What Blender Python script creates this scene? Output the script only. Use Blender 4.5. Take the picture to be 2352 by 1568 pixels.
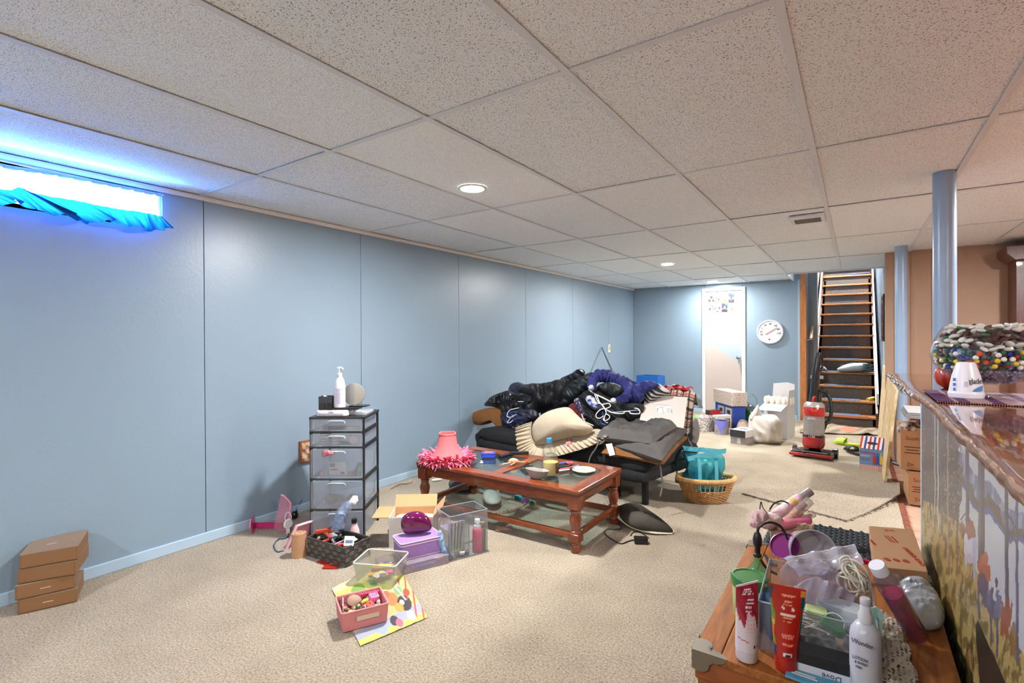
import bpy, math, random
import numpy as np
from math import sin, cos, pi, radians as R, atan2, sqrt, hypot
from mathutils import Vector as V, Matrix, Euler, noise
for o in list(bpy.data.objects): bpy.data.objects.remove(o)
random.seed(7)
sc = bpy.context.scene; COL = sc.collection
# ---------------------------------------------------------------- camera
FPX, YAW, PIT, ROL, HC = 1164.4, .5966, -.0048, -.0051, 1.1755
WX, FY, ZC = -3.1416, 8.3192, 2.011            # left wall, far wall, ceiling
cy, sy_, cp, sp, cr, sr = cos(YAW), sin(YAW), cos(PIT), sin(PIT), cos(ROL), sin(ROL)
fwd = V((-sy_*cp, cy*cp, sp)); rt = V((cy, sy_, 0)); up = V((sy_*sp, -cy*sp, cp))
r3 = rt*cr+up*sr; u3 = up*cr-rt*sr
cam = bpy.data.objects.new('camera', bpy.data.cameras.new('camera')); COL.objects.link(cam)
cam.matrix_world = Matrix(((r3.x, u3.x, -fwd.x, 0), (r3.y, u3.y, -fwd.y, 0), (r3.z, u3.z, -fwd.z, HC), (0, 0, 0, 1)))
cam.data.sensor_width = 36; cam.data.lens = FPX/2352*36; cam.data.clip_start = .02
sc.camera = cam
# ---------------------------------------------------------------- world, lights, exposure
w = bpy.data.worlds.new('world'); sc.world = w; w.use_nodes = True
bg = w.node_tree.nodes['Background']; bg.inputs[0].default_value = (.15, .40, 1, 1); bg.inputs[1].default_value = 170
sc.view_settings.view_transform = 'Standard'; sc.view_settings.look = 'None'
sc.view_settings.gamma = 1; sc.view_settings.use_curve_mapping = False
sc.view_settings.exposure = .60
sc.cycles.max_bounces = 8; sc.cycles.diffuse_bounces = 6; sc.cycles.glossy_bounces = 3; sc.cycles.transmission_bounces = 3; sc.cycles.caustics_reflective = False; sc.cycles.caustics_refractive = False
sc.cycles.use_adaptive_sampling = True; sc.cycles.adaptive_threshold = .16
LAMP_W = 72
LAMPS = [(-1.761, 2.209, .74), (-1.767, 5.74, .80), (-1.761, 7.90, .38), (-1.76, -1.32, .72), (-.3, -.9, .22),
         (1.5, 3.9, 1.2), (1.6, .4, .75), (-.14, 9.6, 3.5)]  # first three hang in view, the rest are unseen lamps added as fill
# ---------------------------------------------------------------- pixel -> world rays (measuring aid, 2352x1568 frame)
def ray(u, v):
    return (r3*((u-1176)/FPX) + u3*((784-v)/FPX) + fwd)
def F(u, v, z=0.): d = ray(u, v); t = (z-HC)/d.z; return V((0, 0, HC))+d*t
def YP(u, v, y): d = ray(u, v); return V((0, 0, HC))+d*(y/d.y)
def XP(u, v, x): d = ray(u, v); return V((0, 0, HC))+d*(x/d.x)
def dep(p): return (V(p)-V((0, 0, HC))).dot(fwd)
def px(n, p): return n/FPX*dep(p)
def HZ(u, v, p):
    d = ray(u, v); return HC+d.z*(d.x*p[0]+d.y*p[1])/(d.x**2+d.y**2)
def DP(u, v, dd): return V((0, 0, HC))+ray(u, v)*dd
# ---------------------------------------------------------------- materials
def lin(c): return tuple(((x/255)/12.92 if x/255 <= .04045 else ((x/255+.055)/1.055)**2.4) for x in c)
MATS = {}
def M(name, rgb, rough=.55, metal=0, emit=0, alpha=1, noise_=None, bump=None, sheen=0, coat=0, spec=.5, stretch=(1, 1, 1), sub=0):
    """principled material; noise_=(scale, rgb2, contrast) adds a second colour, bump=(scale, strength)"""
    if name in MATS: return MATS[name]
    m = bpy.data.materials.new(name); m.use_nodes = True; nt = m.node_tree; b = nt.nodes['Principled BSDF']
    c = (*lin(rgb), 1); b.inputs['Base Color'].default_value = c; b.inputs['Roughness'].default_value = rough
    b.inputs['Metallic'].default_value = metal; b.inputs['Sheen Weight'].default_value = sheen
    b.inputs['Coat Weight'].default_value = coat; b.inputs['Specular IOR Level'].default_value = spec
    if emit: b.inputs['Emission Color'].default_value = c; b.inputs['Emission Strength'].default_value = emit
    b.inputs['Alpha'].default_value = alpha
    if noise_ or bump:
        tc = nt.nodes.new('ShaderNodeTexCoord'); mp = nt.nodes.new('ShaderNodeMapping'); mp.inputs['Scale'].default_value = stretch
        nt.links.new(tc.outputs['Object'], mp.inputs['Vector'])
    if noise_:
        n = nt.nodes.new('ShaderNodeTexNoise'); n.inputs['Scale'].default_value = noise_[0]; n.inputs['Detail'].default_value = 4
        rp = nt.nodes.new('ShaderNodeValToRGB'); k = noise_[2] if len(noise_) > 2 else .15
        rp.color_ramp.elements[0].position = .5-k; rp.color_ramp.elements[1].position = .5+k
        rp.color_ramp.elements[0].color = c; rp.color_ramp.elements[1].color = (*lin(noise_[1]), 1)
        nt.links.new(mp.outputs[0], n.inputs['Vector']); nt.links.new(n.outputs[0], rp.inputs[0]); nt.links.new(rp.outputs[0], b.inputs['Base Color'])
    if bump:
        n = nt.nodes.new('ShaderNodeTexNoise'); n.inputs['Scale'].default_value = bump[0]; n.inputs['Detail'].default_value = 3
        bp = nt.nodes.new('ShaderNodeBump'); bp.inputs['Strength'].default_value = bump[1]; bp.inputs['Distance'].default_value = .01
        nt.links.new(mp.outputs[0], n.inputs['Vector']); nt.links.new(n.outputs[0], bp.inputs['Height']); nt.links.new(bp.outputs[0], b.inputs['Normal'])
    MATS[name] = m; return m
def glass(name, rgb=(255, 255, 255), clear=.9, rough=.02, body=(255, 255, 255), gl=.5):
    """thin clear plastic or glass: transparent + glossy by fresnel + a little diffuse body"""
    if name in MATS: return MATS[name]
    m = bpy.data.materials.new(name); m.use_nodes = True; nt = m.node_tree; nt.nodes.clear()
    o = nt.nodes.new('ShaderNodeOutputMaterial'); t = nt.nodes.new('ShaderNodeBsdfTransparent'); t.inputs[0].default_value = (*lin(rgb), 1)
    d = nt.nodes.new('ShaderNodeBsdfDiffuse'); d.inputs[0].default_value = (*lin(body), 1)
    g = nt.nodes.new('ShaderNodeBsdfGlossy'); g.inputs['Roughness'].default_value = rough
    lw = nt.nodes.new('ShaderNodeLayerWeight'); lw.inputs[0].default_value = .5; pw_ = nt.nodes.new('ShaderNodeMath'); pw_.operation = 'POWER'; pw_.inputs[1].default_value = 4
    fr = nt.nodes.new('ShaderNodeMath'); fr.operation = 'MULTIPLY_ADD'; fr.inputs[1].default_value = gl*1.2; fr.inputs[2].default_value = .035
    nt.links.new(lw.outputs['Facing'], pw_.inputs[0]); nt.links.new(pw_.outputs[0], fr.inputs[0])
    m1 = nt.nodes.new('ShaderNodeMixShader'); m1.inputs[0].default_value = 1-clear
    m2 = nt.nodes.new('ShaderNodeMixShader')
    nt.links.new(t.outputs[0], m1.inputs[1]); nt.links.new(d.outputs[0], m1.inputs[2])
    nt.links.new(fr.outputs[0], m2.inputs[0]); nt.links.new(m1.outputs[0], m2.inputs[1]); nt.links.new(g.outputs[0], m2.inputs[2])
    nt.links.new(m2.outputs[0], o.inputs[0]); MATS[name] = m; return m
def nodes(m):
    nt = m.node_tree; return nt, nt.nodes['Principled BSDF'], (lambda k: nt.nodes.new(k)), (lambda a, b: nt.links.new(a, b))
# ---------------------------------------------------------------- mesh building
class B:
    def __init__(s): s.v = []; s.f = []
    def add(s, vs, fs, T=None):
        n = len(s.v)
        s.v += [tuple(T @ V(p)) for p in vs] if T is not None else [tuple(p) for p in vs]
        s.f += [tuple(i+n for i in f) for f in fs]; return s
    def box(s, c, d, rz=0, T=None, tap=1):
        x, y, z = d[0]/2, d[1]/2, d[2]/2
        vs = [(-x*tap, -y*tap, -z), (x*tap, -y*tap, -z), (x*tap, y*tap, -z), (-x*tap, y*tap, -z), (-x, -y, z), (x, -y, z), (x, y, z), (-x, y, z)]
        Q = Matrix.Translation(c) @ Matrix.Rotation(rz, 4, 'Z')
        if T is not None: Q = T @ Q
        return s.add(vs, [(0, 3, 2, 1), (4, 5, 6, 7), (0, 1, 5, 4), (1, 2, 6, 5), (2, 3, 7, 6), (3, 0, 4, 7)], Q)
    def lathe(s, prof, n=24, c=(0, 0, 0), T=None, sx=1, sy=1):
        vs = []; fs = []
        for r, z in prof:
            for k in range(n): a = 2*pi*k/n; vs.append((r*cos(a)*sx, r*sin(a)*sy, z))
        m = len(prof)
        for j in range(m-1):
            for k in range(n): fs.append((j*n+k, j*n+(k+1) % n, (j+1)*n+(k+1) % n, (j+1)*n+k))
        ring = tuple(prof[0]) == tuple(prof[-1])
        if prof[0][0] > 1e-5 and not ring: fs.append(tuple(range(n))[::-1])
        if prof[-1][0] > 1e-5 and not ring: fs.append(tuple((m-1)*n+k for k in range(n)))
        Q = Matrix.Translation(c)
        if T is not None: Q = T @ Q
        return s.add(vs, fs, Q)
    def tube(s, path, r, n=8, closed=False):
        P = [V(p) for p in path]; m = len(P); rr = r if isinstance(r, (list, tuple)) else [r]*m
        vs = []; fs = []; prev = None
        for i in range(m):
            if closed: t = P[(i+1) % m]-P[i-1]
            else: t = P[min(i+1, m-1)]-P[max(i-1, 0)]
            t = t.normalized() if t.length > 1e-9 else V((0, 0, 1))
            if prev is None:
                a = V((0, 0, 1)) if abs(t.z) < .9 else V((1, 0, 0)); nx = t.cross(a).normalized()
            else:
                nx = prev-t*prev.dot(t); nx = nx.normalized() if nx.length > 1e-6 else t.orthogonal().normalized()
            prev = nx; ny = t.cross(nx)
            for k in range(n): a = 2*pi*k/n; vs.append(P[i]+nx*(rr[i]*cos(a))+ny*(rr[i]*sin(a)))
        for i in range(m if closed else m-1):
            j = (i+1) % m
            for k in range(n): fs.append((i*n+k, i*n+(k+1) % n, j*n+(k+1) % n, j*n+k))
        if not closed: fs += [tuple(range(n))[::-1], tuple((m-1)*n+k for k in range(n))]
        return s.add(vs, fs)
    def cyl(s, a, b, r, r2=None, n=16): return s.tube([a, b], [r, r if r2 is None else r2], n)
    def ball(s, c, r, n=12, T=None):
        r = (r, r, r) if not isinstance(r, (tuple, list)) else r; vs = [(0, 0, -1)]; fs = []; h = n//2
        for j in range(1, h):
            a = -pi/2+pi*j/h
            for k in range(n): vs.append((cos(a)*cos(2*pi*k/n), cos(a)*sin(2*pi*k/n), sin(a)))
        vs.append((0, 0, 1)); L = len(vs)-1
        for k in range(n): fs.append((0, 1+(k+1) % n, 1+k)); fs.append((L, L-n+k, L-n+(k+1) % n))
        for j in range(h-2):
            for k in range(n): fs.append((1+j*n+k, 1+j*n+(k+1) % n, 1+(j+1)*n+(k+1) % n, 1+(j+1)*n+k))
        Q = Matrix.Translation(c) @ Matrix.Diagonal((*r, 1))
        if T is not None: Q = T @ Q
        return s.add(vs, fs, Q)
    def prism(s, pts, z0, z1, T=None):
        n = len(pts); vs = [(p[0], p[1], z0) for p in pts]+[(p[0], p[1], z1) for p in pts]
        return s.add(vs, [tuple(range(n))[::-1], tuple(range(n, 2*n))]+[(k, (k+1) % n, n+(k+1) % n, n+k) for k in range(n)], T)
    def hexa(s, q0, q1):
        """solid between two quads (4 world points each)"""
        return s.add(list(q0)+list(q1), [(0, 3, 2, 1), (4, 5, 6, 7), (0, 1, 5, 4), (1, 2, 6, 5), (2, 3, 7, 6), (3, 0, 4, 7)])
    def sheet(s, fn, nu, nv, th=0):
        n = nu+1; P = [V(fn(i/nu, j/nv)) for j in range(nv+1) for i in range(nu+1)]
        fs = [(j*n+i, j*n+i+1, (j+1)*n+i+1, (j+1)*n+i) for j in range(nv) for i in range(nu)]
        if not th: return s.add(P, fs)
        N = [V((0, 0, 0)) for _ in P]
        for f in fs:
            nn = (P[f[1]]-P[f[0]]).cross(P[f[3]]-P[f[0]])
            for i in f: N[i] += nn
        m = len(P); Q = [p-(q.normalized()*th if q.length > 0 else V((0, 0, th))) for p, q in zip(P, N)]
        s2 = [tuple(m+i for i in reversed(f)) for f in fs]
        rim = [j for j in range(n)]+[j*n+nu for j in range(1, nv+1)]+[nv*n+i for i in range(nu-1, -1, -1)]+[j*n for j in range(nv-1, 0, -1)]
        sd = [(rim[(k+1) % len(rim)], rim[k], m+rim[k], m+rim[(k+1) % len(rim)]) for k in range(len(rim))]
        return s.add(P+Q, fs+s2+sd)
def mk(name, b, mat, parent=None, sm=False, bev=0, loc=None, rot=None, seg=2, kind=None, label=None):
    me = bpy.data.meshes.new(name); me.from_pydata(b.v, [], b.f); me.validate(); me.update()
    if mat: me.materials.append(mat)
    if sm:
        me.polygons.foreach_set('use_smooth', [True]*len(me.polygons)); me.set_sharp_from_angle(angle=R(45 if sm is True else sm))
    o = bpy.data.objects.new(name, me); COL.objects.link(o)
    if parent: o.parent = parent
    if loc is not None: o.location = loc
    if rot is not None: o.rotation_euler = rot
    if bev:
        md = o.modifiers.new('bevel', 'BEVEL'); md.width = bev; md.segments = seg; md.limit_method = 'ANGLE'; md.angle_limit = R(40)
    if kind: o['kind'] = kind
    if label: o['label'] = label
    return o
def tag(o, label, cat, group=None):
    o['label'] = label; o['category'] = cat
    if group: o['group'] = group
    return o
def thing(name, label, cat, loc=(0, 0, 0), rz=0, group=None, rot=None):
    o = bpy.data.objects.new(name, None); COL.objects.link(o); o.location = loc; o.rotation_euler = rot or (0, 0, rz); o.empty_display_size = .05
    return tag(o, label, cat, group)
def struct(name, b, mat, **k):
    return mk(name, b, mat, kind='structure', **k)
def face(p): return atan2(-p[0], p[1])          # rotation that turns local -Y to the viewer's side of the room
def TR(loc=(0, 0, 0), rx=0, ry=0, rz=0, s=1): return Matrix.Translation(loc) @ Euler((rx, ry, rz)).to_matrix().to_4x4() @ Matrix.Scale(s, 4)
def text(s, size, mat, parent, loc, rot, name='lettering', ext=.0006, align='CENTER', sx=1):
    c = bpy.data.curves.new('t', 'FONT'); c.body = s; c.size = size; c.align_x = align; c.align_y = 'CENTER'; c.extrude = ext; c.resolution_u = 3
    t = bpy.data.objects.new('t', c); COL.objects.link(t); dg = bpy.context.evaluated_depsgraph_get()
    me = bpy.data.meshes.new_from_object(t.evaluated_get(dg)); bpy.data.objects.remove(t)
    me.materials.clear(); me.materials.append(mat); o = bpy.data.objects.new(name, me); COL.objects.link(o)
    o.parent = parent; o.location = loc; o.rotation_euler = rot; o.scale = (sx, 1, 1); return o
def print_mat(rough):
    n = 'printed_%d' % int(rough*100)
    if n in MATS: return MATS[n]
    m = M(n, (255, 255, 255), rough); nt, b, N, L = nodes(m); a = N('ShaderNodeAttribute'); a.attribute_name = 'ink'; L(a.outputs['Color'], b.inputs['Base Color']); return m
def printed(name, P, nu, nv, fn, parent=None, rough=.5, th=.001, sm=False, **k):
    """sheet P(s,t) with flat print; fn(s,t) gives sRGB 0-255 arrays (n,3)"""
    b = B().sheet(P, nu, nv, th); o = mk(name, b, print_mat(rough), parent, sm=sm, **k); me = o.data
    T, S = np.meshgrid(np.linspace(0, 1, nv+1), np.linspace(0, 1, nu+1), indexing='ij'); S = S.ravel(); T = T.ravel()
    c = np.clip(np.asarray(fn(S, T), float)/255, 0, 1); c = np.where(c <= .04045, c/12.92, ((c+.055)/1.055)**2.4)
    c = np.vstack([c, c]) if th else c
    a = me.color_attributes.new('ink', 'FLOAT_COLOR', 'POINT'); a.data.foreach_set('color', np.c_[c, np.ones(len(c))].astype(np.float32).ravel()); return o
def nz(x, y, z=0., s=1, oct=3): return noise.fractal(V((x*s, y*s, z*s)), 1., 2., oct)
def cat(pts, n, closed=True):
    """catmull-rom through 2d/3d points"""
    P = [V(p) if len(p) == 3 else V((p[0], p[1], 0)) for p in pts]; m = len(P); out = []
    segs = m if closed else m-1
    for i in range(segs):
        if closed: a, b, c, d = P[i-1], P[i], P[(i+1) % m], P[(i+2) % m]
        else: a, b, c, d = P[max(i-1, 0)], P[i], P[i+1], P[min(i+2, m-1)]
        for k in range(n):
            t = k/n; out.append(.5*((2*b)+(c-a)*t+(2*a-5*b+4*c-d)*t*t+(3*b-a-3*c+d)*t**3))
    if not closed: out.append(P[-1])
    return out
def puff(b, pts, th, fold=.01, fs=14, seed=0, rings=12, sub=8, back=.5, dirn=None, fa=0, ctr=None, pw=.5):
    """soft body with a given 3-d outline: inflated on both sides, with fold noise"""
    O = cat(pts, sub); n = len(O); c = V(ctr) if ctr is not None else sum(O, V((0, 0, 0)))/n
    N = V((0, 0, 0))
    for i in range(n): N += (O[i]-c).cross(O[(i+1) % n]-c)
    N.normalize()
    d = V(dirn).normalized() if dirn is not None else (V((0, 0, HC))-c).normalized()
    if N.dot(d) < 0: N = -N
    if dirn is not None: N = d
    vs = []; fs_ = []
    ex = (O[0]-c).normalized(); ey = N.cross(ex)
    def pt(k, r, side):
        q = c.lerp(O[k], r); h = (1-r*r)**pw*th*(1 if side > 0 else -back)
        x = (q-c).dot(ex); y = (q-c).dot(ey); xa = x*cos(fa)+y*sin(fa); ya = -x*sin(fa)+y*cos(fa)
        w1 = noise.noise(V((xa*fs+seed*7.3, ya*fs*.35, seed*3.1+side))); w2 = noise.noise(V((xa*fs*2.3, ya*fs*1.1+seed*5, seed)))
        f_ = (1-2*abs(w1))*fold+w2*fold*.6
        return q+N*(h+f_*(1-r**6)*(1 if side > 0 else -.6))
    top = [pt(0, 0, 1)]; vs.append(top[0])
    for j in range(1, rings+1):
        for k in range(n): vs.append(pt(k, sin(pi/2*j/rings), 1))
    nb = len(vs)
    for j in range(rings-1, 0, -1):
        for k in range(n): vs.append(pt(k, sin(pi/2*j/rings), -1))
    vs.append(pt(0, 0, -1)); L = len(vs)-1
    for k in range(n): fs_.append((0, 1+k, 1+(k+1) % n))
    J = 2*rings-1
    for j in range(J-1):
        for k in range(n): fs_.append((1+j*n+k, 1+(j+1)*n+k, 1+(j+1)*n+(k+1) % n, 1+j*n+(k+1) % n))
    for k in range(n): fs_.append((L, 1+(J-1)*n+(k+1) % n, 1+(J-1)*n+k))
    return b.add(vs, fs_)
def quadpuff(b, C, th, n=26, ear=.06, fold=.004, seed=0, tufts=None, nrm=None, sag=0, both=.5, pe=2, px_=.42):
    """cushion over four 3-d corners"""
    C = [V(c) for c in C]; nm = V(nrm).normalized() if nrm else (C[1]-C[0]).cross(C[3]-C[0]).normalized()
    def pt(s, t, side):
        e = ear*(4*s*(1-s)+4*t*(1-t)-4*s*(1-s)*4*t*(1-t)*1.)*.5
        # pull edges in
        s2 = s+(.5-s)*ear*4*t*(1-t); t2 = t+(.5-t)*ear*4*s*(1-s)
        q = (C[0]*(1-s2)+C[1]*s2)*(1-t2)+(C[3]*(1-s2)+C[2]*s2)*t2
        h = (max(0, 1-abs(2*s-1)**pe)*max(0, 1-abs(2*t-1)**pe))**px_
        d = 0
        if tufts:
            for a, c in tufts:
                r2 = (s-a)**2+(t-c)**2; d += exp_(-r2/.005)*.8+exp_(-r2/.03)*.3
        f_ = noise.noise(V((s*9+seed, t*9, seed)))*fold*2+(1-2*abs(noise.noise(V((s*5, t*14, seed+3)))))*fold
        return q+nm*((h*th*(1-min(d, .85))+f_*h)*(1 if side > 0 else -both)-sag*16*s*(1-s)*t*(1-t))
    vs = [pt(i/n, j/n, 1) for j in range(n+1) for i in range(n+1)]; m = len(vs); w_ = n+1
    vs += [pt(i/n, j/n, -1) for j in range(n+1) for i in range(n+1)]
    fs = [(j*w_+i, j*w_+i+1, (j+1)*w_+i+1, (j+1)*w_+i) for j in range(n) for i in range(n)]
    fs += [tuple(m+i for i in reversed(f)) for f in fs]
    rim = [i for i in range(w_)]+[j*w_+n for j in range(1, w_)]+[n*w_+i for i in range(n-1, -1, -1)]+[j*w_ for j in range(n-1, 0, -1)]
    fs += [(rim[(k+1) % len(rim)], rim[k], m+rim[k], m+rim[(k+1) % len(rim)]) for k in range(len(rim))]
    return b.add(vs, fs)
def exp_(x): return math.exp(x) if x > -30 else 0
def copy_tree(o, parent=None):
    c = o.copy(); COL.objects.link(c)
    if parent: c.parent = parent
    for ch in list(o.children): copy_tree(ch, c)
    return c
def opencrate(b, w_, d, h, t, T=None, tap=1.):
    """open-topped box centred on the origin, floor at z=0; tap = bottom/top ratio"""
    W, D = w_/2, d/2
    def rg(x, y, z): return [(-x, -y, z), (x, -y, z), (x, y, z), (-x, y, z)]
    vs = rg(W*tap, D*tap, 0)+rg(W, D, h)+rg(W-t, D-t, h)+rg(W*tap-t, D*tap-t, t)
    fs = [(3, 2, 1, 0), (12, 13, 14, 15)]
    for a in (0, 4, 8):
        for k in range(4): fs.append((a+k, a+(k+1) % 4, a+4+(k+1) % 4, a+4+k))
    return b.add(vs, fs, T)
def rrect(w_, d, r, n=4):
    o = []
    for cx_, cy_, a0 in ((w_/2-r, d/2-r, 0), (-w_/2+r, d/2-r, pi/2), (-w_/2+r, -d/2+r, pi), (w_/2-r, -d/2+r, 1.5*pi)):
        for k in range(n+1): a = a0+pi/2*k/n; o.append((cx_+r*cos(a), cy_+r*sin(a)))
    return o
def loft(b, rings, T=None, caps=(1, 1)):
    """rings: list of equal-length lists of 3d points"""
    n = len(rings[0]); vs = [p for r in rings for p in r]; fs = []
    for j in range(len(rings)-1):
        for k in range(n): fs.append((j*n+k, j*n+(k+1) % n, (j+1)*n+(k+1) % n, (j+1)*n+k))
    if caps[0]: fs.append(tuple(range(n))[::-1])
    if caps[1]: fs.append(tuple((len(rings)-1)*n+k for k in range(n)))
    return b.add(vs, fs, T)
# ================================================================ materials of the shell
def wall_mat(name, rgb, rough=.38):
    m = M(name, rgb, rough, bump=(60, .06)); return m
blue = wall_mat('satin_blue_paint', (131, 151, 167), .36); bluetrim = M('blue_trim_paint', (165, 188, 206), .4)
tan = M('tan_wallpaper', (170, 138, 115), .6, bump=(220, .15), stretch=(1, 1, .15))
white = M('white_paint', (228, 228, 224), .45); offwhite = M('offwhite', (214, 208, 198), .5)
def tile_mat(name, base, dens, size):
    m = M(name, base, .9, spec=.2); nt, b, N, L = nodes(m)
    tc = N('ShaderNodeTexCoord'); mp = N('ShaderNodeMapping'); mp.inputs['Scale'].default_value = (1, 1, 1)
    L(tc.outputs['Object'], mp.inputs[0])
    n0 = N('ShaderNodeTexNoise'); n0.inputs['Scale'].default_value = 30; L(mp.outputs[0], n0.inputs['Vector'])
    mx = N('ShaderNodeVectorMath'); mx.operation = 'MULTIPLY_ADD'; mx.inputs[1].default_value = (.02, .02, 0); L(n0.outputs['Color'], mx.inputs[0]); L(mp.outputs[0], mx.inputs[2])
    v1 = N('ShaderNodeTexVoronoi'); v1.inputs['Scale'].default_value = size; L(mx.outputs[0], v1.inputs['Vector'])
    n1 = N('ShaderNodeTexNoise'); n1.inputs['Scale'].default_value = size*1.15; n1.inputs['Detail'].default_value = 1; L(mx.outputs[0], n1.inputs['Vector'])
    n2 = N('ShaderNodeTexNoise'); n2.inputs['Scale'].default_value = 260; n2.inputs['Detail'].default_value = 2; L(mp.outputs[0], n2.inputs['Vector'])
    a = N('ShaderNodeMath'); a.operation = 'LESS_THAN'; L(v1.outputs['Distance'], a.inputs[0]); a.inputs[1].default_value = .25
    c = N('ShaderNodeMath'); c.operation = 'GREATER_THAN'; L(n1.outputs[0], c.inputs[0]); c.inputs[1].default_value = 1-dens
    d = N('ShaderNodeMath'); d.operation = 'MULTIPLY'; L(a.outputs[0], d.inputs[0]); L(c.outputs[0], d.inputs[1])
    r2 = N('ShaderNodeValToRGB'); r2.color_ramp.elements[0].position = .33; r2.color_ramp.elements[1].position = .5
    r2.color_ramp.elements[0].color = (*lin(tuple(x*.8 for x in base)), 1); r2.color_ramp.elements[1].color = (*lin(base), 1); L(n2.outputs[0], r2.inputs[0])
    mc = N('ShaderNodeMix'); mc.data_type = 'RGBA'; L(d.outputs[0], mc.inputs['Factor']); L(r2.outputs[0], mc.inputs['A']); mc.inputs['B'].default_value = (*lin((150, 152, 152)), 1)
    L(mc.outputs['Result'], b.inputs['Base Color'])
    s = N('ShaderNodeMath'); s.operation = 'SUBTRACT'; L(n2.outputs[0], s.inputs[0]); L(d.outputs[0], s.inputs[1])
    bp = N('ShaderNodeBump'); bp.inputs['Strength'].default_value = .35; bp.inputs['Distance'].default_value = .003; L(s.outputs[0], bp.inputs['Height']); L(bp.outputs[0], b.inputs['Normal'])
    return m
tmats = [tile_mat('fissured_tile', (236, 245, 252), .55, 135), tile_mat('fissured_tile_fine', (238, 247, 253), .50, 165), tile_mat('fissured_tile_coarse', (234, 243, 250), .6, 105), tile_mat('plain_tile', (240, 248, 252), .02, 90)]
gridm = M('grid_white', (212, 220, 228), .5)
def carpet_mat(name, c1, c2, big=(1, 1)):
    m = M(name, c1, .95, spec=.1, sheen=.2); nt, b, N, L = nodes(m)
    tc = N('ShaderNodeTexCoord'); n = N('ShaderNodeTexNoise'); n.inputs['Scale'].default_value = 120; n.inputs['Detail'].default_value = 6; n.inputs['Roughness'].default_value = .8; L(tc.outputs['Object'], n.inputs['Vector'])
    n2 = N('ShaderNodeTexNoise'); n2.inputs['Scale'].default_value = 3.5; n2.inputs['Detail'].default_value = 5; L(tc.outputs['Object'], n2.inputs['Vector'])
    v = N('ShaderNodeTexVoronoi'); v.inputs['Scale'].default_value = 210; L(tc.outputs['Object'], v.inputs['Vector'])
    r = N('ShaderNodeValToRGB'); r.color_ramp.elements[0].position = .36; r.color_ramp.elements[1].position = .6
    r.color_ramp.elements[0].color = (*lin(c2), 1); r.color_ramp.elements[1].color = (*lin(c1), 1); L(n.outputs[0], r.inputs[0])
    r2 = N('ShaderNodeValToRGB'); r2.color_ramp.elements[0].position = .35; r2.color_ramp.elements[1].position = .65
    r2.color_ramp.elements[0].color = (.83, .82, .81, 1); r2.color_ramp.elements[1].color = (1, 1, 1, 1); L(n2.outputs[0], r2.inputs[0])
    mx = N('ShaderNodeMix'); mx.data_type = 'RGBA'; mx.blend_type = 'MULTIPLY'; mx.inputs['Factor'].default_value = 1; L(r.outputs[0], mx.inputs['A']); L(r2.outputs[0], mx.inputs['B']); L(mx.outputs['Result'], b.inputs['Base Color'])
    s = N('ShaderNodeMath'); s.operation = 'SUBTRACT'; L(n.outputs[0], s.inputs[0]); L(v.outputs['Distance'], s.inputs[1])
    bp = N('ShaderNodeBump'); bp.inputs['Strength'].default_value = 1; bp.inputs['Distance'].default_value = .007; L(s.outputs[0], bp.inputs['Height']); L(bp.outputs[0], b.inputs['Normal'])
    return m
carpet = carpet_mat('beige_carpet', (222, 205, 178), (130, 114, 93)); carpet2 = carpet_mat('loose_carpet', (218, 200, 176), (134, 117, 98))
concrete = M('bare_subfloor', (176, 140, 118), .85, noise_=(9, (140, 108, 90), .2), bump=(40, .3))
def wood(name, c1, c2, rough=.35, scale=9, st=(1, 12, 12), coat=.3, knots=False):
    m = M(name, c1, rough, coat=coat); nt, b, N, L = nodes(m)
    tc = N('ShaderNodeTexCoord'); mp = N('ShaderNodeMapping'); mp.inputs['Scale'].default_value = st; L(tc.outputs['Object'], mp.inputs[0])
    n = N('ShaderNodeTexNoise'); n.inputs['Scale'].default_value = scale; n.inputs['Detail'].default_value = 6; n.inputs['Distortion'].default_value = 1.2; L(mp.outputs[0], n.inputs['Vector'])
    r = N('ShaderNodeValToRGB'); r.color_ramp.elements[0].position = .32; r.color_ramp.elements[1].position = .66
    r.color_ramp.elements[0].color = (*lin(c2), 1); r.color_ramp.elements[1].color = (*lin(c1), 1); L(n.outputs[0], r.inputs[0])
    if knots:
        v = N('ShaderNodeTexVoronoi'); v.inputs['Scale'].default_value = knots; mp2 = N('ShaderNodeMapping'); mp2.inputs['Scale'].default_value = tuple(.5*x/max(st) + .5 for x in st); L(tc.outputs['Object'], mp2.inputs[0]); L(mp2.outputs[0], v.inputs['Vector'])
        r2 = N('ShaderNodeValToRGB'); r2.color_ramp.elements[0].position = .06; r2.color_ramp.elements[1].position = .13; r2.color_ramp.elements[0].color = (.25, .12, .05, 1); r2.color_ramp.elements[1].color = (1, 1, 1, 1); L(v.outputs['Distance'], r2.inputs[0])
        mx = N('ShaderNodeMix'); mx.data_type = 'RGBA'; mx.blend_type = 'MULTIPLY'; mx.inputs['Factor'].default_value = 1; L(r.outputs[0], mx.inputs['A']); L(r2.outputs[0], mx.inputs['B']); L(mx.outputs['Result'], b.inputs['Base Color'])
    else: L(r.outputs[0], b.inputs['Base Color'])
    return m
pine = wood('orange_pine', (206, 128, 62), (160, 88, 36), .4, 5, (14, 14, 1.2), .2, 4.5)
pinex = wood('pine_along_x', (200, 130, 66), (150, 88, 40), .4, 5, (1.2, 14, 14), .2)
darkwood = wood('dark_stringer', (96, 48, 28), (60, 28, 16), .45, 5, (8, 2, 2))
cherry = wood('cherry_wood', (142, 70, 34), (92, 38, 15), .28, 6, (1.5, 12, 12), .5)
cherryy = wood('cherry_wood_crosswise', (142, 70, 34), (92, 38, 15), .28, 6, (12, 1.5, 12), .5)
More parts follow.
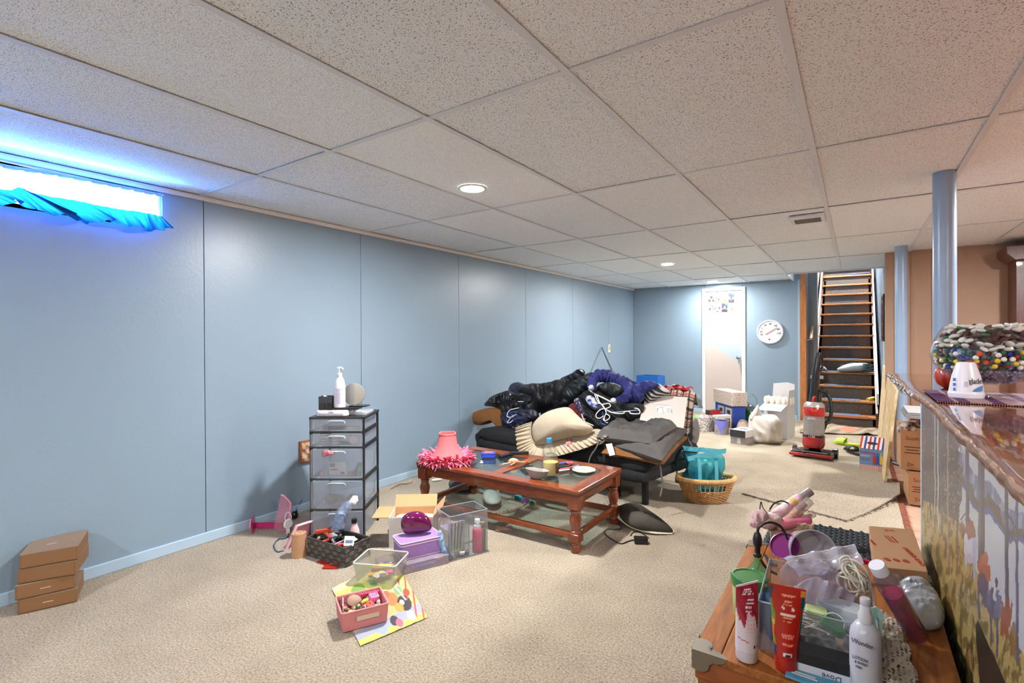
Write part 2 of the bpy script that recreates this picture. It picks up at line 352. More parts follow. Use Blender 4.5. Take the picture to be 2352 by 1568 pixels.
cherryz = wood('cherry_wood_upright', (136, 66, 33), (88, 36, 15), .3, 6, (12, 12, 1.5), .5)
black = M('black_plastic', (22, 22, 24), .35); dkgrey = M('dark_grey', (60, 60, 64), .5); grey = M('mid_grey', (125, 125, 128), .5)
chrome = M('chrome', (200, 198, 195), .18, 1)
# ================================================================ room shell
TH = .1
seams = [-2.05, -.89, .275, 1.437, 2.567, 3.723, 4.909, 6.076, 7.256, FY]
WY0, WY1, WZ0, WZ1 = -.05, 1.19, 1.80, 1.965
wl = struct('wall_left', B().box((WX-.06, (FY-3)/2, .85), (.04, FY+3, 1.7)), blue)
for a, c in zip([-3.0]+seams[:-1], seams):
    b = B(); g = .0022
    for (y0, y1, z0, z1) in ([(a, c, 0, 2.06)] if (c <= WY0 or a >= WY1) else
        [(a, c, 0, WZ0), (a, c, WZ1, 2.06)] + ([(a, WY0, WZ0, WZ1)] if a < WY0 else []) + ([(WY1, c, WZ0, WZ1)] if c > WY1 else [])):
        e0 = g if y0 == a else 0; e1 = g if y1 == c else 0
        b.box((WX-.02, (y0+y1)/2+(e0-e1)/2, (z0+z1)/2), (.04, y1-y0-e0-e1, z1-z0))
    mk('wall_panel', b, blue, wl, bev=.0012 if c <= WY0 or a >= WY1 else 0)
b = B()
for s in seams[:-1]: b.box((WX-.028, s, 1), (.03, .02, 2.0))
mk('seam_backing', b, M('seam_blue', (150, 172, 200), .6), wl)  # pale blue strips seen through the panel gaps
bb = lambda n, c, d: struct(n, B().box(c, d), bluetrim, bev=.004)
bb('baseboard_left', (WX+.007, (FY-3)/2, .03), (.014, FY+3, .06))
bb('baseboard_far', ((WX-1.99)/2, FY-.007, .03), (-1.99-WX, .014, .06)); bb('baseboard_far', ((-1.41-.70)/2, FY-.007, .03), (.71, .014, .06))
struct('trim_1', B().box((WX+.008, (7.5)/2, ZC-.012), (.016, 12.0, .024)), white)
# window: recess, frame, panes
wn = struct('window_1', B().box((WX-.10, WY0-.01, (WZ0+WZ1)/2), (.2, .02, WZ1-WZ0)).box((WX-.10, WY1+.01, (WZ0+WZ1)/2), (.2, .02, WZ1-WZ0))
    .box((WX-.10, (WY0+WY1)/2, WZ0-.01), (.2, WY1-WY0+.04, .02)).box((WX-.10, (WY0+WY1)/2, WZ1+.01), (.2, WY1-WY0+.04, .02)), white)
b = B()
for y in (WY0+.012, (WY0+WY1)/2, WY1-.012): b.box((WX-.13, y, (WZ0+WZ1)/2), (.025, .024, WZ1-WZ0))
for z in (WZ0+.01, WZ1-.01): b.box((WX-.13, (WY0+WY1)/2, z), (.025, WY1-WY0, .02))
mk('window_frame', b, white, wn)
for k in (0, 1): mk('pane', B().box((WX-.13, WY0+(.25+.5*k)*(WY1-WY0), (WZ0+WZ1)/2), (.004, (WY1-WY0)/2-.03, WZ1-WZ0-.03)), glass('clear_glass', clear=1, gl=.4), wn)
# far wall with its door
b = B(); DX0, DX1, DZ = -1.972, -1.427, 1.905
wf = struct('wall_far', B().box(((WX+DX0)/2, FY+.06, 1.02), (DX0-WX, .04, 2.06)).box(((DX1-.66)/2, FY+.06, 1.02), (-.66-DX1, .04, 2.06)).box(((DX0+DX1)/2, FY+.06, (DZ+2.06)/2), (DX1-DX0, .04, 2.06-DZ)), blue)
for x0, x1, z0, z1 in ((WX, DX0, 0, 2.06), (DX0, DX1, DZ, 2.06), (DX1, -.66, 0, 2.06)):
    mk('wall_panel', B().box(((x0+x1)/2, FY+.02, (z0+z1)/2), (x1-x0-.004, .04, z1-z0)), blue, wf)
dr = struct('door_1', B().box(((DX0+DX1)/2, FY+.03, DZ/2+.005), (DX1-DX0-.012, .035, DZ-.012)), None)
m = M('two_tone_door', (226, 219, 212), .4); nt, bs, N, L = nodes(m)     # two tones: pinkish off-white below a slanting edge, pale blue above
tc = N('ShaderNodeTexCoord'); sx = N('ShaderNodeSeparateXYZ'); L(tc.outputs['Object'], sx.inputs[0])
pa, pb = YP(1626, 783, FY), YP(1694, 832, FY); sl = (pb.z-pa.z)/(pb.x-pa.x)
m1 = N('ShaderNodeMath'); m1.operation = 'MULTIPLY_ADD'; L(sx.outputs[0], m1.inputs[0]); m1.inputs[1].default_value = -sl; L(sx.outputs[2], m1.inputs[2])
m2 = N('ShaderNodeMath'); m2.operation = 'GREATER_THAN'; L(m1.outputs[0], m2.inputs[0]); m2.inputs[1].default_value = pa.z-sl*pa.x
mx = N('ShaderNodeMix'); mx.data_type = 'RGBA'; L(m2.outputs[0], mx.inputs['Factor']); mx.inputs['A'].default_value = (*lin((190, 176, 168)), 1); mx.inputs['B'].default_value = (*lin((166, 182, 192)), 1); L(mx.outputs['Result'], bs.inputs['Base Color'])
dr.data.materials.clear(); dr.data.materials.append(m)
b = B()
for x in (DX0-.018, DX1+.018): b.box((x, FY-.008, DZ/2), (.05, .03, DZ))
b.box(((DX0+DX1)/2, FY-.008, DZ+.02), (DX1-DX0+.086, .03, .05)); mk('door_frame', b, white, dr, bev=.005)
kp = YP(1696, 821, FY-.02); mk('door_handle', B().lathe([(0, .05), (.02, .048), (.027, .036), (.026, .024), (.012, .012), (.012, 0), (.03, -.002), (.03, -.008)], 20, T=TR(kp, rx=pi/2)), chrome, dr, sm=True)
# photo prints on the door
cols = [((205, 190, 180), (60, 55, 60)), ((215, 195, 185), (70, 60, 65)), ((225, 190, 110), (150, 110, 60)), ((40, 60, 90), (190, 190, 195)), ((215, 200, 195), (50, 40, 50)), ((205, 190, 200), (70, 55, 80)), ((45, 55, 90), (215, 200, 205)), ((240, 205, 190), (200, 110, 90))]
lab8 = ['photo print of a desk scene, top left on the white door', 'photo print of two dark figures, second of the top row', 'yellow toned photo print, third of the top row on the door', 'photo print with a dark blue band, top right on the door',
        'photo print of a dark shape on cream, bottom left on the door', 'mauve photo print, second of the bottom row on the door', 'photo print with blue corner, third of the bottom row on the door', 'peach toned photo print, bottom right on the white door']
for k in range(8):
    i, j = k % 4, k//4; u0 = 1627+i*15.3; v0 = 674+j*22.5; u1 = u0+13.2; v1 = v0+(21 if j == 0 else 20)
    q = [YP(u0, v0, FY+.0105), YP(u1, v0-.6, FY+.0105), YP(u1, v1, FY+.0105), YP(u0, v1, FY+.0105)]; c1, c2 = cols[k]
    def fn(S, T, k=k, c1=c1, c2=c2):
        g = np.sin(S*9+k*2.1)*np.cos(T*8+k) + .5*np.sin(S*21+T*17*k); a = ((g > .2) & (T > .3))[:, None]
        c = np.where(a, c2, c1)*1.; 
        if k in (3, 6): c[(T < .35)] = c1; c[(T < .2) & (S > .6)] = (60, 160, 220); c[(T > .7)] = (45, 42, 60)
        return c*.68
    tag(printed('photo_print', lambda s, t, q=q: (q[0]*(1-s)+q[1]*s)*(1-t)+(q[3]*(1-s)+q[2]*s)*t, 20, 28, fn, th=-.0006), lab8[k], 'photo', 'photo prints taped to the door')
# floor, carpet edge, bare floor
struct('floor', B().box(((WX+.245)/2, 2.7, -.03), (.245-WX+.0, 11.4, .06)).box((.2625, 7.35, -.03), (.035, 2.1, .06)), carpet)
struct('floor', B().box((1.77, 1.64, -.035), (2.98, 9.28, .05)), concrete)
struct('trim_2', B().sheet(lambda s, t: (.245+t*.034+.004*nz(s*80, t*3), 2.2+s*4.0, -.003+.002*nz(s*90, t)), 200, 2, .006), M('tack_strip', (128, 66, 40), .8, noise_=(30, (90, 44, 26))))
# right-hand walls
struct('wall_right', B().box((3.25, 1.65, 1.02), (.1, 9.4, 2.1)), tan)
struct('wall_back', B().box((.05, -3.05, 1.02), (6.5, .1, 2.1)), tan)
ws = struct('wall_bar_side', B().box((1.72, 6.33, 1.02), (2.96, .1, 2.1)), tan); TY = 6.28
b = B()
for x in (.315, .44, .60, 1.35, 2.1): b.box((x, TY-.003, 1.0), (.008, .006, 2.0))
mk('seam_strip', b, M('tan_seam', (150, 112, 88), .6), ws)
struct('wall_stair_right', B().box((.33, 9.0, 2.1), (.1, 5.34, 4.4)), blue)
struct('wall_stair_left', B().box((-.60, 9.98, 2.1), (.06, 3.3, 4.4)), blue)
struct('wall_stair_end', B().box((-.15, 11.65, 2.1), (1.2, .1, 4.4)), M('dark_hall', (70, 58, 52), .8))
struct('ceiling_stairwell', B().box((-.15, 9.6, 4.3), (1.2, 4.3, .1)), white)
struct('wall_above_stairs', B().box((-.22, 7.54, 3.2), (1.1, .04, 2.3)).box((-.77, 7.93, 3.2), (.04, .82, 2.3)).box((-.7, 8.34, 3.2), (.2, .04, 2.3)), blue)
struct('trim_3', B().box((-.622, FY-.02, 1.07), (.078, .09, 2.14)), pine)
struct('trim_4', B().box((-.678, FY-.012, 1.0), (.028, .05, 2.0)), bluetrim)
struct('trim_5', B().box((-.7508, 7.92, ZC+.035), (.02, .80, .11)).box((-.23, 7.52, ZC+.04), (1.04, .02, .10)), white)
# unseen shell added behind the finishes (keeps daylight out of the joints)
struct('light_seal', B().box((WX-.30, (FY-3)/2, .80), (.2, FY+3.6, 1.9)).box(((WX-.66)/2, FY+.2, 1.1), (-.66-WX+.4, .2, 2.5)).box((.0, 4.2, -.16), (7.0, 15.4, .16))
    .box((WX-.30, -1.6, 2.0), (.2, 2.9, .7)).box((WX-.30, 5.0, 2.0), (.2, 7.2, .7)).box((0, 2.25, ZC+.20), (6.8, 10.6, .1)).box((-2.1, 8.0, ZC+.2), (2.6, 1.2, .1)), M('seal_block', (120, 118, 115), .9))
# ceiling: slab, tiles, runners
X0 = -2.5266; PX = .5919; Y0 = 1.4174; PY = 1.2192
ce = struct('ceiling', B().box(((WX+3.2)/2, 2.25, ZC+.08), (3.2-WX+.1, 10.6, .04)).box(((WX-.76)/2, 7.95, ZC+.08), (-.76-WX, .85, .04)), white)
xs = [WX]+[X0+PX*k for k in range(10)]; ys = [Y0+PY*k for k in range(-2, 6)]+[FY]
for i in range(len(xs)-1):
    for j in range(len(ys)-1):
        x0, x1, y0, y1 = xs[i], xs[i+1], ys[j], ys[j+1]
        if x0 > .3: y1 = min(y1, TY)
        if y0 > TY-1 and x1 > .28 and x0 < .28 and y0 > 6.2: x1 = .28
        if j == len(ys)-2 and x0 > -.8: continue
        if y1-y0 < .05 or x0 > 2.5: continue
        rs = random.Random(i*31+j); mt = tmats[rs.choice([0, 0, 1, 1, 2])]
        if (i, j) in ((2, 2), (2, 5), (2, 7), (1, 3), (1, 4), (2, 4)): mt = tmats[3] if (i, j) != (2, 4) else tmats[1]
        if (i, j) == (4, 3): mt = tmats[2]
        dz = rs.uniform(0, .004); tl = rs.uniform(-.0015, .0015)
        b = B().box((0, 0, 0), (x1-x0-.006, y1-y0-.006, .014))
        o = mk('ceiling_tile', b, mt, ce, loc=((x0+x1)/2, (y0+y1)/2, ZC+.011+dz), rot=(0, tl, 0))
for k, x in enumerate(xs[1:-1]):
    y1 = FY if x < -.8 else (7.51 if x < .3 else TY)
    mk('runner', B().box((x, (y1-1.05)/2, ZC+.001), (.024, y1+1.05, .003)).box((x, (y1-1.05)/2, ZC+.02), (.003, y1+1.05, .035)), gridm, ce)
for j, y in enumerate(ys[:-1]):
    for i in range(len(xs)-1):
        x0, x1 = xs[i]+.012, xs[i+1]-.012
        if y > 6.4 and x0 > .3: continue
        if x0 > 2.5: continue
        if y > 6.4: x1 = min(x1, .28)
        mk('cross_tee', B().box(((x0+x1)/2, y, ZC+.002), (x1-x0, .024, .003)), gridm, ce)
# lamps
lens = M('lamp_lens', (255, 252, 246), .5, emit=14)
for k, (x, y, s) in enumerate(LAMPS):
    t = thing('recessed_light', ['round recessed ceiling light nearest the camera, above the coffee table', 'round recessed ceiling light in the middle of the room', 'round recessed ceiling light just before the white door'][k] if k < 3 else 'round recessed ceiling light out of view %s' % ['behind the camera on the left', 'behind the camera', 'over the bar far side', 'over the bar near side', 'in the stairwell'][k-3], 'ceiling light', (x, y, ZC if k < 7 else 4.24), group='round recessed ceiling lights')
    mk('trim_ring', B().lathe([(.066, -.004), (.079, -.003), (.081, .002), (.066, .002), (.066, -.004)], 32), white, t, sm=True)
    mk('lamp_lens', B().lathe([(0, -.0035), (.064, -.0035), (.064, .001)][::1], 32), lens, t)
    ld = bpy.data.lights.new('lamp', 'AREA'); ld.shape = 'DISK'; ld.size = .13; ld.energy = LAMP_W*s; ld.color = (1, .99, .975)
    lo = bpy.data.objects.new('lamp_glow', ld); COL.objects.link(lo); lo.parent = t; lo.location = (0, 0, -.006)
po = bpy.data.lights.new('window_portal', 'AREA'); po.shape = 'RECTANGLE'; po.size = .22; po.size_y = 1.24; po.energy = 1; po.cycles.is_portal = True
pl = bpy.data.objects.new('daylight_portal', po); COL.objects.link(pl); pl.location = (WX-.15, (WY0+WY1)/2, (WZ0+WZ1)/2); pl.rotation_euler = (0, -pi/2, 0)
# vent
vp = F(1862, 499, ZC); t = thing('ceiling_vent', 'white square ceiling vent with a dark louvre opening', 'vent', (vp.x-.02, vp.y, ZC))
mk('frame', B().box((0, .02, -.006), (.21, .27, .012)), gridm, t, bev=.004); mk('louvre', B().box((0, .045, -.0135), (.16, .13, .004)), M('vent_dark', (130, 122, 110), .6), t)
for k in range(7): mk('slat', B().box((0, .045-.052+.0173*k, -.016), (.158, .006, .005)), grey, t)
# steel columns
colm = M('column_paint', (150, 175, 205), .3)
for k, (x, y, lb) in enumerate(((.375, 3.40, 'round steel column painted light blue, at the end of the bar top'), (.345, 5.92, 'round steel column painted light blue, farther one near the tan wall'))):
    c = mk('support_column', B().lathe([(.07, 0), (.07, .008), (.0485, .009), (.0485, 2.02), (.0485, 2.03)], 32), colm, sm=True, loc=(x, y, 0)); tag(c, lb, 'column', 'light blue steel columns')
# staircase
ST = thing('staircase', 'steep basement staircase with pine treads and dark carpeted risers', 'stairs', (0, 0, 0))
RISE, RUN = .177, .23; SX0, SX1, SY0 = -.49, .215, 7.98
tread = wood('tread_pine', (190, 125, 62), (130, 78, 36), .4, 5, (1.2, 14, 14), .2); riser = M('riser_carpet', (120, 106, 96), .95, noise_=(120, (70, 60, 55), .2), bump=(150, .5)); matm = M('tread_mat', (88, 100, 122), .9, noise_=(150, (60, 68, 86), .2))
for k in range(1, 14):
    z = RISE*k-.03; y = SY0+RUN*(k-1)
    mk('tread', B().box(((SX0+SX1)/2, y+RUN/2+.005, z-.014), (SX1-SX0, RUN+.05, .028)), tread, ST, bev=.006)
    mk('riser', B().box(((SX0+SX1)/2, y+.016, z-.03-(RISE-.03)/2), (SX1-SX0-.08, .012, RISE-.032)), riser, ST)
    mk('tread_mat', B().box(((SX0+SX1)/2-.03, y+RUN/2+.0, z+.004), (.42, RUN+.02, .006)), matm, ST)
for x in (SX0-.002, SX1+.002):
    s = 1 if x > 0 else -1
    mk('stringer', B().hexa([(x-.018, SY0-.02, -0), (x+.018, SY0-.02, 0), (x+.018, SY0+RUN*13, RISE*12.6), (x-.018, SY0+RUN*13, RISE*12.6)], [(x-.018, SY0-.02, .32), (x+.018, SY0-.02, .32), (x+.018, SY0+RUN*13, RISE*12.6+.32), (x-.018, SY0+RUN*13, RISE*12.6+.32)]) if 0 else B().prism([(SY0-.02, 0), (SY0+.25, 0), (SY0+RUN*13, RISE*12.2), (SY0+RUN*13, RISE*13+.05), (SY0-.02, .20)], 0, .024, Matrix(((0, 0, 1, x-.012), (1, 0, 0, 0), (0, 1, 0, 0), (0, 0, 0, 1)))), darkwood, ST)
    mk('skirt_board', B().prism([(SY0+.1, .3), (SY0+.1, .44), (SY0+RUN*13, RISE*13+.36), (SY0+RUN*13, RISE*13+.22)], 0, .02, Matrix(((0, 0, 1, x+s*.012-.01), (1, 0, 0, 0), (0, 1, 0, 0), (0, 0, 0, 1)))), M('skirt_paint', (190, 186, 176), .4), ST)
mk('landing', B().box(((SX0+SX1)/2, SY0+RUN*13+.2, RISE*14-.045), (SX1-SX0+.1, .5, .03)), tread, ST)
mk('riser', B().box(((SX0+SX1)/2, SY0+RUN*13+.02, RISE*13.4), (SX1-SX0, .02, .2)), riser, ST)
mk('tread_edge_guard', B().box(((SX0+SX1)/2-.02, SY0-.026, RISE-.036), (.58, .012, .03)), M('amber_plastic', (196, 120, 84), .25), ST)
for n_, x, xa, g in (('left', SX0+.012, -.57, 0), ('right', SX1+.0, .28, 0)):
    a, c = (XP(1863, 778, -.52), XP(1880, 622, -.52)) if n_ == 'left' else (XP(2008, 786, .235), XP(1999, 612, .235))
    t = mk('handrail', B().cyl(a, c, .02, n=14), wood('rail_wood', (196, 150, 100), (160, 112, 66), .25, 5, (10, 1, 1), .6), sm=True)
    tag(t, 'round wooden handrail on the %s side of the staircase' % n_, 'handrail', 'stair handrails')
    for q in (.04, .55): p = a.lerp(c, q); mk('bracket', B().tube([p-V((0, 0, .015)), p-V((0, 0, .05)), V((xa, p.y+.01, p.z-.06))], .005, 6), chrome, t)
# ================================================================ bar counter
BT = .975
edge = [(.150, 3.52), (.158, 3.30), (.150, 3.05), (.162, 2.8), (.158, 2.55), (.172, 2.32), (.186, 2.06), (.19, 1.8), (.184, 1.52), (.186, 1.2), (.183, .92), (.186, .6), (.18, .2), (.18, -.6)]
t = thing('bar_counter', 'live-edge wooden bar top with glossy varnish over a painted mural front', 'bar counter', (0, 0, 0))
cm = wood('varnished_bar_top', (150, 88, 56), (84, 44, 28), .12, 4, (9, 1.3, 4), .8)
nt, bs, N, L = nodes(cm)
E_ = cat([(a, c, 0) for a, c in edge], 8, False)
for i, p in enumerate(E_): p.x += .006*nz(p.y*14, 1)+.003*nz(p.y*50, 3)
def ctop(s, t_):
    k = s*(len(E_)-1); i = int(min(k, len(E_)-2)); p = E_[i].lerp(E_[i+1], k-i)
    return (p.x*(1-t_)+.85*t_, p.y, BT-(.006*exp_(-(t_*60)) if t_ < .2 else 0))
mk('counter_top', B().sheet(lambda s, q: ctop(s, q**2), 104, 12, .016), cm, t, sm=30)
# bark edge: the far end is dark and rough, the rest honey brown
def bark(s, q):
    k = s*(len(E_)-1); i = int(min(k, len(E_)-2)); p = E_[i].lerp(E_[i+1], k-i); a = pi*q; far = 1 if p.y > 2.35 else .35
    return (p.x-.002-.004*sin(a)-far*.006*max(0, nz(p.y*40, q*6, 2)), p.y, BT-.001-.017*q+.003*far*nz(p.y*60, q*4, 5))
def barkink(S, T):
    y = np.array([E_[int(min(s*(len(E_)-1), len(E_)-1))].y for s in S]); n = np.array([nz(a*60, b*7, 2) for a, b in zip(y, T)]); n2 = np.array([nz(a*25, b*3, 9) for a, b in zip(y, T)])
    far = (y > 2.30)[:, None]
    c1 = np.where((n > .08)[:, None], (205, 200, 198), (48, 40, 42)); c2 = np.array((112, 78, 56))+60*n2[:, None]*np.array((1, .9, .8))+np.where(T < .25, 30, 0)[:, None]  # top of the edge is painted lighter as a highlight
    return np.where(far, c1, c2)
printed('bark_edge', bark, 420, 10, barkink, t, rough=.7, th=.004, sm=60)
MX = .207
bl = struct('bar_base', B().box((MX+.06+.02, .95, .475), (.10, 3.02, .955)).box((MX+.05, .95, .16), (.05, 3.0, .31)), M('bar_base_dark', (36, 34, 34), .7))
mk('corner_post', B().box((MX+.012, 2.463, .478), (.034, .03, .956)), bluetrim, t, bev=.003)
# the mural on the bar front: flat painting, features laid out where they are painted on the panel
my0, my1, mz0, mz1 = .6, 2.448, .30, .959
def mural(S, T):
    y = my1+(my0-my1)*S; z = mz1+(mz0-mz1)*T; n = len(S); rs = np.random.RandomState(3)
    P = np.c_[np.full(n, MX), y, z-HC]; a = P@np.array(r3); b = P@np.array(u3); c = P@np.array(fwd); U = 1176+FPX*a/c; Vv = 784-FPX*b/c
    n1 = np.array([noise.fractal(V((q*.11, w_*.028, 1)), 1, 2, 4) for q, w_ in zip(U, Vv)]); n2 = np.array([noise.fractal(V((q*.03, w_*.022, 5)), 1, 2, 4) for q, w_ in zip(U, Vv)]); n3 = np.array([noise.noise(V((q*.24, w_*.1, 8))) for q, w_ in zip(U, Vv)])
    col = np.zeros((n, 3)); col[:] = (196, 200, 204)
    def bl(mask, c, k=1.): 
        mk_ = np.clip(mask.astype(float)*k, 0, 1)[:, None]; col[:] = col*(1-mk_)+np.array(c)*mk_
    sky = np.clip((1160-Vv)/200, 0, 1); bl(sky, (208, 206, 210), .6)
    ridge = 1080+ (U-2240)*.95+14*n2+10*np.sin(U*.09); bl((Vv > ridge) & (Vv < ridge+60) & (U > 2200), (120, 126, 156)); bl((Vv > ridge) & (Vv < ridge+60) & (n1 > .1), (176, 174, 196), .8)
    bl((Vv > ridge+38+8*n2) & (Vv < ridge+66) & (U > 2200), (108, 98, 88)); bl((Vv > ridge+62) & (Vv < ridge+74) & (U > 2195), (96, 106, 160))
    # dark wood at the far end, pinkish leaves
    bl((U < 2208+10*n2) & (Vv < 1215+(U-2130)*.55), (90, 86, 86)); bl((U < 2215) & (Vv < 1150) & (n1 > .0), (84, 80, 84), .8); bl((U < 2225+8*n2) & (Vv < 1110+(U-2130)) & (n3 > .38), (176, 136, 132), .8); bl((U < 2232) & (Vv < 1180) & (n3 < -.5), (190, 188, 196), .5)
    # meadow
    mead = 1150+(U-2126)*.62+8*n2; mead = np.where(U > 2225, 1270+(U-2225)*1.75, mead)
    bl(Vv > mead, (160, 134, 74)); bl((Vv > mead) & (n1 > .08), (190, 164, 100), .7); bl((Vv > mead) & (n1 < -.12), (110, 94, 50), .8); bl((Vv > mead) & (n3 > .45), (216, 206, 190), .6)
    low = 1290+(U-2130)*2.35+26*n2; bl(Vv > low, (46, 52, 34)); bl((Vv > low) & (n1 > .12), (128, 118, 54), .8); bl((Vv > low+30) & (n3 > .33), (196, 200, 206), .7); bl(Vv > low+95+20*n2, (22, 26, 24)); bl((Vv > low+95) & (n3 > .5), (90, 110, 104), .6)
    bl((U > 2246+(Vv-1440)*.08) & (U < 2300+(Vv-1440)*.3) & (Vv > 1425+abs(U-2252)*2.2), (24, 24, 22), .9)
    # trees
    for u, w_, v1, c in ((2140, 3, 1190, (70, 66, 70)), (2151, 2, 1180, (176, 176, 180)), (2158, 2.6, 1215, (186, 186, 190)), (2166, 4, 1230, (92, 88, 92)), (2181, 3, 1290, (150, 140, 130)), (2203, 3, 1260, (78, 74, 76)), (2227, 8.5, 1215, (92, 90, 100)), (2260, 15, 1290, (88, 88, 94)), (2319, 9, 1400, (84, 84, 96)), (2343, 7, 1520, (96, 92, 118))):
        e = u+(Vv-1000)*.004+1.5*n2; bl((abs(U-e) < w_/2) & (Vv < v1), c); bl((abs(U-e+w_*.3) < w_*.14) & (Vv < v1), tuple(min(255, x+36) for x in c), .6)
    for u, v, du, dv in ((2316, 1120, -18, -40), (2322, 1180, 20, 34), (2345, 1250, -22, -26), (2288, 1090, 12, -24), (2222, 1180, -10, 14)):
        t_ = np.clip(((U-u)*du+(Vv-v)*dv)/(du*du+dv*dv), 0, 1); bl(np.hypot(U-u-t_*du, Vv-v-t_*dv) < 1.6, (80, 78, 90))
    def blob(u, v, ru, rv, c, k=1., rot=0): 
        x = (U-u)*cos(rot)+(Vv-v)*sin(rot); y_ = -(U-u)*sin(rot)+(Vv-v)*cos(rot); bl((x/ru)**2+(y_/rv)**2+1.1*n1+.4*n3 < 1, c, k)
    blob(2232, 1222, 13, 26, (150, 96, 82)); blob(2216, 1216, 7, 22, (120, 84, 74), .8); blob(2266, 1310, 15, 34, (176, 100, 72)); blob(2318, 1420, 14, 46, (150, 78, 48), .9); blob(2270, 1285, 10, 14, (190, 118, 88)); blob(2336, 1470, 10, 40, (130, 90, 50), .7)
    # pale animal
    wc = (206, 204, 216); blob(2230, 1262, 10, 26, wc); blob(2224, 1240, 5, 14, wc); blob(2245, 1258, 6, 20, (184, 182, 206)); blob(2224, 1290, 2.4, 28, wc); blob(2244, 1300, 2.6, 42, (176, 172, 204)); blob(2233, 1283, 9, 12, (188, 184, 200))
    # dark dappled animal
    dc = (84, 84, 108); blob(2263, 1345, 13, 34, dc, 1, -.2); blob(2282, 1385, 15, 36, dc, 1, -.3); blob(2300, 1390, 8, 34, (110, 110, 138)); blob(2254, 1375, 3, 44, dc); blob(2283, 1440, 3, 52, (92, 88, 108)); blob(2298, 1462, 3, 54, dc); blob(2296, 1340, 3, 10, dc); blob(2278, 1372, 6, 22, (124, 124, 150), .6)
    return col*.84
printed('mural_panel', lambda s, q: (MX, my1+(my0-my1)*s, mz1+(mz0-mz1)*q), 520, 300, mural, t, rough=.3, th=.004)
# things on the counter
pm = lambda s, q: (.205+s*.40, 2.40-q*.39-.01*s, BT+.0035+.0008*sin(s*150)*sin(q*120))
def matink(S, T):
    a = (S*5.2 % 1); dk = (a > .62) | (S < .10); c = np.where(dk[:, None], (84, 40, 84), (176, 150, 150))*1.
    ch = (((S*130).astype(int)+(T*90).astype(int)) % 2 == 0); c[~dk & ch] = (132, 92, 110); c[(S > .55) & (S < .72) & (T > .5)] = (96, 96, 150); return c
o = printed('placemat', pm, 130, 90, matink, None, .85, th=.003); tag(o, 'purple and tan checked woven placemat under the glass goblet bowl', 'placemat')
bf = B()
for k in range(70): x = .205+.4*k/70; bf.tube([(x, 2.012, BT+.003), (x+.001, 2.004, BT+.002)], .0012, 4)
mk('fringe', bf, M('fringe_yellow', (196, 168, 110), .9), o)
# air freshener
gp = F(2219, 918, BT); t = thing('air_freshener', 'white cone-shaped plastic air freshener standing on the placemat', 'air freshener', (gp.x, gp.y, BT+.004), face(gp))
S_ = px(1, gp); prof = [(0, 0), (27*S_, 0), (31*S_, 3*S_), (33*S_, 12*S_), (32.5*S_, 14*S_), (31.5*S_, 15*S_), (31*S_, 17*S_), (28.5*S_, 36*S_), (25.5*S_, 52*S_), (21*S_, 68*S_), (18.5*S_, 77*S_), (17*S_, 82*S_), (14*S_, 84*S_), (11*S_, 82*S_), (0, 78*S_)]
mk('body', B().lathe(prof, 40, sy=.8), M('white_plastic', (226, 222, 230), .3), t, sm=35)
blk = M('ink_black', (30, 30, 34), .5); red = M('ink_red', (190, 40, 40), .5); bli = M('ink_blue', (70, 130, 190), .5)
text('glade', 17*S_, blk, t, (16*S_, -23.2*S_, 42*S_), (R(80), 0, R(36)), sx=.8)
mk('blue_wave_print', B().sheet(lambda s, q: ((12+16*s)*S_, -(26.6-6.5*s**1.5+.4)*S_*.97, (20+13*s**.6*q)*S_), 10, 4, .0004), bli, t)
for k, (w_, h) in enumerate(((5, 44), (5, 33), (4, 22))): mk('pictogram', B().box((-20*S_, -(21.0-.10*(h-20))*S_, h*S_), (w_*S_, .0008, 7*S_), T=None), bli, t, rot=(0, 0, 0))
# goblet bowl with marbles
bp = F(2272, 912, BT); BZ = BT+.004; cx_, cy_ = bp.x, bp.y
gl = glass('bowl_glass', clear=1, gl=.55)
t = thing('goblet_bowl', 'large footed clear glass goblet bowl filled with marbles', 'bowl', (cx_, cy_, BZ))
prof = [(0, .004), (.060, .003), (.067, .001), (.066, .006), (.03, .011), (.017, .018), (.0155, .028), (.019, .036), (.03, .040)]
mk('foot', B().lathe(prof, 40), gl, t, sm=35)
RB = [(.0, .038), (.045, .042), (.085, .055), (.118, .076), (.142, .102), (.152, .130), (.152, .148), (.145, .176), (.133, .203), (.1195, .229)]
ip = [(max(r-.003, 0), z+.002) for r, z in RB][::-1]
mk('bowl', B().lathe([(r, z) for r, z in RB]+ip, 56), gl, t, sm=40)
def rin(z): 
    for (r0, z0), (r1, z1) in zip(RB[:-1], RB[1:]):
        if z0 <= z <= z1: return r0+(r1-r0)*(z-z0)/(z1-z0)
    return .11
cr_ = B(); rs = random.Random(5)
for k in range(900):
    z = rs.uniform(.047, .088); r = (rin(z)-.008)*sqrt(rs.uniform(.55, 1)); a = rs.uniform(0, 2*pi); T_ = TR((r*cos(a), r*sin(a), z), rs.uniform(0, 3), rs.uniform(0, 3)); cr_.box((0, 0, 0), (.007, .005, .0035), T=T_)
cr_.lathe([(0, .047), (.03, .048), (.075, .062), (.1, .080), (.1, .086), (0, .088)], 20)
o = mk('crushed_glass', cr_, M('smoky_crushed_glass', (150, 142, 156), .15), None, loc=(cx_, cy_, BZ), kind='stuff'); tag(o, 'layer of crushed clear glass in the bottom of the goblet bowl', 'glass chips')
mc = {'white': (232, 232, 230), 'yellow': (232, 196, 40), 'blue': (30, 44, 150), 'orange red': (206, 70, 34), 'green': (20, 92, 52), 'dark': (34, 22, 30), 'teal': (20, 60, 70)}
proto = {n: mk('marble', B().ball((0, 0, 0), .0078, 14), M('marble_'+n.replace(' ', '_'), c, .08, coat=.5), sm=True) for n, c in mc.items()}
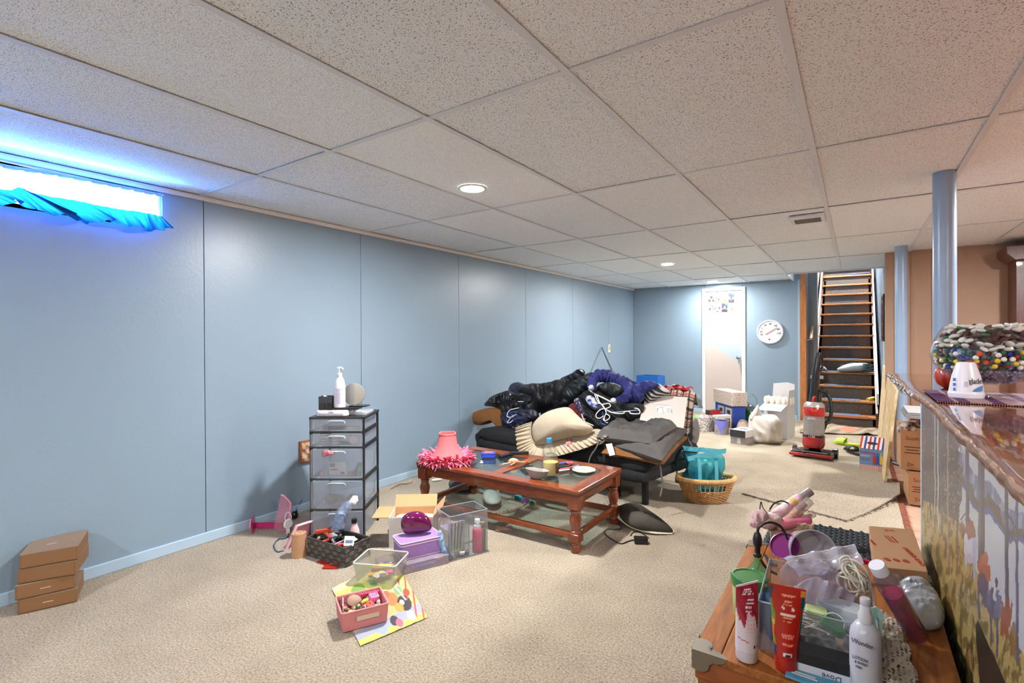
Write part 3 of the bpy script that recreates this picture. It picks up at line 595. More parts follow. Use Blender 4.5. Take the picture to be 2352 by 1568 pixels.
gem = {'clear': mk('glass_gem', B().ball((0, 0, 0), (.0125, .0125, .0062), 14), M('gem_clear', (206, 206, 200), .06, coat=1), sm=True), 'dark': mk('glass_gem', B().ball((0, 0, 0), (.0125, .0125, .0062), 14), M('gem_wine', (60, 26, 32), .06, coat=1), sm=True),
       'green': mk('glass_gem', B().ball((0, 0, 0), (.0125, .0125, .0062), 14), M('gem_green', (24, 96, 58), .06, coat=1), sm=True)}
used = set(); placed = []
def put(pr, key, loc, rot, lab, catn, grp):
    o = pr if key not in used else pr.copy()
    if key in used: COL.objects.link(o)
    used.add(key); o.location = loc; o.rotation_euler = rot; tag(o, lab, catn, grp)
def free(p, d): 
    for q in placed:
        if (q-p).length < d: return False
    placed.append(p); return True
toward = atan2(-cy_, -cx_)
names = list(mc); 
for k in range(2600):
    z = rs.uniform(.097, .148); r = (rin(z)-.0125)*(1-.06*rs.random() if rs.random() < .8 else rs.uniform(.6, .95)); a = toward+rs.uniform(-1.9, 1.9); p = V((cx_+r*cos(a), cy_+r*sin(a), BZ+z))
    if not free(p, .0150): continue
    n = rs.choice(['white', 'white', 'white', 'yellow', 'blue', 'orange red', 'green', 'green', 'teal', 'dark', 'teal'])
    put(proto[n], 'm'+n, p, (0, 0, 0), 'small %s glass marble in the middle layer of the goblet bowl' % n, 'marble', '%s marbles in the goblet bowl' % n)
for k in range(2600):
    z = rs.uniform(.156, .232); top = z > .218
    r = (rin(min(z, .228))-.016)*((1-.06*rs.random()) if not top else sqrt(rs.uniform(.02, 1))); a = toward+rs.uniform(-1.9, 1.9) if not top else rs.uniform(0, 2*pi); p = V((cx_+r*cos(a), cy_+r*sin(a), BZ+z))
    if not free(p, .0165): continue
    n = rs.choice(['clear']*6+['dark', 'dark', 'green'])
    if .178 < z < .21 and abs(a-toward) < .8 and n == 'clear' and rs.random() < .5: n = 'dark'
    put(gem[n], 'g'+n, p, (rs.uniform(-.7, .7), rs.uniform(-.7, .7), 0), {'clear': 'clear', 'dark': 'dark wine red', 'green': 'green'}[n]+' flat glass gem in the upper layer of the goblet bowl', 'glass gem', {'clear': 'clear', 'dark': 'dark', 'green': 'green'}[n]+' glass gems in the goblet bowl')
co = mk('bowl_filling', B().lathe([(0, .086), (.10, .087), (.112, .105), (.118, .14), (.115, .18), (.095, .215), (0, .220)], 24), M('filling_dark', (44, 44, 46), .3, noise_=(60, (150, 150, 146), .1)), None, loc=(cx_, cy_, BZ), kind='stuff', sm=True); tag(co, 'packed inner mass of glass gems and marbles inside the goblet bowl', 'glass gems')
# ceramic pumpkin
pp = F(2180, 891, BT); b = B(); n = 60; vs = []; Rp = px(28, pp)
for j in range(17):
    ph = -pi/2+pi*j/16
    for k in range(n): a = 2*pi*k/n; rr = Rp*cos(ph)*(1-.09*abs(cos(a*5))**3) if 0 else Rp*cos(ph)*(.92+.08*abs(sin(a*5))); vs.append((rr*cos(a), rr*sin(a), Rp*1.02+Rp*1.05*sin(ph)-.004*exp_(-((abs(ph)-pi/2)/.3)**2)))
b.add(vs, [(j*n+k, j*n+(k+1) % n, (j+1)*n+(k+1) % n, (j+1)*n+k) for j in range(16) for k in range(n)])
t = thing('ceramic_pumpkin', 'glossy orange-red ceramic pumpkin half hidden behind the air freshener', 'pumpkin', (pp.x, pp.y, BT)); mk('body', b, M('pumpkin_glaze', (176, 50, 28), .12, coat=1), t, sm=70); mk('stem', B().tube([(0, 0, 2*Rp), (.003, 0, 2*Rp+.012), (.01, .002, 2*Rp+.02)], .005, 8), M('stem_green', (70, 84, 40), .5), t, sm=True)
# tall wooden cabinet at the right edge, in front of the tan wall
cb = YP(2332, 600, 6.0); x0 = cb.x-.0
t = thing('bar_cabinet', 'dark brown wooden bar cabinet with a crown moulding at the right wall', 'cabinet', (0, 0, 0)); cw = wood('cabinet_wood', (104, 50, 34), (66, 28, 20), .35, 5, (9, 9, 1.4), .4)
mk('body', B().box((x0+.45, 6.12, .93), (.9, .28, 1.86)), cw, t, bev=.004)
mk('crown', B().prism([(x0-.02, 0), (x0-.07, .055), (x0-.075, .12), (x0+.95, .12), (x0+.95, 0)], 0, .36, Matrix(((1, 0, 0, 0), (0, 0, -1, 6.26), (0, 1, 0, 1.82), (0, 0, 0, 1)))), cw, t, bev=.004)
mk('door', B().box((x0+.40, 5.972, .9), (.62, .02, 1.6)), M('cabinet_panel_dark', (24, 16, 15), .25), t)
# dark frames on the stair-side wall
for nm, ya, yb, z0, z1, th, lb in (('picture_frame', 6.92, 7.46, 1.13, 1.655, .035, 'dark framed picture on the blue wall beside the stairs, farther one'), ('picture_frame', 6.33, 6.60, 1.04, 1.66, .03, 'dark framed picture on the blue wall beside the stairs, nearer one')):
    t = thing(nm, lb, 'picture', (.28-th/2, (ya+yb)/2, z0), group=None); mk('frame', B().box((0, 0, (z1-z0)/2), (th, yb-ya, z1-z0)), M('frame_black', (28, 22, 30), .3), t, bev=.004); mk('picture_face', B().box((-th/2-.001, 0, (z1-z0)/2), (.003, yb-ya-.05, z1-z0-.05)), M('picture_dark', (54, 26, 34), .2), t)
struct('trim_6', B().box((.274, 7.55, 1.0), (.014, .07, 2.0)).box((.274, 6.70, 1.0), (.014, .05, 2.0)), white)
# ================================================================ pine trunk with everything on it
TX0, TX1, TY0, TY1, TZ = -.33, .19, 1.26, 2.06, .42
t = thing('pine_chest', 'low orange pine trunk with metal corner plates, covered in toiletries', 'trunk', ((TX0+TX1)/2, (TY0+TY1)/2, 0)); W_, D_ = TX1-TX0, TY1-TY0
py_ = wood('trunk_pine', (160, 94, 30), (116, 62, 14), .6, 4, (12, 1.3, 12), .08, 6); px_ = wood('trunk_pine_end', (140, 74, 28), (100, 48, 14), .55, 4, (1.3, 12, 12), .08, 6)
mk('body', B().box((0, 0, .165), (W_-.02, D_-.02, .33)), px_, t, bev=.003)
bx = [-W_/2, -W_/2+.062, -W_/2+.25, W_/2-.085, W_/2]
for k in range(4): mk('lid_board', B().box(((bx[k]+bx[k+1])/2, 0, TZ-.010), (bx[k+1]-bx[k]-.0015, D_, .020)), py_, t, bev=.0025)
mk('lid_rim', B().box((0, 0, .376), (W_-.008, D_-.008, .05)), px_, t, bev=.003); mk('lid_rim', B().box((0, 0, .335), (W_-.02, D_-.02, .03)), px_, t)
plate = M('aged_nickel', (128, 119, 106), .4, .7)
def clover(n=40):
    o = [(0, 0)]
    for k in range(n+1):
        a = pi/2*k/n; r = .055+.018*abs(cos(2*a))-.020*exp_(-((a-pi/4)/.10)**2)*0-.014*(1-abs(cos(3*a)))
        o.append((r*cos(a), r*sin(a)))
    return o
for ax, ay in ((-1, -1), (1, -1), (1, 1), (-1, 1)):
    cx, cyy = ax*W_/2, ay*D_/2; b = B(); C_ = clover()
    b.prism([(cx-ax*p[0]*1.1+ax*.002, cyy-ay*p[1]*.9+ay*.002) for p in C_], TZ, TZ+.0022)
    b.prism(C_, 0, .0022, Matrix(((-ax*1.1, 0, 0, cx+ax*.002), (0, 0, ay, cyy), (0, -.75, 0, TZ+.002), (0, 0, 0, 1)))); b.prism(C_, 0, .0022, Matrix(((0, 0, ax, cx), (-ay, 0, 0, cyy), (0, -.75, 0, TZ+.002), (0, 0, 0, 1))))
    mk('corner_plate', b, plate, t); 
    mk('screw', B().lathe([(0, .003), (.004, .003), (.005, .0)], 10, c=(cx-ax*.036, cyy-ay*.026, TZ+.002)), chrome, t)
for k, (u, v) in enumerate(((1662, 1362), (1716, 1285))):
    p = F(u, v, .36); y = p.y-(TY0+TY1)/2; lt = mk('latch', B().box((-W_/2-.006, y, .335), (.010, .035, .06)).box((-W_/2-.016, y, .345), (.014, .022, .02)).cyl((-W_/2-.02, y-.02, .353), (-W_/2-.02, y+.02, .353), .004), M('latch_black', (22, 20, 22), .35, .5), t, bev=.002)
# squeeze tubes standing on their caps
def sqtube(u, v, utop, vtop, wbase, wtop, depth, lean, label, capc, ink, name='squeeze_tube', capfrac=.14, rz=0):
    p = F(u, v, TZ); hh = HZ(utop, vtop, p)-TZ; s = px(1, p); t = thing(name, label, 'tube', (p.x, p.y, TZ+.003), face(p)+rz)
    rb = wbase*s/2; wt = wtop*s/2; n = 40; zc = hh*capfrac
    b = B(); b.lathe([(0, 0), (rb*.93, 0), (rb*.96, .003), (rb*.96, zc-.001), (rb*.9, zc)], 32); mk('cap', b, capc, t, sm=40)
    def P(q, k):
        z = zc+(hh-zc)*k; e = k**1.3; a = 2*pi*q; ry = rb*(1-e)+.0012*e; rx = rb*(1-e)+wt*e
        return (rx*cos(a)+lean*k*s, ry*sin(a), z+ (0 if k < .999 else 0)+slant*k**6*(rx*cos(a))/max(wt, 1e-6))
    slant = sqtube.slant*s
    o = printed('tube_body', P, 72, 60, ink, t, .25, th=0, sm=60); mk('crimp', B().add([P(0, 1), P(.5, 1), (P(.5, 1)[0], .0012, P(.5, 1)[2]+.004), (P(0, 1)[0], .0012, P(0, 1)[2]+.004), (P(0, 1)[0], -.0012, P(0, 1)[2]), (P(.5, 1)[0], -.0012, P(.5, 1)[2]), (P(.5, 1)[0], -.0012, P(.5, 1)[2]+.004), (P(0, 1)[0], -.0012, P(0, 1)[2]+.004)], [(0, 1, 2, 3), (7, 6, 5, 4), (3, 2, 6, 7), (0, 4, 5, 1), (0, 3, 7, 4), (1, 5, 6, 2)]), capc, t)
    return t, s, hh
def lines(S, T, c, rows, ink=(230, 225, 220), x0=.64, x1=.86):
    for (t0, w0, k) in rows:
        m_ = (abs(T-t0) < .006) & (abs(S-(x0+x1)/2) < w0) & (np.sin(S*900*k) > -.5); c[m_] = ink
def ink1(S, T):
    c = np.zeros((len(S), 3)); c[:] = (198, 186, 190); w_ = .50+.10*np.sin(S*26)+.05*np.sin(S*61)
    c[T > w_] = (150, 30, 50); c[(T > w_+.03) & (np.sin(S*40+T*20) > .3)] = (128, 22, 44); c[(T > .30) & (T < w_) & (np.sin(S*300)*np.cos(T*240) > .35) & (S > .72) & (S < .88)] = (200, 120, 140)
    c[(abs(T-.17-.25*(.72-S)) < .008) & (S > .58) & (S < .74)] = (180, 28, 50); c[(abs(T-.10) < .02) & (S > .80) & (S < .88) & (np.sin(S*800) > 0)] = (30, 24, 30)
    lines(S, T, c, [(.93-.03*i, .05+.02*(i % 3), 1+i*.3) for i in range(6)]+[(.62+.022*i, .05, 1.3) for i in range(4)]); c[(abs(T-.735) < .010) & (abs(S-.78) < .055)] = (225, 215, 212); c[(S > .585) & (S < .61) & (T > .42) & (T < .55)] = (216, 170, 60); return c
def ink2(S, T):
    c = np.zeros((len(S), 3)); c[:] = (156, 28, 16)
    side = (S < .62)+(S > .90); e = .60+.02*np.sin(T*14)
    c[S < e] = (110, 132, 40); c[(S < e) & (T > .55)] = (96, 130, 50); c[(S < e) & (T > .8)] = (40, 60, 60); c[(S < e) & (T < .42) & (T > .28)] = (200, 110, 30); c[(S < e) & (T < .16)] = (50, 50, 90); c[(S < e) & (abs(T-.5+.3*(S-.5)) < .03)] = (210, 150, 50)
    c[(S > .90) & (T > .72)] = (24, 70, 62); c[(S > .885) & (T > .90)] = (190, 120, 40); c[(S > .91) & (T > .4) & (T < .66)] = (40, 76, 50)
    lines(S, T, c, [(.90, .06, 1), (.88, .04, 1.2), (.84, .03, 1.2), (.82, .035, 1), (.80, .03, 1.3), (.77, .05, .7), (.58, .05, 1), (.56, .06, 1.1), (.53, .05, .9), (.51, .05, 1.1), (.44, .035, .6), (.425, .04, .6)], (225, 150, 120), .64, .88)
    c[(abs(T-.625) < .010) & (abs(S-.76) < .075)] = (225, 200, 185)
    for a, b_ in ((.715, .71), (.81, .71)): c[((S-a)/.016)**2+((T-b_)/.026)**2 < 1] = (225, 210, 200)
    c[((S-.715)/.007)**2+((T-.70)/.012)**2 < 1] = (182, 40, 24)
    m_ = (T > .19) & (T < .385) & (abs(S-.765) < .07) & (np.sin(T*420) > .1) & (np.sin(S*1100+T*60) > -.4); c[m_] = (226, 130, 110)
    c[(abs(T-.065) < .028) & (abs(S-.77) < .055)] = (214, 214, 210); c[(abs(T-.065) < .018) & (abs(S-.775) < .035) & (np.sin(S*900) > 0)] = (30, 40, 60); return c
sqtube.slant = 8; sqtube(1715, 1513, 1714, 1345, 49, 48, 1, 1, 'white and crimson squeeze tube standing on its cap at the trunk front', M('cap_white', (190, 180, 184), .3), ink1, rz=.25)
sqtube.slant = 0; sqtube(1805, 1535, 1809, 1353, 50, 76, 1, 3, 'red squeeze tube with green and orange pattern standing on its cap', M('cap_red', (160, 30, 14), .3), ink2, capfrac=.17)
# spray bottle
p = F(1988, 1588, TZ); s = px(1, p); t = thing('spray_bottle', 'white spray bottle of lotion with clear pump cap at the trunk front', 'bottle', (p.x, p.y, TZ), face(p))
mk('body', B().lathe([(0, 0), (28*s, 0), (31*s, 3*s), (31*s, 128*s), (29*s, 142*s), (20*s, 157*s), (14*s, 161*s), (13*s, 166*s)], 36), M('lotion_white', (176, 176, 184), .3), t, sm=40)
mk('collar', B().lathe([(14.5*s, 162*s), (15*s, 178*s), (11*s, 186*s), (14.5*s, 162*s)][:3]+[(11*s, 196*s), (9*s, 200*s)], 24), M('cap_frost', (190, 190, 196), .3), t, sm=40); mk('pump_head', B().lathe([(0, 200*s), (10*s, 200*s), (11*s, 203*s), (11*s, 213*s), (9*s, 216*s), (0, 216*s)], 20), M('cap_frost2', (176, 176, 182), .25), t, sm=40)
for i, (tx, zz, fs, dx) in enumerate((('Wonder', 124, 15, -6), ('LOTION', 88, 10, -10), ('& SWEET', 78, 8, -8), ('MIST', 68, 8, -12))): text(tx, fs*s, M('ink_grey', (80, 78, 86), .5), t, (dx*s, -31.3*s, zz*s), (R(90), 0, R(-12)), sx=.8)
# green-lidded jar
p = F(1722, 1415, TZ); s = px(1, p); hj = HZ(1720, 1320, p)-TZ; t = thing('green_lid_jar', 'round pale yellow tub with a glossy green screw lid on the trunk', 'jar', (p.x, p.y, TZ), face(p))
mk('body', B().lathe([(0, 0), (33*s, 0), (35*s, 4*s), (37*s, hj-20*s), (36*s, hj-18*s)], 40), M('tub_yellow', (168, 172, 110), .35, noise_=(60, (150, 170, 100), .1)), t, sm=40)
mk('lid', B().lathe([(39*s, hj-22*s), (40*s, hj-20*s), (40*s, hj-3*s), (38*s, hj), (34*s, hj+.3*s), (33*s, hj-1.5*s), (0, hj-1.5*s)], 44), M('lid_green', (30, 108, 30), .3, coat=.5), t, sm=40)
# clear acrylic bin, turned like the trunk, holding a jumble
c0, c1 = F(1742, 1492, TZ), F(2017, 1572, TZ); bz0, bz1 = TZ+.004, TZ+.118
ac = glass('acrylic', (246, 248, 250), .93, .02, (210, 214, 224), .9)
bw = (c1-c0).length; ang = atan2(c1.y-c0.y, c1.x-c0.x); bd = .275; ctr = (c0+c1)/2+V((-sin(ang), cos(ang), 0))*(bd/2)
t = thing('acrylic_bin', 'large open clear acrylic bin full of odds and ends on the trunk', 'bin', (ctr.x, ctr.y, TZ+.001), ang)
bin_ = mk('bin_walls', opencrate(B(), bw, bd, .118, .003), ac, t, bev=.001)
rimm = glass('acrylic_edge', (190, 196, 206), .55, .05, (196, 200, 210), .9)
b = B(); 
for x in (-1, 1):
    for y in (-1, 1): b.cyl((x*(bw/2-.0015), y*(bd/2-.0015), .002), (x*(bw/2-.0015), y*(bd/2-.0015), .118), .0019, n=6)
q = [(-bw/2, -bd/2), (bw/2, -bd/2), (bw/2, bd/2), (-bw/2, bd/2)]
for k in range(4): b.cyl((*q[k], .118), (*q[(k+1) % 4], .118), .0019, n=6)
mk('bin_edges', b, rimm, t)
TB = Matrix.Translation((ctr.x, ctr.y, TZ+.005)) @ Matrix.Rotation(ang, 4, 'Z')
def inb(x, y, z): return TB @ V((x*bw/2, y*bd/2, z))
def in_thing(n, lab, cat_, x, y, z, rot=(0, 0, 0)):
    p = inb(x, y, z); return thing(n, lab, cat_, p, rot=(rot[0], rot[1], rot[2]+ang))
# contents
t = in_thing('black_carton', 'black and white soap carton lying at the front of the acrylic bin', 'box', .12, -1.16, -.003, (0, 0, 0))
mk('carton', B().box((0, 0, .024), (.112, .05, .048)), M('carton_black', (26, 26, 30), .3), t, bev=.001); mk('white_band', B().box((.002, -.0256, .0115), (.104, .0012, .022)), M('carton_white', (196, 198, 208), .4), t); text('Dove', .017, M('ink_navy', (60, 64, 84), .5), t, (.018, -.0264, .011), (R(90), R(180), 0))
t = in_thing('blue_packet', 'flat teal blue packet lying in front of the soap carton', 'packet', .10, -1.46, -.002, (0, 0, -.1)); mk('sleeve', B().box((0, 0, .003), (.13, .055, .005)), M('packet_blue', (70, 140, 168), .4), t, bev=.001); mk('label_lines', B().box((-.03, .0, .0058), (.04, .004, .0005)).box((-.03, -.008, .0058), (.05, .004, .0005)), offwhite, t)
t = in_thing('card_box', 'tall navy and black carton standing inside the acrylic bin, left side', 'box', -.72, -.30, 0, (0, 0, .3)); mk('carton', B().box((0, 0, .045), (.05, .07, .09)), M('navy_carton', (44, 70, 106), .35), t, bev=.001); mk('dark_face', B().box((.0255, 0, .045), (.001, .06, .08)), black, t)
t = in_thing('swab_box', 'dark patterned carton of cotton swabs lying in the acrylic bin', 'box', -.05, -.62, 0, (0, 0, .1)); mk('carton', B().box((0, 0, .025), (.09, .06, .05)), M('swab_carton', (50, 46, 50), .4, noise_=(60, (120, 116, 110), .1)), t, bev=.001)
ws_ = M('swab_white', (226, 220, 214), .8)
for k in range(26):
    r_ = random.Random(k); t = in_thing('cotton_swab', 'white cotton swab in the loose bundle inside the acrylic bin', 'cotton swab', r_.uniform(-.25, .45), r_.uniform(-.75, -.35), .062+.001*k*.6, (0, r_.uniform(-.12, .12), r_.uniform(-.5, .9))); t['group'] = 'loose cotton swabs in the acrylic bin'
    mk('stick', B().cyl((-.034, 0, 0), (.034, 0, 0), .0011, n=6), ws_, t); mk('cotton_tip', B().ball((-.036, 0, 0), (.006, .0025, .0025), 8).ball((.036, 0, 0), (.006, .0025, .0025), 8), ws_, t, sm=True)
for i in range(3):
    t = in_thing('cotton_swab', ['cotton swab standing upright behind the red tube', 'cotton swab standing upright beside a leaning one', 'cotton swab leaning upright behind the red tube'][i], 'cotton swab', -.33+.06*i, -.1, .05, (0, .1*i-.1, 0)); t['group'] = 'upright cotton swabs in the acrylic bin'
    mk('stick', B().cyl((0, 0, 0), (0, 0, .06), .0011, n=6), ws_, t); mk('cotton_tip', B().ball((0, 0, .063), (.0028, .0028, .006), 8), ws_, t, sm=True)
grn = M('floss_green', (6, 96, 44), .25, coat=.4)
t = in_thing('floss_dispenser', 'green flip-top floss dispenser with a pale green case in the bin', 'floss dispenser', .30, -.80, .078, (.5, .25, -.3)); b = B(); loft(b, [[(x*sc_, y*sc_, z) for x, y in rrect(.052, .034, .012)] for z, sc_ in ((0, .85), (.004, 1), (.018, 1), (.024, .82))]); mk('case', b, grn, t, sm=50); mk('opening', B().prism(rrect(.03, .018, .006), .0235, .0248), M('floss_dark', (8, 84, 44), .4), t); mk('strap', B().tube([(.02*cos(a), .02*sin(a)*.8, .026+.012*sin(a)) for a in np.linspace(0, pi, 12)], .0012, 6), glass('clear_film', (240, 245, 240), .6), t)
t = in_thing('floss_refill', 'pale green plastic refill case beside the green dispenser', 'floss dispenser', .0, -.55, .085, (.2, .1, .2)); mk('case', B().prism(rrect(.045, .03, .008), 0, .016), M('floss_pale', (196, 218, 150), .35), t, bev=.002)
fr_ = glass('frosted_plastic', (226, 232, 232), .45, .15, (206, 212, 214), .6)
t = in_thing('plastic_cup', 'frosted rectangular plastic cup lying on its side in the bin', 'cup', .12, -.12, .085, (R(84), 0, R(56))); mk('cup', opencrate(B(), .062, .05, .11, .002, tap=.8), fr_, t, bev=.004)
t = in_thing('foam_ball', 'off-white round sponge behind the upright cotton swabs', 'sponge', -.52, .02, .075); mk('sponge', B().ball((0, 0, 0), .027, 16), M('sponge_white', (214, 206, 196), .9, bump=(80, .3)), t, sm=True)
t = in_thing('blue_leaflet', 'folded pale blue leaflet standing behind the red tube', 'leaflet', -.50, -.38, .06, (R(-20), R(-25), .3)); mk('sheet', B().sheet(lambda a, c: (.045*(a-.5)*(1-c*.7), .012*sin(a*3), .07*c), 8, 6, .0008), M('leaflet_blue', (130, 174, 192), .5), t, sm=True)
t = in_thing('blue_comb', 'pale blue and yellow plastic comb behind the spray bottle', 'comb', .90, -.55, .04, (.05, .12, .1)); mk('comb_body', B().prism([(-.016, 0), (.016, 0), (.018, .05), (.014, .09), (0, .10), (-.014, .09), (-.018, .05)], 0, .003, Matrix(((1, 0, 0, 0), (0, 0, 1, 0), (0, 1, 0, 0), (0, 0, 0, 1)))), M('comb_blue', (120, 178, 206), .3, noise_=(12, (176, 200, 150), .2)), t, bev=.001)
t = in_thing('makeup_pencil', 'thin dark red makeup pencil lying across the barcode box', 'pencil', .60, -.28, .098, (0, .25, -1.0)); mk('barrel', B().cyl((-.045, 0, 0), (.04, 0, 0), .003, n=8), M('pencil_wine', (92, 36, 48), .3), t, sm=True); mk('tip', B().cyl((.04, 0, 0), (.05, 0, 0), .003, .0006, 8), black, t)
t = in_thing('barcode_box', 'pale lilac carton with a barcode in the acrylic bin', 'box', .48, -.25, .05, (.3, .05, -.15)); mk('carton', B().box((0, 0, .012), (.09, .05, .024)), M('carton_lilac', (178, 172, 190), .4), t, bev=.001)
b = B(); [b.box((-.03+.0022*k, -.004, .0245), (.001 if k % 3 else .0016, .026, .0006)) for k in range(28)]; mk('barcode', b, M('ink_indigo', (50, 50, 92), .5), t)
dkp = in_thing('dark_pouch', 'dark brown mesh pouch of brushes inside the acrylic bin', 'pouch', .55, .25, .04); b = B(); quadpuff(b, [(-.06, -.04, 0), (.06, -.04, 0), (.06, .04, 0.01), (-.06, .04, .01)], .03, 16, fold=.004); mk('pouch', b, M('pouch_brown', (60, 48, 44), .8), dkp, sm=True)
# crumpled clear film bags
def film(name, lab, pts, th, seed, par=None, mat=None, fold=.012, z=None, **k):
    b = B(); puff(b, pts, th, fold*1.5, 34, seed, 16, 12, **k); o = mk(name, b, mat or glass('poly_film', (246, 244, 250), .80, .12, (214, 206, 218), 1.0), par, sm=60); tag(o, lab, 'plastic bag'); return o
dd = dep(ctr)-.02
film('plastic_bag', 'crumpled clear plastic bag of lilac tissue inside the acrylic bin', [DP(u, v, dd+.03) for u, v in ((1792, 1310), (1815, 1288), (1870, 1290), (1930, 1318), (1968, 1362), (1950, 1395), (1900, 1385), (1850, 1352), (1800, 1340))], .022, 3, dirn=(.2, -.6, .9))
film('plastic_bag', 'crumpled white and clear wrapper on the heap in the bin', [DP(u, v, dd) for u, v in ((1830, 1345), (1872, 1325), (1900, 1340), (1958, 1365), (1968, 1392), (1930, 1420), (1880, 1400), (1838, 1372))], .02, 5, mat=glass('tissue_film', (240, 236, 246), .45, .2, (206, 196, 212), 1.0), dirn=(.2, -.6, .9))
a_, b_, c_, d_ = DP(1800, 1283, dd+.12), DP(1962, 1250, dd+.16), DP(1985, 1292, dd+.06), DP(1836, 1322, dd+.04)
zb = printed('zip_bag', lambda q, k: (a_*(1-q)+b_*q)*(1-k)+(d_*(1-q)+c_*q)*k+V((0, 0, .004*sin(q*19)+.003*sin(k*11))), 24, 10, lambda S, T: np.zeros((len(S), 3))+210, None, th=.002); zb.data.materials.clear(); zb.data.materials.append(glass('zip_film', (240, 240, 246), .72, .1, (214, 212, 222), 1.0)); tag(zb, 'clear zip-lock bag lying flat across the back of the acrylic bin', 'plastic bag')
mk('zip_strip', B().tube([a_*(1-q)*.97+b_*q*.97+(d_*(1-q)+c_*q)*.03 for q in np.linspace(.02, .98, 12)], .0022, 6), M('zip_white', (220, 220, 226), .3), zb)
# coiled white cable
cc = DP(1958, 1330, dd+.02); b = B(); r_ = random.Random(4); pts = []
for k in range(14):
    ra = .024+.011*r_.random(); tx, ty = r_.uniform(-.5, .5), r_.uniform(-.4, .6); of = V((r_.uniform(-.006, .006), r_.uniform(-.006, .006), r_.uniform(-.012, .012)))
    T_ = Euler((tx+.9, ty, r_.uniform(0, 3))).to_matrix()
    for j in range(20): a = 2*pi*j/20; pts.append(cc+of+T_ @ V((ra*cos(a), ra*.85*sin(a), .002*k)))
b.tube(pts, .0024, 7); b.tube(cat([cc+V(q) for q in ((-.02, 0, .01), (-.026, .01, .04), (-.008, .012, .052), (.004, 0, .03), (.012, -.004, .0))], 8, False), .0024, 7)
o = mk('cable_coil', b, M('cable_cream', (196, 190, 172), .4), sm=True); tag(o, 'tangled cream coloured cable coil on top of the acrylic bin', 'cable')
mk('cable_tie', B().tube([cc+V((.03*cos(a)*.5, -.006+.02*sin(a), .036*sin(a))) for a in np.linspace(0, 2*pi, 16)], .003, 6), M('cable_cream', (196, 190, 172), .4), o, sm=True)
# long bottle of magenta liquid leaning across the bin corner
p1, p0 = F(2108, 1462, TZ+.022), DP(2022, 1312, dep(F(2108, 1462, TZ+.022))-.02); ax_ = (p0-p1); L_ = ax_.length; q_ = ax_.to_track_quat('Z', 'Y'); t = thing('bath_bottle', 'long clear bottle of magenta liquid with white cap leaning on the bin', 'bottle', p1, rot=q_.to_euler())
s = px(1, p1); Rb = 23*s
mk('liquid', B().lathe([(0, .003), (Rb-.003, .003), (Rb-.002, .01), (Rb-.002, L_*.68), (0, L_*.68)], 28), M('magenta_liquid', (110, 14, 48), .15, noise_=(40, (160, 20, 80), .2)), t, sm=40)
mk('bottle', B().lathe([(0, 0), (Rb-.002, 0), (Rb, .003), (Rb, L_*.88), (Rb*.75, L_*.96), (Rb*.55, L_)], 32), glass('clear_pet', (240, 232, 240), .9, .04, (220, 200, 214), .8), t, sm=40)
mk('cap', B().lathe([(0, L_-.004), (Rb*.72, L_-.004), (Rb*.74, L_+.018), (Rb*.7, L_+.021), (0, L_+.021)], 28), M('cap_white2', (216, 216, 222), .3), t, sm=40)
# crocheted doily hanging over the front right
def doily(q, k):
    P0, P1, P2, P3 = F(2018, 1400, TZ+.01), F(2060, 1430, TZ+.01), F(2110, 1600, TZ+.006), F(2000, 1640, TZ+.006)
    p = (P0*(1-q)+P1*q)*(1-k)+(P3*(1-q)+P2*q)*k; x = .35*sin(k*17)*q; p = p+(P2-P3)*.10*abs(sin(k*3.2*pi))*q**2
    return p+V((0, 0, .006*abs(sin(k*14+q*5))+.006*q*abs(sin(k*9))))
dm = M('crochet_cotton', (178, 170, 156), .9); nt, bs, N, L = nodes(dm); tc = N('ShaderNodeTexCoord'); v = N('ShaderNodeTexVoronoi'); v.inputs['Scale'].default_value = 105; v.inputs['Randomness'].default_value = .3; L(tc.outputs['Object'], v.inputs['Vector'])
c_ = N('ShaderNodeMath'); c_.operation = 'GREATER_THAN'; c_.inputs[1].default_value = .46; L(v.outputs['Distance'], c_.inputs[0]); L(c_.outputs[0], bs.inputs['Alpha'])
o = mk('crochet_doily', B().sheet(doily, 26, 60, .0022), dm, sm=True); tag(o, 'off-white crocheted lace doily lying on the trunk front right', 'doily')
# grey shower cap, black mesh in a clear bag
film('shower_cap', 'puffy grey translucent shower cap on the right of the trunk', [F(u, v, TZ+.03) for u, v in ((2060, 1352), (2085, 1338), (2122, 1345), (2150, 1372), (2170, 1408), (2162, 1436), (2120, 1442), (2082, 1425), (2058, 1390))], .05, 8, mat=glass('grey_vinyl', (206, 210, 216), .35, .15, (170, 174, 182), .7), fold=.008, dirn=(0, -.3, 1), back=.55)
o = film('plastic_bag', 'clear bag holding a round black mesh sponge behind the bottle', [F(u, v, TZ+.02) for u, v in ((2018, 1300), (2045, 1290), (2075, 1305), (2097, 1322), (2080, 1335), (2055, 1345), (2030, 1330))], .02, 9, fold=.006, dirn=(0, -.3, 1))
o = mk('mesh_sponge', B().ball(F(2052, 1318, TZ+.02), (.03, .03, .018), 20), M('mesh_black', (38, 40, 44), .8, bump=(90, .6)), sm=True); tag(o, 'round black mesh sponge inside the clear bag', 'sponge')
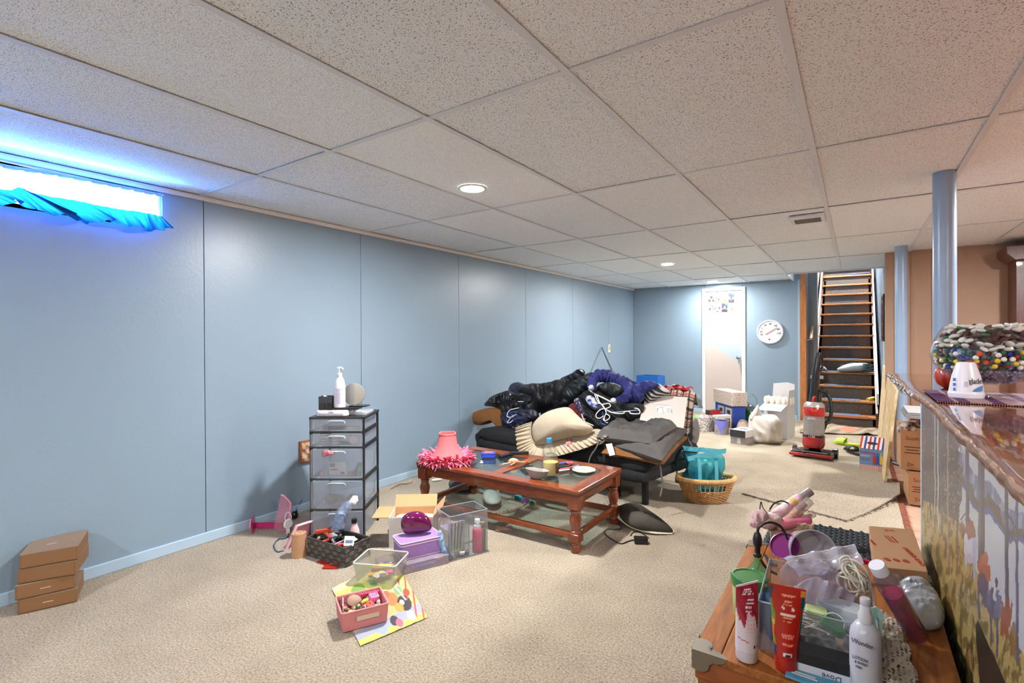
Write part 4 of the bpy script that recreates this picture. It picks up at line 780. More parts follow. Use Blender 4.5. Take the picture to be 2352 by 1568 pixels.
# tilted clear tub and its purple lid
pc = DP(1868, 1268, dep(F(1868, 1285, TZ+.04))); pc.z = max(pc.z, TZ+.062); s = px(1, pc)
t = thing('clear_tub', 'clear round plastic tub with purple print lying on its side', 'tub', pc, rot=V((-.35, .9, -.22)).to_track_quat('-Z', 'Y').to_euler())
def tubink(S, T):
    c = np.zeros((len(S), 3)); c[:] = (206, 204, 212); k = np.sin(S*44)*np.cos(T*9+S*11)
    for a in (.1, .45, .8): c[(abs(S-a) < .10) & (abs(T-.32) < .10)] = (110, 96, 190); c[(abs(S-a) < .085) & (abs(T-.32) < .06) & (np.sin(S*380) > 0)] = (210, 120, 180); c[(abs(S-a-.02) < .07) & (abs(T-.66) < .14) & (k > -.3)] = (150, 110, 190)
    return c
r0, r1, h = 48*s, 40*s, 66*s
mk('tub_wall', B().lathe([(0, -h), (r1, -h), (r0, 0), (r0+.003, 0), (r0+.003, .004), (r0-.001, .004), (r0-.002, -.002), (r1-.002, -h+.002), (0, -h+.002)], 44), glass('tub_clear', (236, 236, 244), .42, .08, (214, 214, 222), .9), t, sm=40)
for k in range(3): a0 = -pi/2+.9*(k-1)*1.6; mk('purple_print', B().sheet(lambda q, c: ((r1+(r0-r1)*(.35+.3*c)+.0006)*cos(a0+.5*(q-.5)), (r1+(r0-r1)*(.35+.3*c)+.0006)*sin(a0+.5*(q-.5)), -h*(.65-.3*c)+.004*sin(q*9)), 12, 4), M('print_purple', (120, 96, 180), .4), t, sm=True)
pl_ = DP(1803, 1255, dep(F(1803, 1280, TZ+.02))); pl_.z = max(pl_.z, TZ+.045); o = mk('purple_cover', B().lathe([(0, 0), (.040, 0), (.045, .002), (.046, .008), (.043, .009), (.041, .004), (0, .004)], 40), M('lid_purple', (112, 18, 96), .3), sm=40, loc=pl_, rot=V((-.15, -.6, .55)).to_track_quat('Z', 'Y').to_euler()); tag(o, 'round purple plastic lid propped against the clear tub', 'lid')
# green glass flask with a black bulb pump and hose
p = F(1740, 1345, TZ); s = px(1, p); t = thing('flask_pump', 'small green glass flask with black bulb pump and curved hose', 'bottle', (p.x, p.y, TZ), face(p)); gg = glass('green_glass', (190, 236, 200), .82, .03, (120, 200, 140), .9)
mk('flask', B().lathe([(0, 0), (19*s, 0), (23*s, 4*s), (24*s, 16*s), (22*s, 34*s), (12*s, 50*s), (8*s, 56*s), (8*s, 70*s), (9*s, 72*s)], 32), gg, t, sm=40); mk('amber_liquid', B().lathe([(0, 1*s), (20*s, 2*s), (22*s, 14*s), (0, 14*s)], 24), M('amber', (150, 110, 70), .2), t, sm=True)
mk('pump', B().lathe([(0, 68*s), (9*s, 68*s), (9*s, 74*s), (6*s, 76*s), (6*s, 90*s), (9*s, 94*s), (10*s, 108*s), (7*s, 120*s), (3*s, 126*s), (0, 127*s)], 20), black, t, sm=40)
mk('hose', B().tube(cat([(0, 0, 120*s), (4*s, 0, 136*s), (24*s, 6*s, 148*s), (48*s, 10*s, 140*s), (62*s, 14*s, 112*s)], 8, False), 3*s, 8), black, t, sm=True); mk('hose', B().tube(cat([(6*s, 6*s, 60*s), (20*s, 8*s, 40*s), (40*s, 10*s, 30*s)], 8, False), 3*s, 8), black, t, sm=True)
# magenta plate behind the bottle
o = mk('magenta_dish', B().lathe([(0, 0), (.035, .001), (.048, .010), (.050, .010), (.037, -.001), (0, -.002)], 36), M('dish_magenta', (196, 22, 76), .3), sm=40, loc=F(1985, 1292, TZ+.06), rot=(-.3, .15, 0)); tag(o, 'magenta plastic dish behind the cable coil', 'dish')
# shipping carton laid on the trunk's far end
q = [F(1985, 1240, TZ+.002), F(1995, 1207, TZ+.07), F(2095, 1215, TZ+.07), F(2131, 1316, TZ+.05), F(2012, 1296, TZ+.05)]
A_, B_, C_, D_ = F(1996, 1207, TZ+.072), F(2096, 1215, TZ+.072), F(2131, 1313, TZ+.055), F(2008, 1300, TZ+.055)
t = tag(mk('shipping_carton', B().hexa([p-V((0, 0, .052)) for p in (A_, D_, C_, B_)], [A_, D_, C_, B_]), M('kraft_carton', (166, 126, 92), .75), bev=.0015), 'flat kraft carton with red printing on the trunk end beside the mural', 'box')
ri = M('carton_red_ink', (176, 66, 46), .7); nn = (B_-A_).cross(D_-A_).normalized(); nn = nn if nn.z > 0 else -nn; ex = (B_-A_).normalized(); ey = nn.cross(ex)
def onbox(sx_, sy_, txt, size, rot): 
    p = A_.lerp(B_, sx_).lerp(D_.lerp(C_, sx_), sy_)+nn*.0012; m_ = Matrix((ex, ey, nn)).transposed().to_euler(); o = text(txt, size, ri, t, p, m_); o.rotation_euler = (Matrix((ex, ey, nn)).transposed() @ Matrix.Rotation(rot, 3, 'Z')).to_euler()
onbox(.82, .70, 'PARKER BAGS', .020, R(-90)); onbox(.52, .33, 'SPEC NOTICE', .008, R(-90)); onbox(.44, .33, 'IF THE SEAL IS BROKEN', .005, R(-90)); onbox(.38, .33, 'CHECK ALL CONTENTS', .005, R(-90)); onbox(.45, .09, '(810)', .014, 0); onbox(.03, .45, 'PARKER', .012, R(-90))
onbox(.45, .82, '@ @ @', .020, 0)
# beige basket with body sprays, behind on a black foam-lined case
kx = thing('foam_case', 'open black case lined with egg-crate foam behind the trunk', 'case', (-.065, 2.32, .0)); fb = B()
cz = .36; mk('case_shell', B().box((0, 0, cz/2), (.50, .44, cz)), M('case_black', (24, 22, 24), .5), kx, bev=.006)
fm = B().sheet(lambda a, c: (-.235+.47*a, -.205+.41*c, cz+.014+.010*sin(a*pi*26)*sin(c*pi*22)), 104, 88, .012); mk('egg_crate_foam', fm, M('foam_dark', (58, 64, 68), .9), kx, sm=True)
bp_ = F(1782, 1285, cz+.028); bp_ = V((-.215, 2.24, cz+.028)); t = thing('woven_basket', 'small beige woven basket of body sprays behind the purple lid', 'basket', bp_, .15)
mk('basket_wall', opencrate(B(), .15, .12, .088, .005, tap=.92), M('woven_beige', (206, 184, 150), .85, noise_=(90, (150, 124, 92), .15), bump=(110, .8)), t, bev=.004)
def lean(name, lab, ctg, uv0, uv1, dd_, r, parts, group=None):
    a, b_ = DP(*uv0, dd_[0]), DP(*uv1, dd_[1]); L_ = (b_-a).length; t = thing(name, lab, ctg, a, rot=(b_-a).to_track_quat('Z', 'Y').to_euler(), group=group)
    for n_, prof, mt in parts: mk(n_, B().lathe([(x*r, z*L_) for x, z in prof], 24), mt, t, sm=40)
    return t
db = dep(bp_); clearp = glass('spray_clear', (244, 240, 240), .75, .04, (226, 214, 214), .9)
lean('body_spray', 'white body spray with pink fruit print and silver cap leaning up', 'bottle', (1772, 1190), (1862, 1128), (db, db+.03), .0215, [('body', [(0, 0), (1, 0), (1, .68), (.8, .74)], M('spray_white_pink', (226, 214, 216), .3, noise_=(24, (226, 150, 170), .12))), ('label_band', [(1.02, .50), (1.02, .60)], M('band_orange', (222, 176, 96), .4)), ('cap', [(0, .74), (.75, .74), (.75, 1), (0, 1)], M('cap_silver', (186, 180, 182), .2, .7)), ('overcap', [(.95, .66), (.98, .84), (.8, .88)], clearp)])
lean('body_spray', 'copper liquid body spray in a clear square cap, leaning', 'bottle', (1800, 1205), (1856, 1152), (db-.03, db), .022, [('liquid', [(0, 0), (.95, 0), (.95, .55), (0, .55)], M('copper_liquid', (196, 96, 56), .2, noise_=(60, (226, 170, 130), .1))), ('bottle', [(1, 0), (1.02, .6), (.9, .62)], clearp), ('collar', [(0, .6), (.4, .6), (.4, .9), (0, .9)], M('rose_gold', (214, 150, 124), .2, .8)), ('cap', [(.85, .6), (.85, 1.05), (0, 1.05)], clearp)])
lean('body_spray', 'second copper body spray lying lowest of the leaning bottles', 'bottle', (1812, 1212), (1868, 1178), (db-.04, db-.02), .017, [('liquid', [(0, 0), (.95, 0), (.95, .6), (0, .6)], M('copper_liquid', (196, 96, 56), .2)), ('cap', [(.8, .6), (.85, 1.0), (0, 1.0)], clearp), ('collar', [(0, .6), (.4, .6), (.4, .9), (0, .9)], M('rose_gold', (214, 150, 124), .2, .8))])
lean('body_spray', 'pink body spray bottle lying level above the basket rim', 'bottle', (1788, 1206), (1858, 1198), (db-.05, db-.04), .0195, [('body', [(0, 0), (.95, 0), (1, .05), (1, .5), (.9, .52)], M('spray_pink', (222, 130, 150), .2)), ('cap', [(0, .5), (.98, .52), (.98, .97), (.9, 1), (0, 1)], M('spray_cap_pink', (206, 96, 140), .25))])
b = B(); 
for u, v, r, k in ((1745, 1185, .028, 1), (1762, 1198, .03, 2), (1735, 1200, .022, 3), (1782, 1196, .024, 4)):
    c = DP(u, v, db-.04); pts = [c+V((r*1.1*cos(a), 0, r*sin(a)*.9)) for a in np.linspace(0, 2*pi, 9)[:-1]]; puff(b, pts, r, .007, 40, k, 8, 6, back=1)
o = mk('fluffy_scrunchie', b, M('pink_fleece', (222, 166, 164), .95, sheen=1, bump=(300, 1)), sm=True); tag(o, 'fluffy pale pink fleece headband on top of the basket', 'headband')
b = B(); quadpuff(b, [bp_+V(q) for q in ((-.06, -.04, .085), (.06, -.045, .085), (.06, .045, .085), (-.06, .045, .085))], .012, 14, fold=.006); o = mk('paper_liner', b, M('liner_grey', (196, 190, 180), .7, noise_=(40, (150, 146, 140), .2)), sm=True); tag(o, 'crinkled grey paper filling the top of the beige basket', 'paper')
b = B().tube(cat([DP(u, v, db-.02) for u, v in ((1745, 1172), (1748, 1152), (1752, 1165), (1762, 1178))], 6, False), .002, 6).tube(cat([DP(u, v, db+.0) for u, v in ((1768, 1170), (1778, 1156), (1795, 1150), (1810, 1155))], 6, False), .003, 6); o = mk('hair_clip', b, black, sm=True); tag(o, 'thin black hair clip arms sticking up behind the fluffy headband', 'hair clip')
b = B().tube(cat([F(u, v, TZ-.03) for u, v in ((1712, 1296), (1722, 1272), (1738, 1255), (1755, 1246))], 6, False), .006, 6).tube(cat([F(u, v, TZ+.01) for u, v in ((1758, 1275), (1768, 1292), (1785, 1298))], 6, False), .005, 6); o = mk('strap', b, black, sm=True); tag(o, 'black carrying strap hanging at the trunk back left corner', 'strap')
# ================================================================ coffee table
TT = .35; ax0, ax1, ay0, ay1 = -2.46, -1.24, 2.46, 3.07; cxx, cyy0 = (ax0+ax1)/2, (ay0+ay1)/2; LW, LD = ax1-ax0, ay1-ay0
t = thing('coffee_table', 'reddish cherry coffee table with turned legs and inset glass panels', 'coffee table', (cxx, cyy0, 0))
mx_, my_ = LW/2, LD/2; rw = .085
for s_ in (-1, 1):
    mk('top_rail', B().box((0, s_*(my_-rw/2), TT-.011), (LW, rw, .022)), cherry, t, bev=.005); mk('top_rail', B().box((s_*(mx_-rw/2), 0, TT-.0112), (rw, LD-2*rw+.002, .0222)), cherryy, t, bev=.004)
    mk('top_edge', B().box((0, s_*(my_-.012), TT-.030), (LW-.012, .018, .016)).box((s_*(mx_-.012), 0, TT-.030), (.018, LD-.012, .016)), M('cherry_dark_line', (88, 34, 18), .35), t, bev=.003)
    mk('apron', B().box((0, s_*(my_-.035), TT-.060), (LW-.09, .018, .055)), cherry, t, bev=.002); mk('apron', B().box((s_*(mx_-.035), 0, TT-.060), (.018, LD-.09, .055)), cherryy, t, bev=.002)
    mk('stretcher', B().box((0, s_*(my_-.045), .088), (LW-.12, .028, .034)), cherry, t, bev=.007); mk('stretcher', B().box((s_*(mx_-.045), 0, .088), (.028, LD-.12, .034)), cherryy, t, bev=.007)
mk('top_rail', B().box((0, 0, TT-.0115), (.075, LD-2*rw+.002, .0215)), cherryy, t, bev=.003)
tg = glass('table_glass', (205, 222, 222), .90, .015, (120, 140, 140), .9)
for s_ in (-1, 1): mk('glass_panel', B().box((s_*(mx_-rw+.0375)/2, 0, TT-.009), (mx_-rw-.0375-.002, LD-2*rw-.002, .005)), tg, t)
for a in (-1, 1):
    for c in (-1, 1):
        px_0, py_0 = a*(mx_-.042), c*(my_-.042); b = B()
        b.box((px_0, py_0, TT-.022-.045), (.068, .068, .09)); b.lathe([(.022, .235), (.030, .230), (.030, .222), (.024, .216), (.027, .205), (.034, .185), (.033, .165), (.026, .135), (.022, .122), (.030, .116), (.032, .110), (.026, .104), (.024, .10)], 24, c=(px_0, py_0, .0))
        b.box((px_0, py_0, .084), (.066, .066, .046)); b.lathe([(.022, .062), (.030, .057), (.031, .050), (.025, .046), (.031, .04), (.030, .02), (.024, 0)], 24, c=(px_0, py_0, 0))
        mk('leg', b, cherryz, t, sm=35, bev=.004)
def TP(u, v, z=TT): return F(u, v, z)
# lampshade with feather trim, upside-right on the table corner
sp_ = V((-2.30, 2.60, TT)); s = px(1, sp_); zt = HZ(1040, 993, sp_); t = thing('feathered_lampshade', 'pink fabric lampshade with a fluffy feather hem on the table corner', 'lampshade', sp_, face(sp_)); hh = zt-TT
pinkf = M('shade_pink', (222, 104, 108), .8, bump=(300, .2)); pr = [(46*s, .010), (42*s, .02), (34*s, .045), (28*s, .075), (22*s, .110), (19*s, hh-.015), (18.5*s, hh)]
mk('shade', B().lathe(pr+[(r-.002, z) for r, z in pr[::-1]]+[pr[0]], 36), pinkf, t, sm=60); mk('top_binding', B().lathe([(19.5*s, hh-.012), (20.2*s, hh-.006), (19.5*s, hh+.001), (17.8*s, hh), (18*s, hh-.01), (19.5*s, hh-.012)], 36), M('binding_pink', (226, 120, 124), .7), t, sm=True)
b = B(); [b.cyl((r_*cos(a), r_*sin(a), .012), (r2*cos(a), r2*sin(a), hh-.01), .0012, n=4) for a in np.linspace(0, 2*pi, 9)[:-1] for r_, r2 in ((45.6*s, 18.6*s),)][0:0]; 
for k in range(8): a = 2*pi*k/8; mk('seam', B().tube([(r*cos(a)*1.005, r*sin(a)*1.005, z) for r, z in pr], .0009, 4), M('binding_pink', (226, 120, 124), .7), t)
fb = B(); rs = random.Random(2)
for k in range(760):
    a = rs.uniform(0, 2*pi); r0 = rs.uniform(36, 52)*s; ln = rs.uniform(12, 27)*s; up_ = rs.uniform(-.3, 1.5); wv = rs.uniform(3.5, 7.5)*s; tw = rs.uniform(-1.3, 1.3); z0 = rs.uniform(.008, .030)
    d = V((cos(a+tw), sin(a+tw), up_*.5)); sd = V((-sin(a+tw), cos(a+tw), rs.uniform(-.4, .4))).normalized(); p0 = V((r0*cos(a), r0*sin(a), z0)); pts = []
    for j in range(5):
        q = j/4; pp = p0+d*ln*q+V((0, 0, up_*.012*q-.030*q*q*max(0, (r0+ln*q)/(60*s)-.6)*1.2)); pp.z = max(pp.z, .0015 if hypot(pp.x, pp.y) < 62*s else -.03)
        wj = wv*(.35, .9, 1, .7, .1)[j]; pts += [pp-sd*wj*.5, pp+sd*wj*.5]
    fb.add(pts, [(2*j, 2*j+1, 2*j+3, 2*j+2) for j in range(4)])
mk('feather_trim', fb, M('feather_pink', (246, 122, 148), .8, noise_=(50, (226, 84, 120), .2)), t, kind='stuff')
o = mk('plastic_stopper', B().lathe([(0, 0), (.011, 0), (.012, .004), (.006, .010), (.007, .016), (0, .018)], 16), white, sm=40, loc=TP(1106, 1063, TT-.004)); tag(o, 'small white plastic knob beside the feathers on the glass', 'knob')
p = TP(1122, 1049); s = px(1, p); t = thing('blue_tin', 'small blue tin with an orange label on the far left glass', 'tin', p+V((0, 0, .0)), face(p)-.1); tb = M('tin_blue', (46, 74, 190), .25, coat=.4)
mk('tin_base', B().prism(rrect(.098, .066, .012), 0, .022), tb, t, bev=.002); mk('lid', B().prism(rrect(.101, .069, .013), .0225, .032), tb, t, bev=.003); mk('label_print', B().prism(rrect(.06, .03, .008), .0322, .0326), M('tin_orange', (214, 96, 80), .4), t); text('TREASURE', .012, M('ink_pale', (190, 200, 236), .5), t, (0, .018, .0328), (0, 0, 0))
def remote(uv0, uv1, w_, h, lab, btn):
    a, c = TP(*uv0), TP(*uv1); m_ = (a+c)/2; t = thing('remote_control', lab, 'remote', (m_.x, m_.y, TT+.0005), atan2(c.y-a.y, c.x-a.x)); L_ = (c-a).length
    mk('body', B().prism(rrect(L_, w_, .008), 0, h), black, t, bev=.003)
    for k in range(btn): mk('button', B().lathe([(0, .001), (.0028, .001), (.0032, 0)], 10, c=(-L_*.4+L_*.8*k/btn, .006*(1 if k % 2 else -1), h+.0004)), M('button_purple', (110, 60, 190), .4) if k in (btn//2, btn//2+1) else M('button_grey', (86, 86, 92), .5), t)
remote((1170, 1044), (1214, 1042), .038, .018, 'black remote control with purple keys at the back of the table', 10); remote((1148, 1050), (1172, 1044), .034, .012, 'slim dark grey remote lying beside the bigger remote', 5)
# rubber chicken toy
p = TP(1180, 1066); s = px(1, p); t = thing('rubber_chicken', 'plucked rubber chicken toy lying across the table middle bar', 'toy', (p.x, p.y, TT+.001), YAW); ck = M('chicken_skin', (202, 150, 118), .5); og = M('chicken_orange', (226, 92, 36), .45)
b = B(); b.tube(cat([(-12*s, 0, .012), (-6*s, .0, .020), (2*s, 0, .020), (10*s, 0, .016), (20*s, .003, .012), (26*s, .004, .012)], 5, False), [.004+.016*max(0, sin(pi*min(1, k/17)))**.8*(1 if k < 16 else .3) for k in range(26)], 12)
mk('body', b, ck, t, sm=True); mk('leg', B().tube(cat([(-6*s, -.01, .012), (-16*s, -.02, .010), (-26*s, -.028, .006)], 5, False), .005, 8), ck, t, sm=True); mk('leg', B().tube(cat([(2*s, -.016, .012), (-2*s, -.034, .010), (-8*s, -.05, .006)], 5, False), .005, 8), ck, t, sm=True)
for q in ((-28*s, -.029), (-10*s, -.054)): 
    b = B(); [b.cyl((q[0], q[1], .005), (q[0]-.012*cos(a), q[1]-.012*sin(a), .003), .0025, n=6) for a in (-.2, .5, 1.2)]; mk('foot', b, og, t, sm=True)
b = B().ball((30*s, .004, .014), (.009, .008, .010), 12); mk('head', b, og, t, sm=True); b = B(); [b.ball((29*s+.005*k, .004, .024-.001*k), .004, 8) for k in (-1, 0, 1)]; mk('comb', b, og, t, sm=True); mk('beak', B().cyl((34*s, .003, .013), (39*s, .001, .011), .003, .0005, 8), M('beak_yellow', (226, 160, 60), .4), t)
# jar of yellow liquid, bottle with blue cap behind it
p = TP(1265, 1090); s = px(1, p); t = thing('glass_jar', 'glass jar half full of cloudy yellow liquid on the table', 'jar', (p.x, p.y, TT+.001), face(p)); cg = glass('jar_glass', (246, 246, 240), .93, .03, (214, 214, 206), .8)
hj = HZ(1265, 1042, p)-TT
mk('jar', B().lathe([(0, 0), (15*s, 0), (18*s, .004), (18.5*s, hj*.35), (18*s, hj*.72), (14*s, hj*.88), (14.5*s, hj*.91), (14.5*s, hj)], 32), cg, t, sm=40); mk('yellow_liquid', B().lathe([(0, .003), (15*s, .003), (17.3*s, .006), (17.3*s, hj*.62), (0, hj*.62)], 28), M('brine', (206, 182, 116), .3), t, sm=40); mk('lid_ring', B().lathe([(15.3*s, hj*.90), (15.6*s, hj*.93), (15.3*s, hj*.96), (14.6*s, hj*.93), (15.3*s, hj*.90)], 24), cg, t, sm=True)
mk('label', B().sheet(lambda q, k: (18.8*s*cos(-.9+q*.9), 18.8*s*sin(-.9+q*.9), hj*(.12+.5*k)), 8, 2), M('label_green', (96, 116, 50), .5, noise_=(40, (60, 40, 30), .1)), t, sm=True); mk('label_picture', B().sheet(lambda q, k: (19.1*s*cos(-.8+q*.6), 19.1*s*sin(-.8+q*.6), hj*(.25+.22*k)), 8, 2), M('label_red', (120, 40, 28), .5), t, sm=True)
p = V((-1.60, 2.74, TT)); p = TP(1257, 1078); s = px(1, p); hb = HZ(1258, 1012, p)-TT; t = thing('water_bottle', 'empty clear plastic bottle with a blue cap behind the jar', 'bottle', (p.x-.01, p.y+.045, TT+.001), face(p))
s *= 1.04; hb *= 1.03; mk('bottle', B().lathe([(0, 0), (13*s, 0), (14*s, .003), (13*s, hb*.12), (14*s, hb*.3), (13*s, hb*.36), (14*s, hb*.42), (14*s, hb*.62), (11*s, hb*.74), (6*s, hb*.84), (5*s, hb*.88), (5*s, hb*.93)], 28), cg, t, sm=40); mk('cap', B().lathe([(0, hb*.87), (6*s, hb*.87), (6.2*s, hb), (5.5*s, hb*1.01), (0, hb*1.01)], 20), M('cap_blue', (36, 136, 196), .3), t, sm=40)
# grey heart-shaped bowl
p = TP(1234, 1098); t = thing('grey_bowl', 'small grey plastic bowl with a pinched rim at the table front edge', 'bowl', (p.x, p.y, TT+.0005), YAW-.25); n = 48
def ring(sc_, z): return [((.066*cos(a)*(1+.05*cos(2*a)))*sc_, (.042*sin(a)-.012*exp_(-((a-pi/2)/.35)**2)*(-1)**0)*sc_, z+.006*cos(a)*(-1)*sc_*(z > .01)) for a in np.linspace(0, 2*pi, n+1)[:-1]]
b = B(); loft(b, [ring(.45, 0), ring(.62, .004), ring(.85, .028), ring(1, .050), ring(1.03, .052), ring(.96, .050), ring(.80, .028), ring(.5, .006)]); mk('bowl', b, M('bowl_grey', (146, 142, 138), .45), t, sm=60)
# scissors and markers, cream stand
p = TP(1300, 1064); t = thing('scissors', 'pink-handled scissors lying behind the markers on the glass', 'scissors', (p.x, p.y, TT+.004), YAW+.25); pk = M('handle_coral', (222, 74, 84), .35)
for k, (x, y) in enumerate(((.022, .014), (.026, -.010))): mk('handle', B().tube([(x+.020*cos(a), y+.012*sin(a), 0) for a in np.linspace(0, 2*pi, 18)[:-1]], .0042, 8, True), pk, t, sm=True)
mk('blade', B().prism([(0, -.004), (-.055, 0), (0, .006)], -.001, .001), chrome, t); mk('blade', B().prism([(0, -.006), (-.055, -.006), (0, .003)], .0012, .0028), chrome, t)
for i, (q0, q1, c1, c2, lb) in enumerate(((((1280, 1073), (1312, 1068), (26, 26, 28), (26, 26, 28), 'black felt marker lying behind the jar')), ((1286, 1078), (1330, 1069), (206, 66, 50), (40, 120, 180), 'red marker with a blue cap on the right glass panel'), ((1270, 1067), (1300, 1062), (60, 80, 170), (60, 80, 170), 'blue marker lying next to the scissors'), ((1283, 1081), (1320, 1076), (226, 220, 214), (26, 26, 28), 'white-barrelled marker in front of the red marker'))):
    a, c = TP(*q0, TT+.007), TP(*q1, TT+.007); m_ = a.lerp(c, .7); o = thing('marker', lb, 'marker', a, rot=(c-a).to_track_quat('Z', 'Y').to_euler(), group='felt markers on the glass'); L_ = (c-a).length
    mk('barrel', B().cyl((0, 0, 0), (0, 0, L_*.7), .0058, n=12), M('mk%d' % i, c1, .3), o, sm=True); mk('cap', B().lathe([(.0063, L_*.66), (.0063, L_*.97), (.004, L_), (0, L_)], 12), M('mkc%d' % i, c2, .3), o, sm=True)
p = TP(1341, 1080); b = B(); n = 56; R_ = [( (.068+.006*abs(cos(a*2)))*(1+.12*exp_(-((a-2.4)/.4)**2))) for a in np.linspace(0, 2*pi, n+1)[:-1]]
loft(b, [[(R_[k]*sc_*cos(2*pi*k/n), R_[k]*sc_*sin(2*pi*k/n), z) for k in range(n)] for sc_, z in ((.92, 0), (1, .003), (1, .007), (.94, .010), (.45, .009), (.42, .006))]); o = mk('cream_trivet', b, M('trivet_cream', (214, 204, 176), .6, noise_=(110, (190, 182, 150), .1), bump=(120, .8)), sm=50, loc=(p.x, p.y, TT+.0005), rot=(0, 0, .4)); tag(o, 'cream lobed trivet with embossed pattern at the table right end', 'trivet')
mk('centre_print', B().prism([(.022*cos(a), .013*sin(a)*(1.3+sin(a)*.6)) for a in np.linspace(0, 2*pi, 20)[:-1]], .0066, .0074), M('print_greygreen', (150, 160, 150), .5), o)
# ================================================================ sofa bed
SB = M('sofa_black', (17, 17, 19), .9, noise_=(40, (30, 30, 32), .2), bump=(200, .4)); SBm = M('sofa_mesh', (12, 12, 13), .6)
t = thing('sofa_bed', 'black fabric sofa bed buried under clothes and cushions', 'sofa', (-1.96, 3.97, 0), -.20)
def soft(dx, dy, dz, c, name, n=16, sag=.012, seed=0):
    """rounded upholstered block"""
    b = B(); vs = []; idx = {}; fs = []
    def key(i, j, k): 
        if (i, j, k) in idx: return idx[(i, j, k)]
        p = V((2*i/n-1, 2*j/n-1, 2*k/6-1)); q = V((p.x, p.y, p.z)); r_ = .12
        e = V((max(abs(p.x)-(1-r_*.5/dx), 0)*(1 if p.x > 0 else -1), 0, 0))
        w_ = noise.noise(V((p.x*5*dx+seed, p.y*5*dy, p.z*2+seed)))
        rx, ry, rz_ = dx/2, dy/2, dz/2; rr = min(rz_, .06); x, y, z = p.x*rx, p.y*ry, p.z*rz_
        cxn, cyn, czn = max(-rx+rr, min(rx-rr, x)), max(-ry+rr, min(ry-rr, y)), max(-rz_+rr, min(rz_-rr, z)); d = V((x-cxn, y-cyn, z-czn)); 
        if d.length > rr: d = d.normalized()*rr
        q = V((cxn, cyn, czn))+d; q += d.normalized()*w_*sag if d.length > 1e-6 else V((0, 0, w_*sag*(1 if p.z > 0 else -1)))
        idx[(i, j, k)] = len(vs); vs.append(q+V(c)); return idx[(i, j, k)]
    for i in range(n):
        for j in range(n): fs += [(key(i, j, 6), key(i+1, j, 6), key(i+1, j+1, 6), key(i, j+1, 6)), (key(i, j, 0), key(i, j+1, 0), key(i+1, j+1, 0), key(i+1, j, 0))]
    for i in range(n):
        for k in range(6): fs += [(key(i, 0, k), key(i+1, 0, k), key(i+1, 0, k+1), key(i, 0, k+1)), (key(i, n, k), key(i, n, k+1), key(i+1, n, k+1), key(i+1, n, k)), (key(0, i, k), key(0, i, k+1), key(0, i+1, k+1), key(0, i+1, k)), (key(n, i, k), key(n, i+1, k), key(n, i+1, k+1), key(n, i, k+1))]
    b.add(vs, fs); return mk(name, b, SB, t, sm=60)
soft(1.74, .84, .125, (.02, -.06, .305), 'seat_cushion', seed=1); soft(1.74, .84, .10, (.02, -.07, .225), 'seat_base', seed=4); o = soft(1.66, .11, .44, (-.06, .45, .49), 'backrest', seed=2); 
o = soft(.15, .80, .22, (-.84, -.02, .37), 'armrest', seed=7); o.rotation_euler = (0, -.18, 0)
mk('leg', B().box((.80, -.32, .10), (.035, .035, .20), rz=.0), SBm, t); mk('leg', B().box((.55, -.30, .10), (.05, .03, .2)), SBm, t); mk('leg', B().box((-.75, -.35, .10), (.035, .035, .2)), SBm, t); mk('leg', B().box((.82, .35, .10), (.035, .035, .2)), SBm, t); mk('leg', B().box((-.75, .35, .10), (.035, .035, .2)), SBm, t)
mk('caster', B().cyl((.82, .10, .10), (.86, .10, .10), .03, n=16).cyl((.82, .10, .10), (.82, .10, .2), .008), chrome, t, sm=40)
# ---- soft things on the sofa
def soft_thing(name, lab, ctg, uvs, y, th, mat, fold=.02, fs=14, seed=0, back=.6, group=None, sm=70, fa=0, ctr=None, **k):
    um = sum(q[0] for q in uvs)/len(uvs); y += max(0, min(.24, (1420-um)/320*.24))
    pts = [YP(q[0], q[1], (q[2] if len(q) > 2 else y)) for q in uvs]; b = B(); puff(b, pts, th, fold, fs, seed, 26, 14, back=back, fa=fa, ctr=ctr, dirn=(.35, -.85, .35), **k); o = mk(name, b, mat, sm=sm); tag(o, lab, ctg, group); return o
jk = M('jacket_black', (24, 24, 28), .55, bump=(90, .3)); jk2 = M('jacket_black_nylon', (26, 28, 34), .35, bump=(60, .2)); nv = M('puffer_navy', (34, 36, 54), .45); gn = M('jacket_bottle_green', (20, 30, 34), .5); ind = M('knit_indigo', (40, 44, 110), .8, bump=(120, .8)); cordm = M('corduroy_brown', (132, 86, 44), .85, bump=(200, .6))
soft_thing('brown_cushion', 'brown corduroy cushion with piped edge at the sofa left end', 'cushion', [(1075, 956), (1098, 943), (1130, 936), (1152, 942), (1162, 965), (1172, 990), (1172, 1005), (1152, 992), (1135, 970), (1118, 966), (1106, 976), (1086, 972)], 3.74, .07, cordm, .006, 10, 1)
soft_thing('black_jacket', 'black nylon jacket draped over the sofa left arm', 'jacket', [(1112, 930), (1128, 912), (1150, 902), (1168, 897), (1190, 905), (1230, 900), (1250, 925), (1225, 945), (1205, 960), (1180, 975), (1158, 960), (1145, 940), (1128, 933)], 3.78, .085, jk2, .05, 15, 2)
soft_thing('navy_puffer_jacket', 'dark navy quilted puffer hanging below the black jacket', 'jacket', [(1150, 952), (1168, 945), (1195, 940), (1228, 940), (1238, 958), (1215, 975), (1200, 992), (1182, 1004), (1164, 992), (1154, 972)], 3.66, .075, nv, .02, 26, 3, fa=1.2)
soft_thing('quilted_coat', 'dark blue-grey quilted coat with a puffy shoulder at the heap back left', 'coat', [(1168, 902), (1172, 885), (1190, 878), (1210, 884), (1235, 882), (1240, 905), (1205, 920), (1180, 915)], 4.02, .09, M('coat_slate', (52, 54, 72), .5), .014, 20, 4)
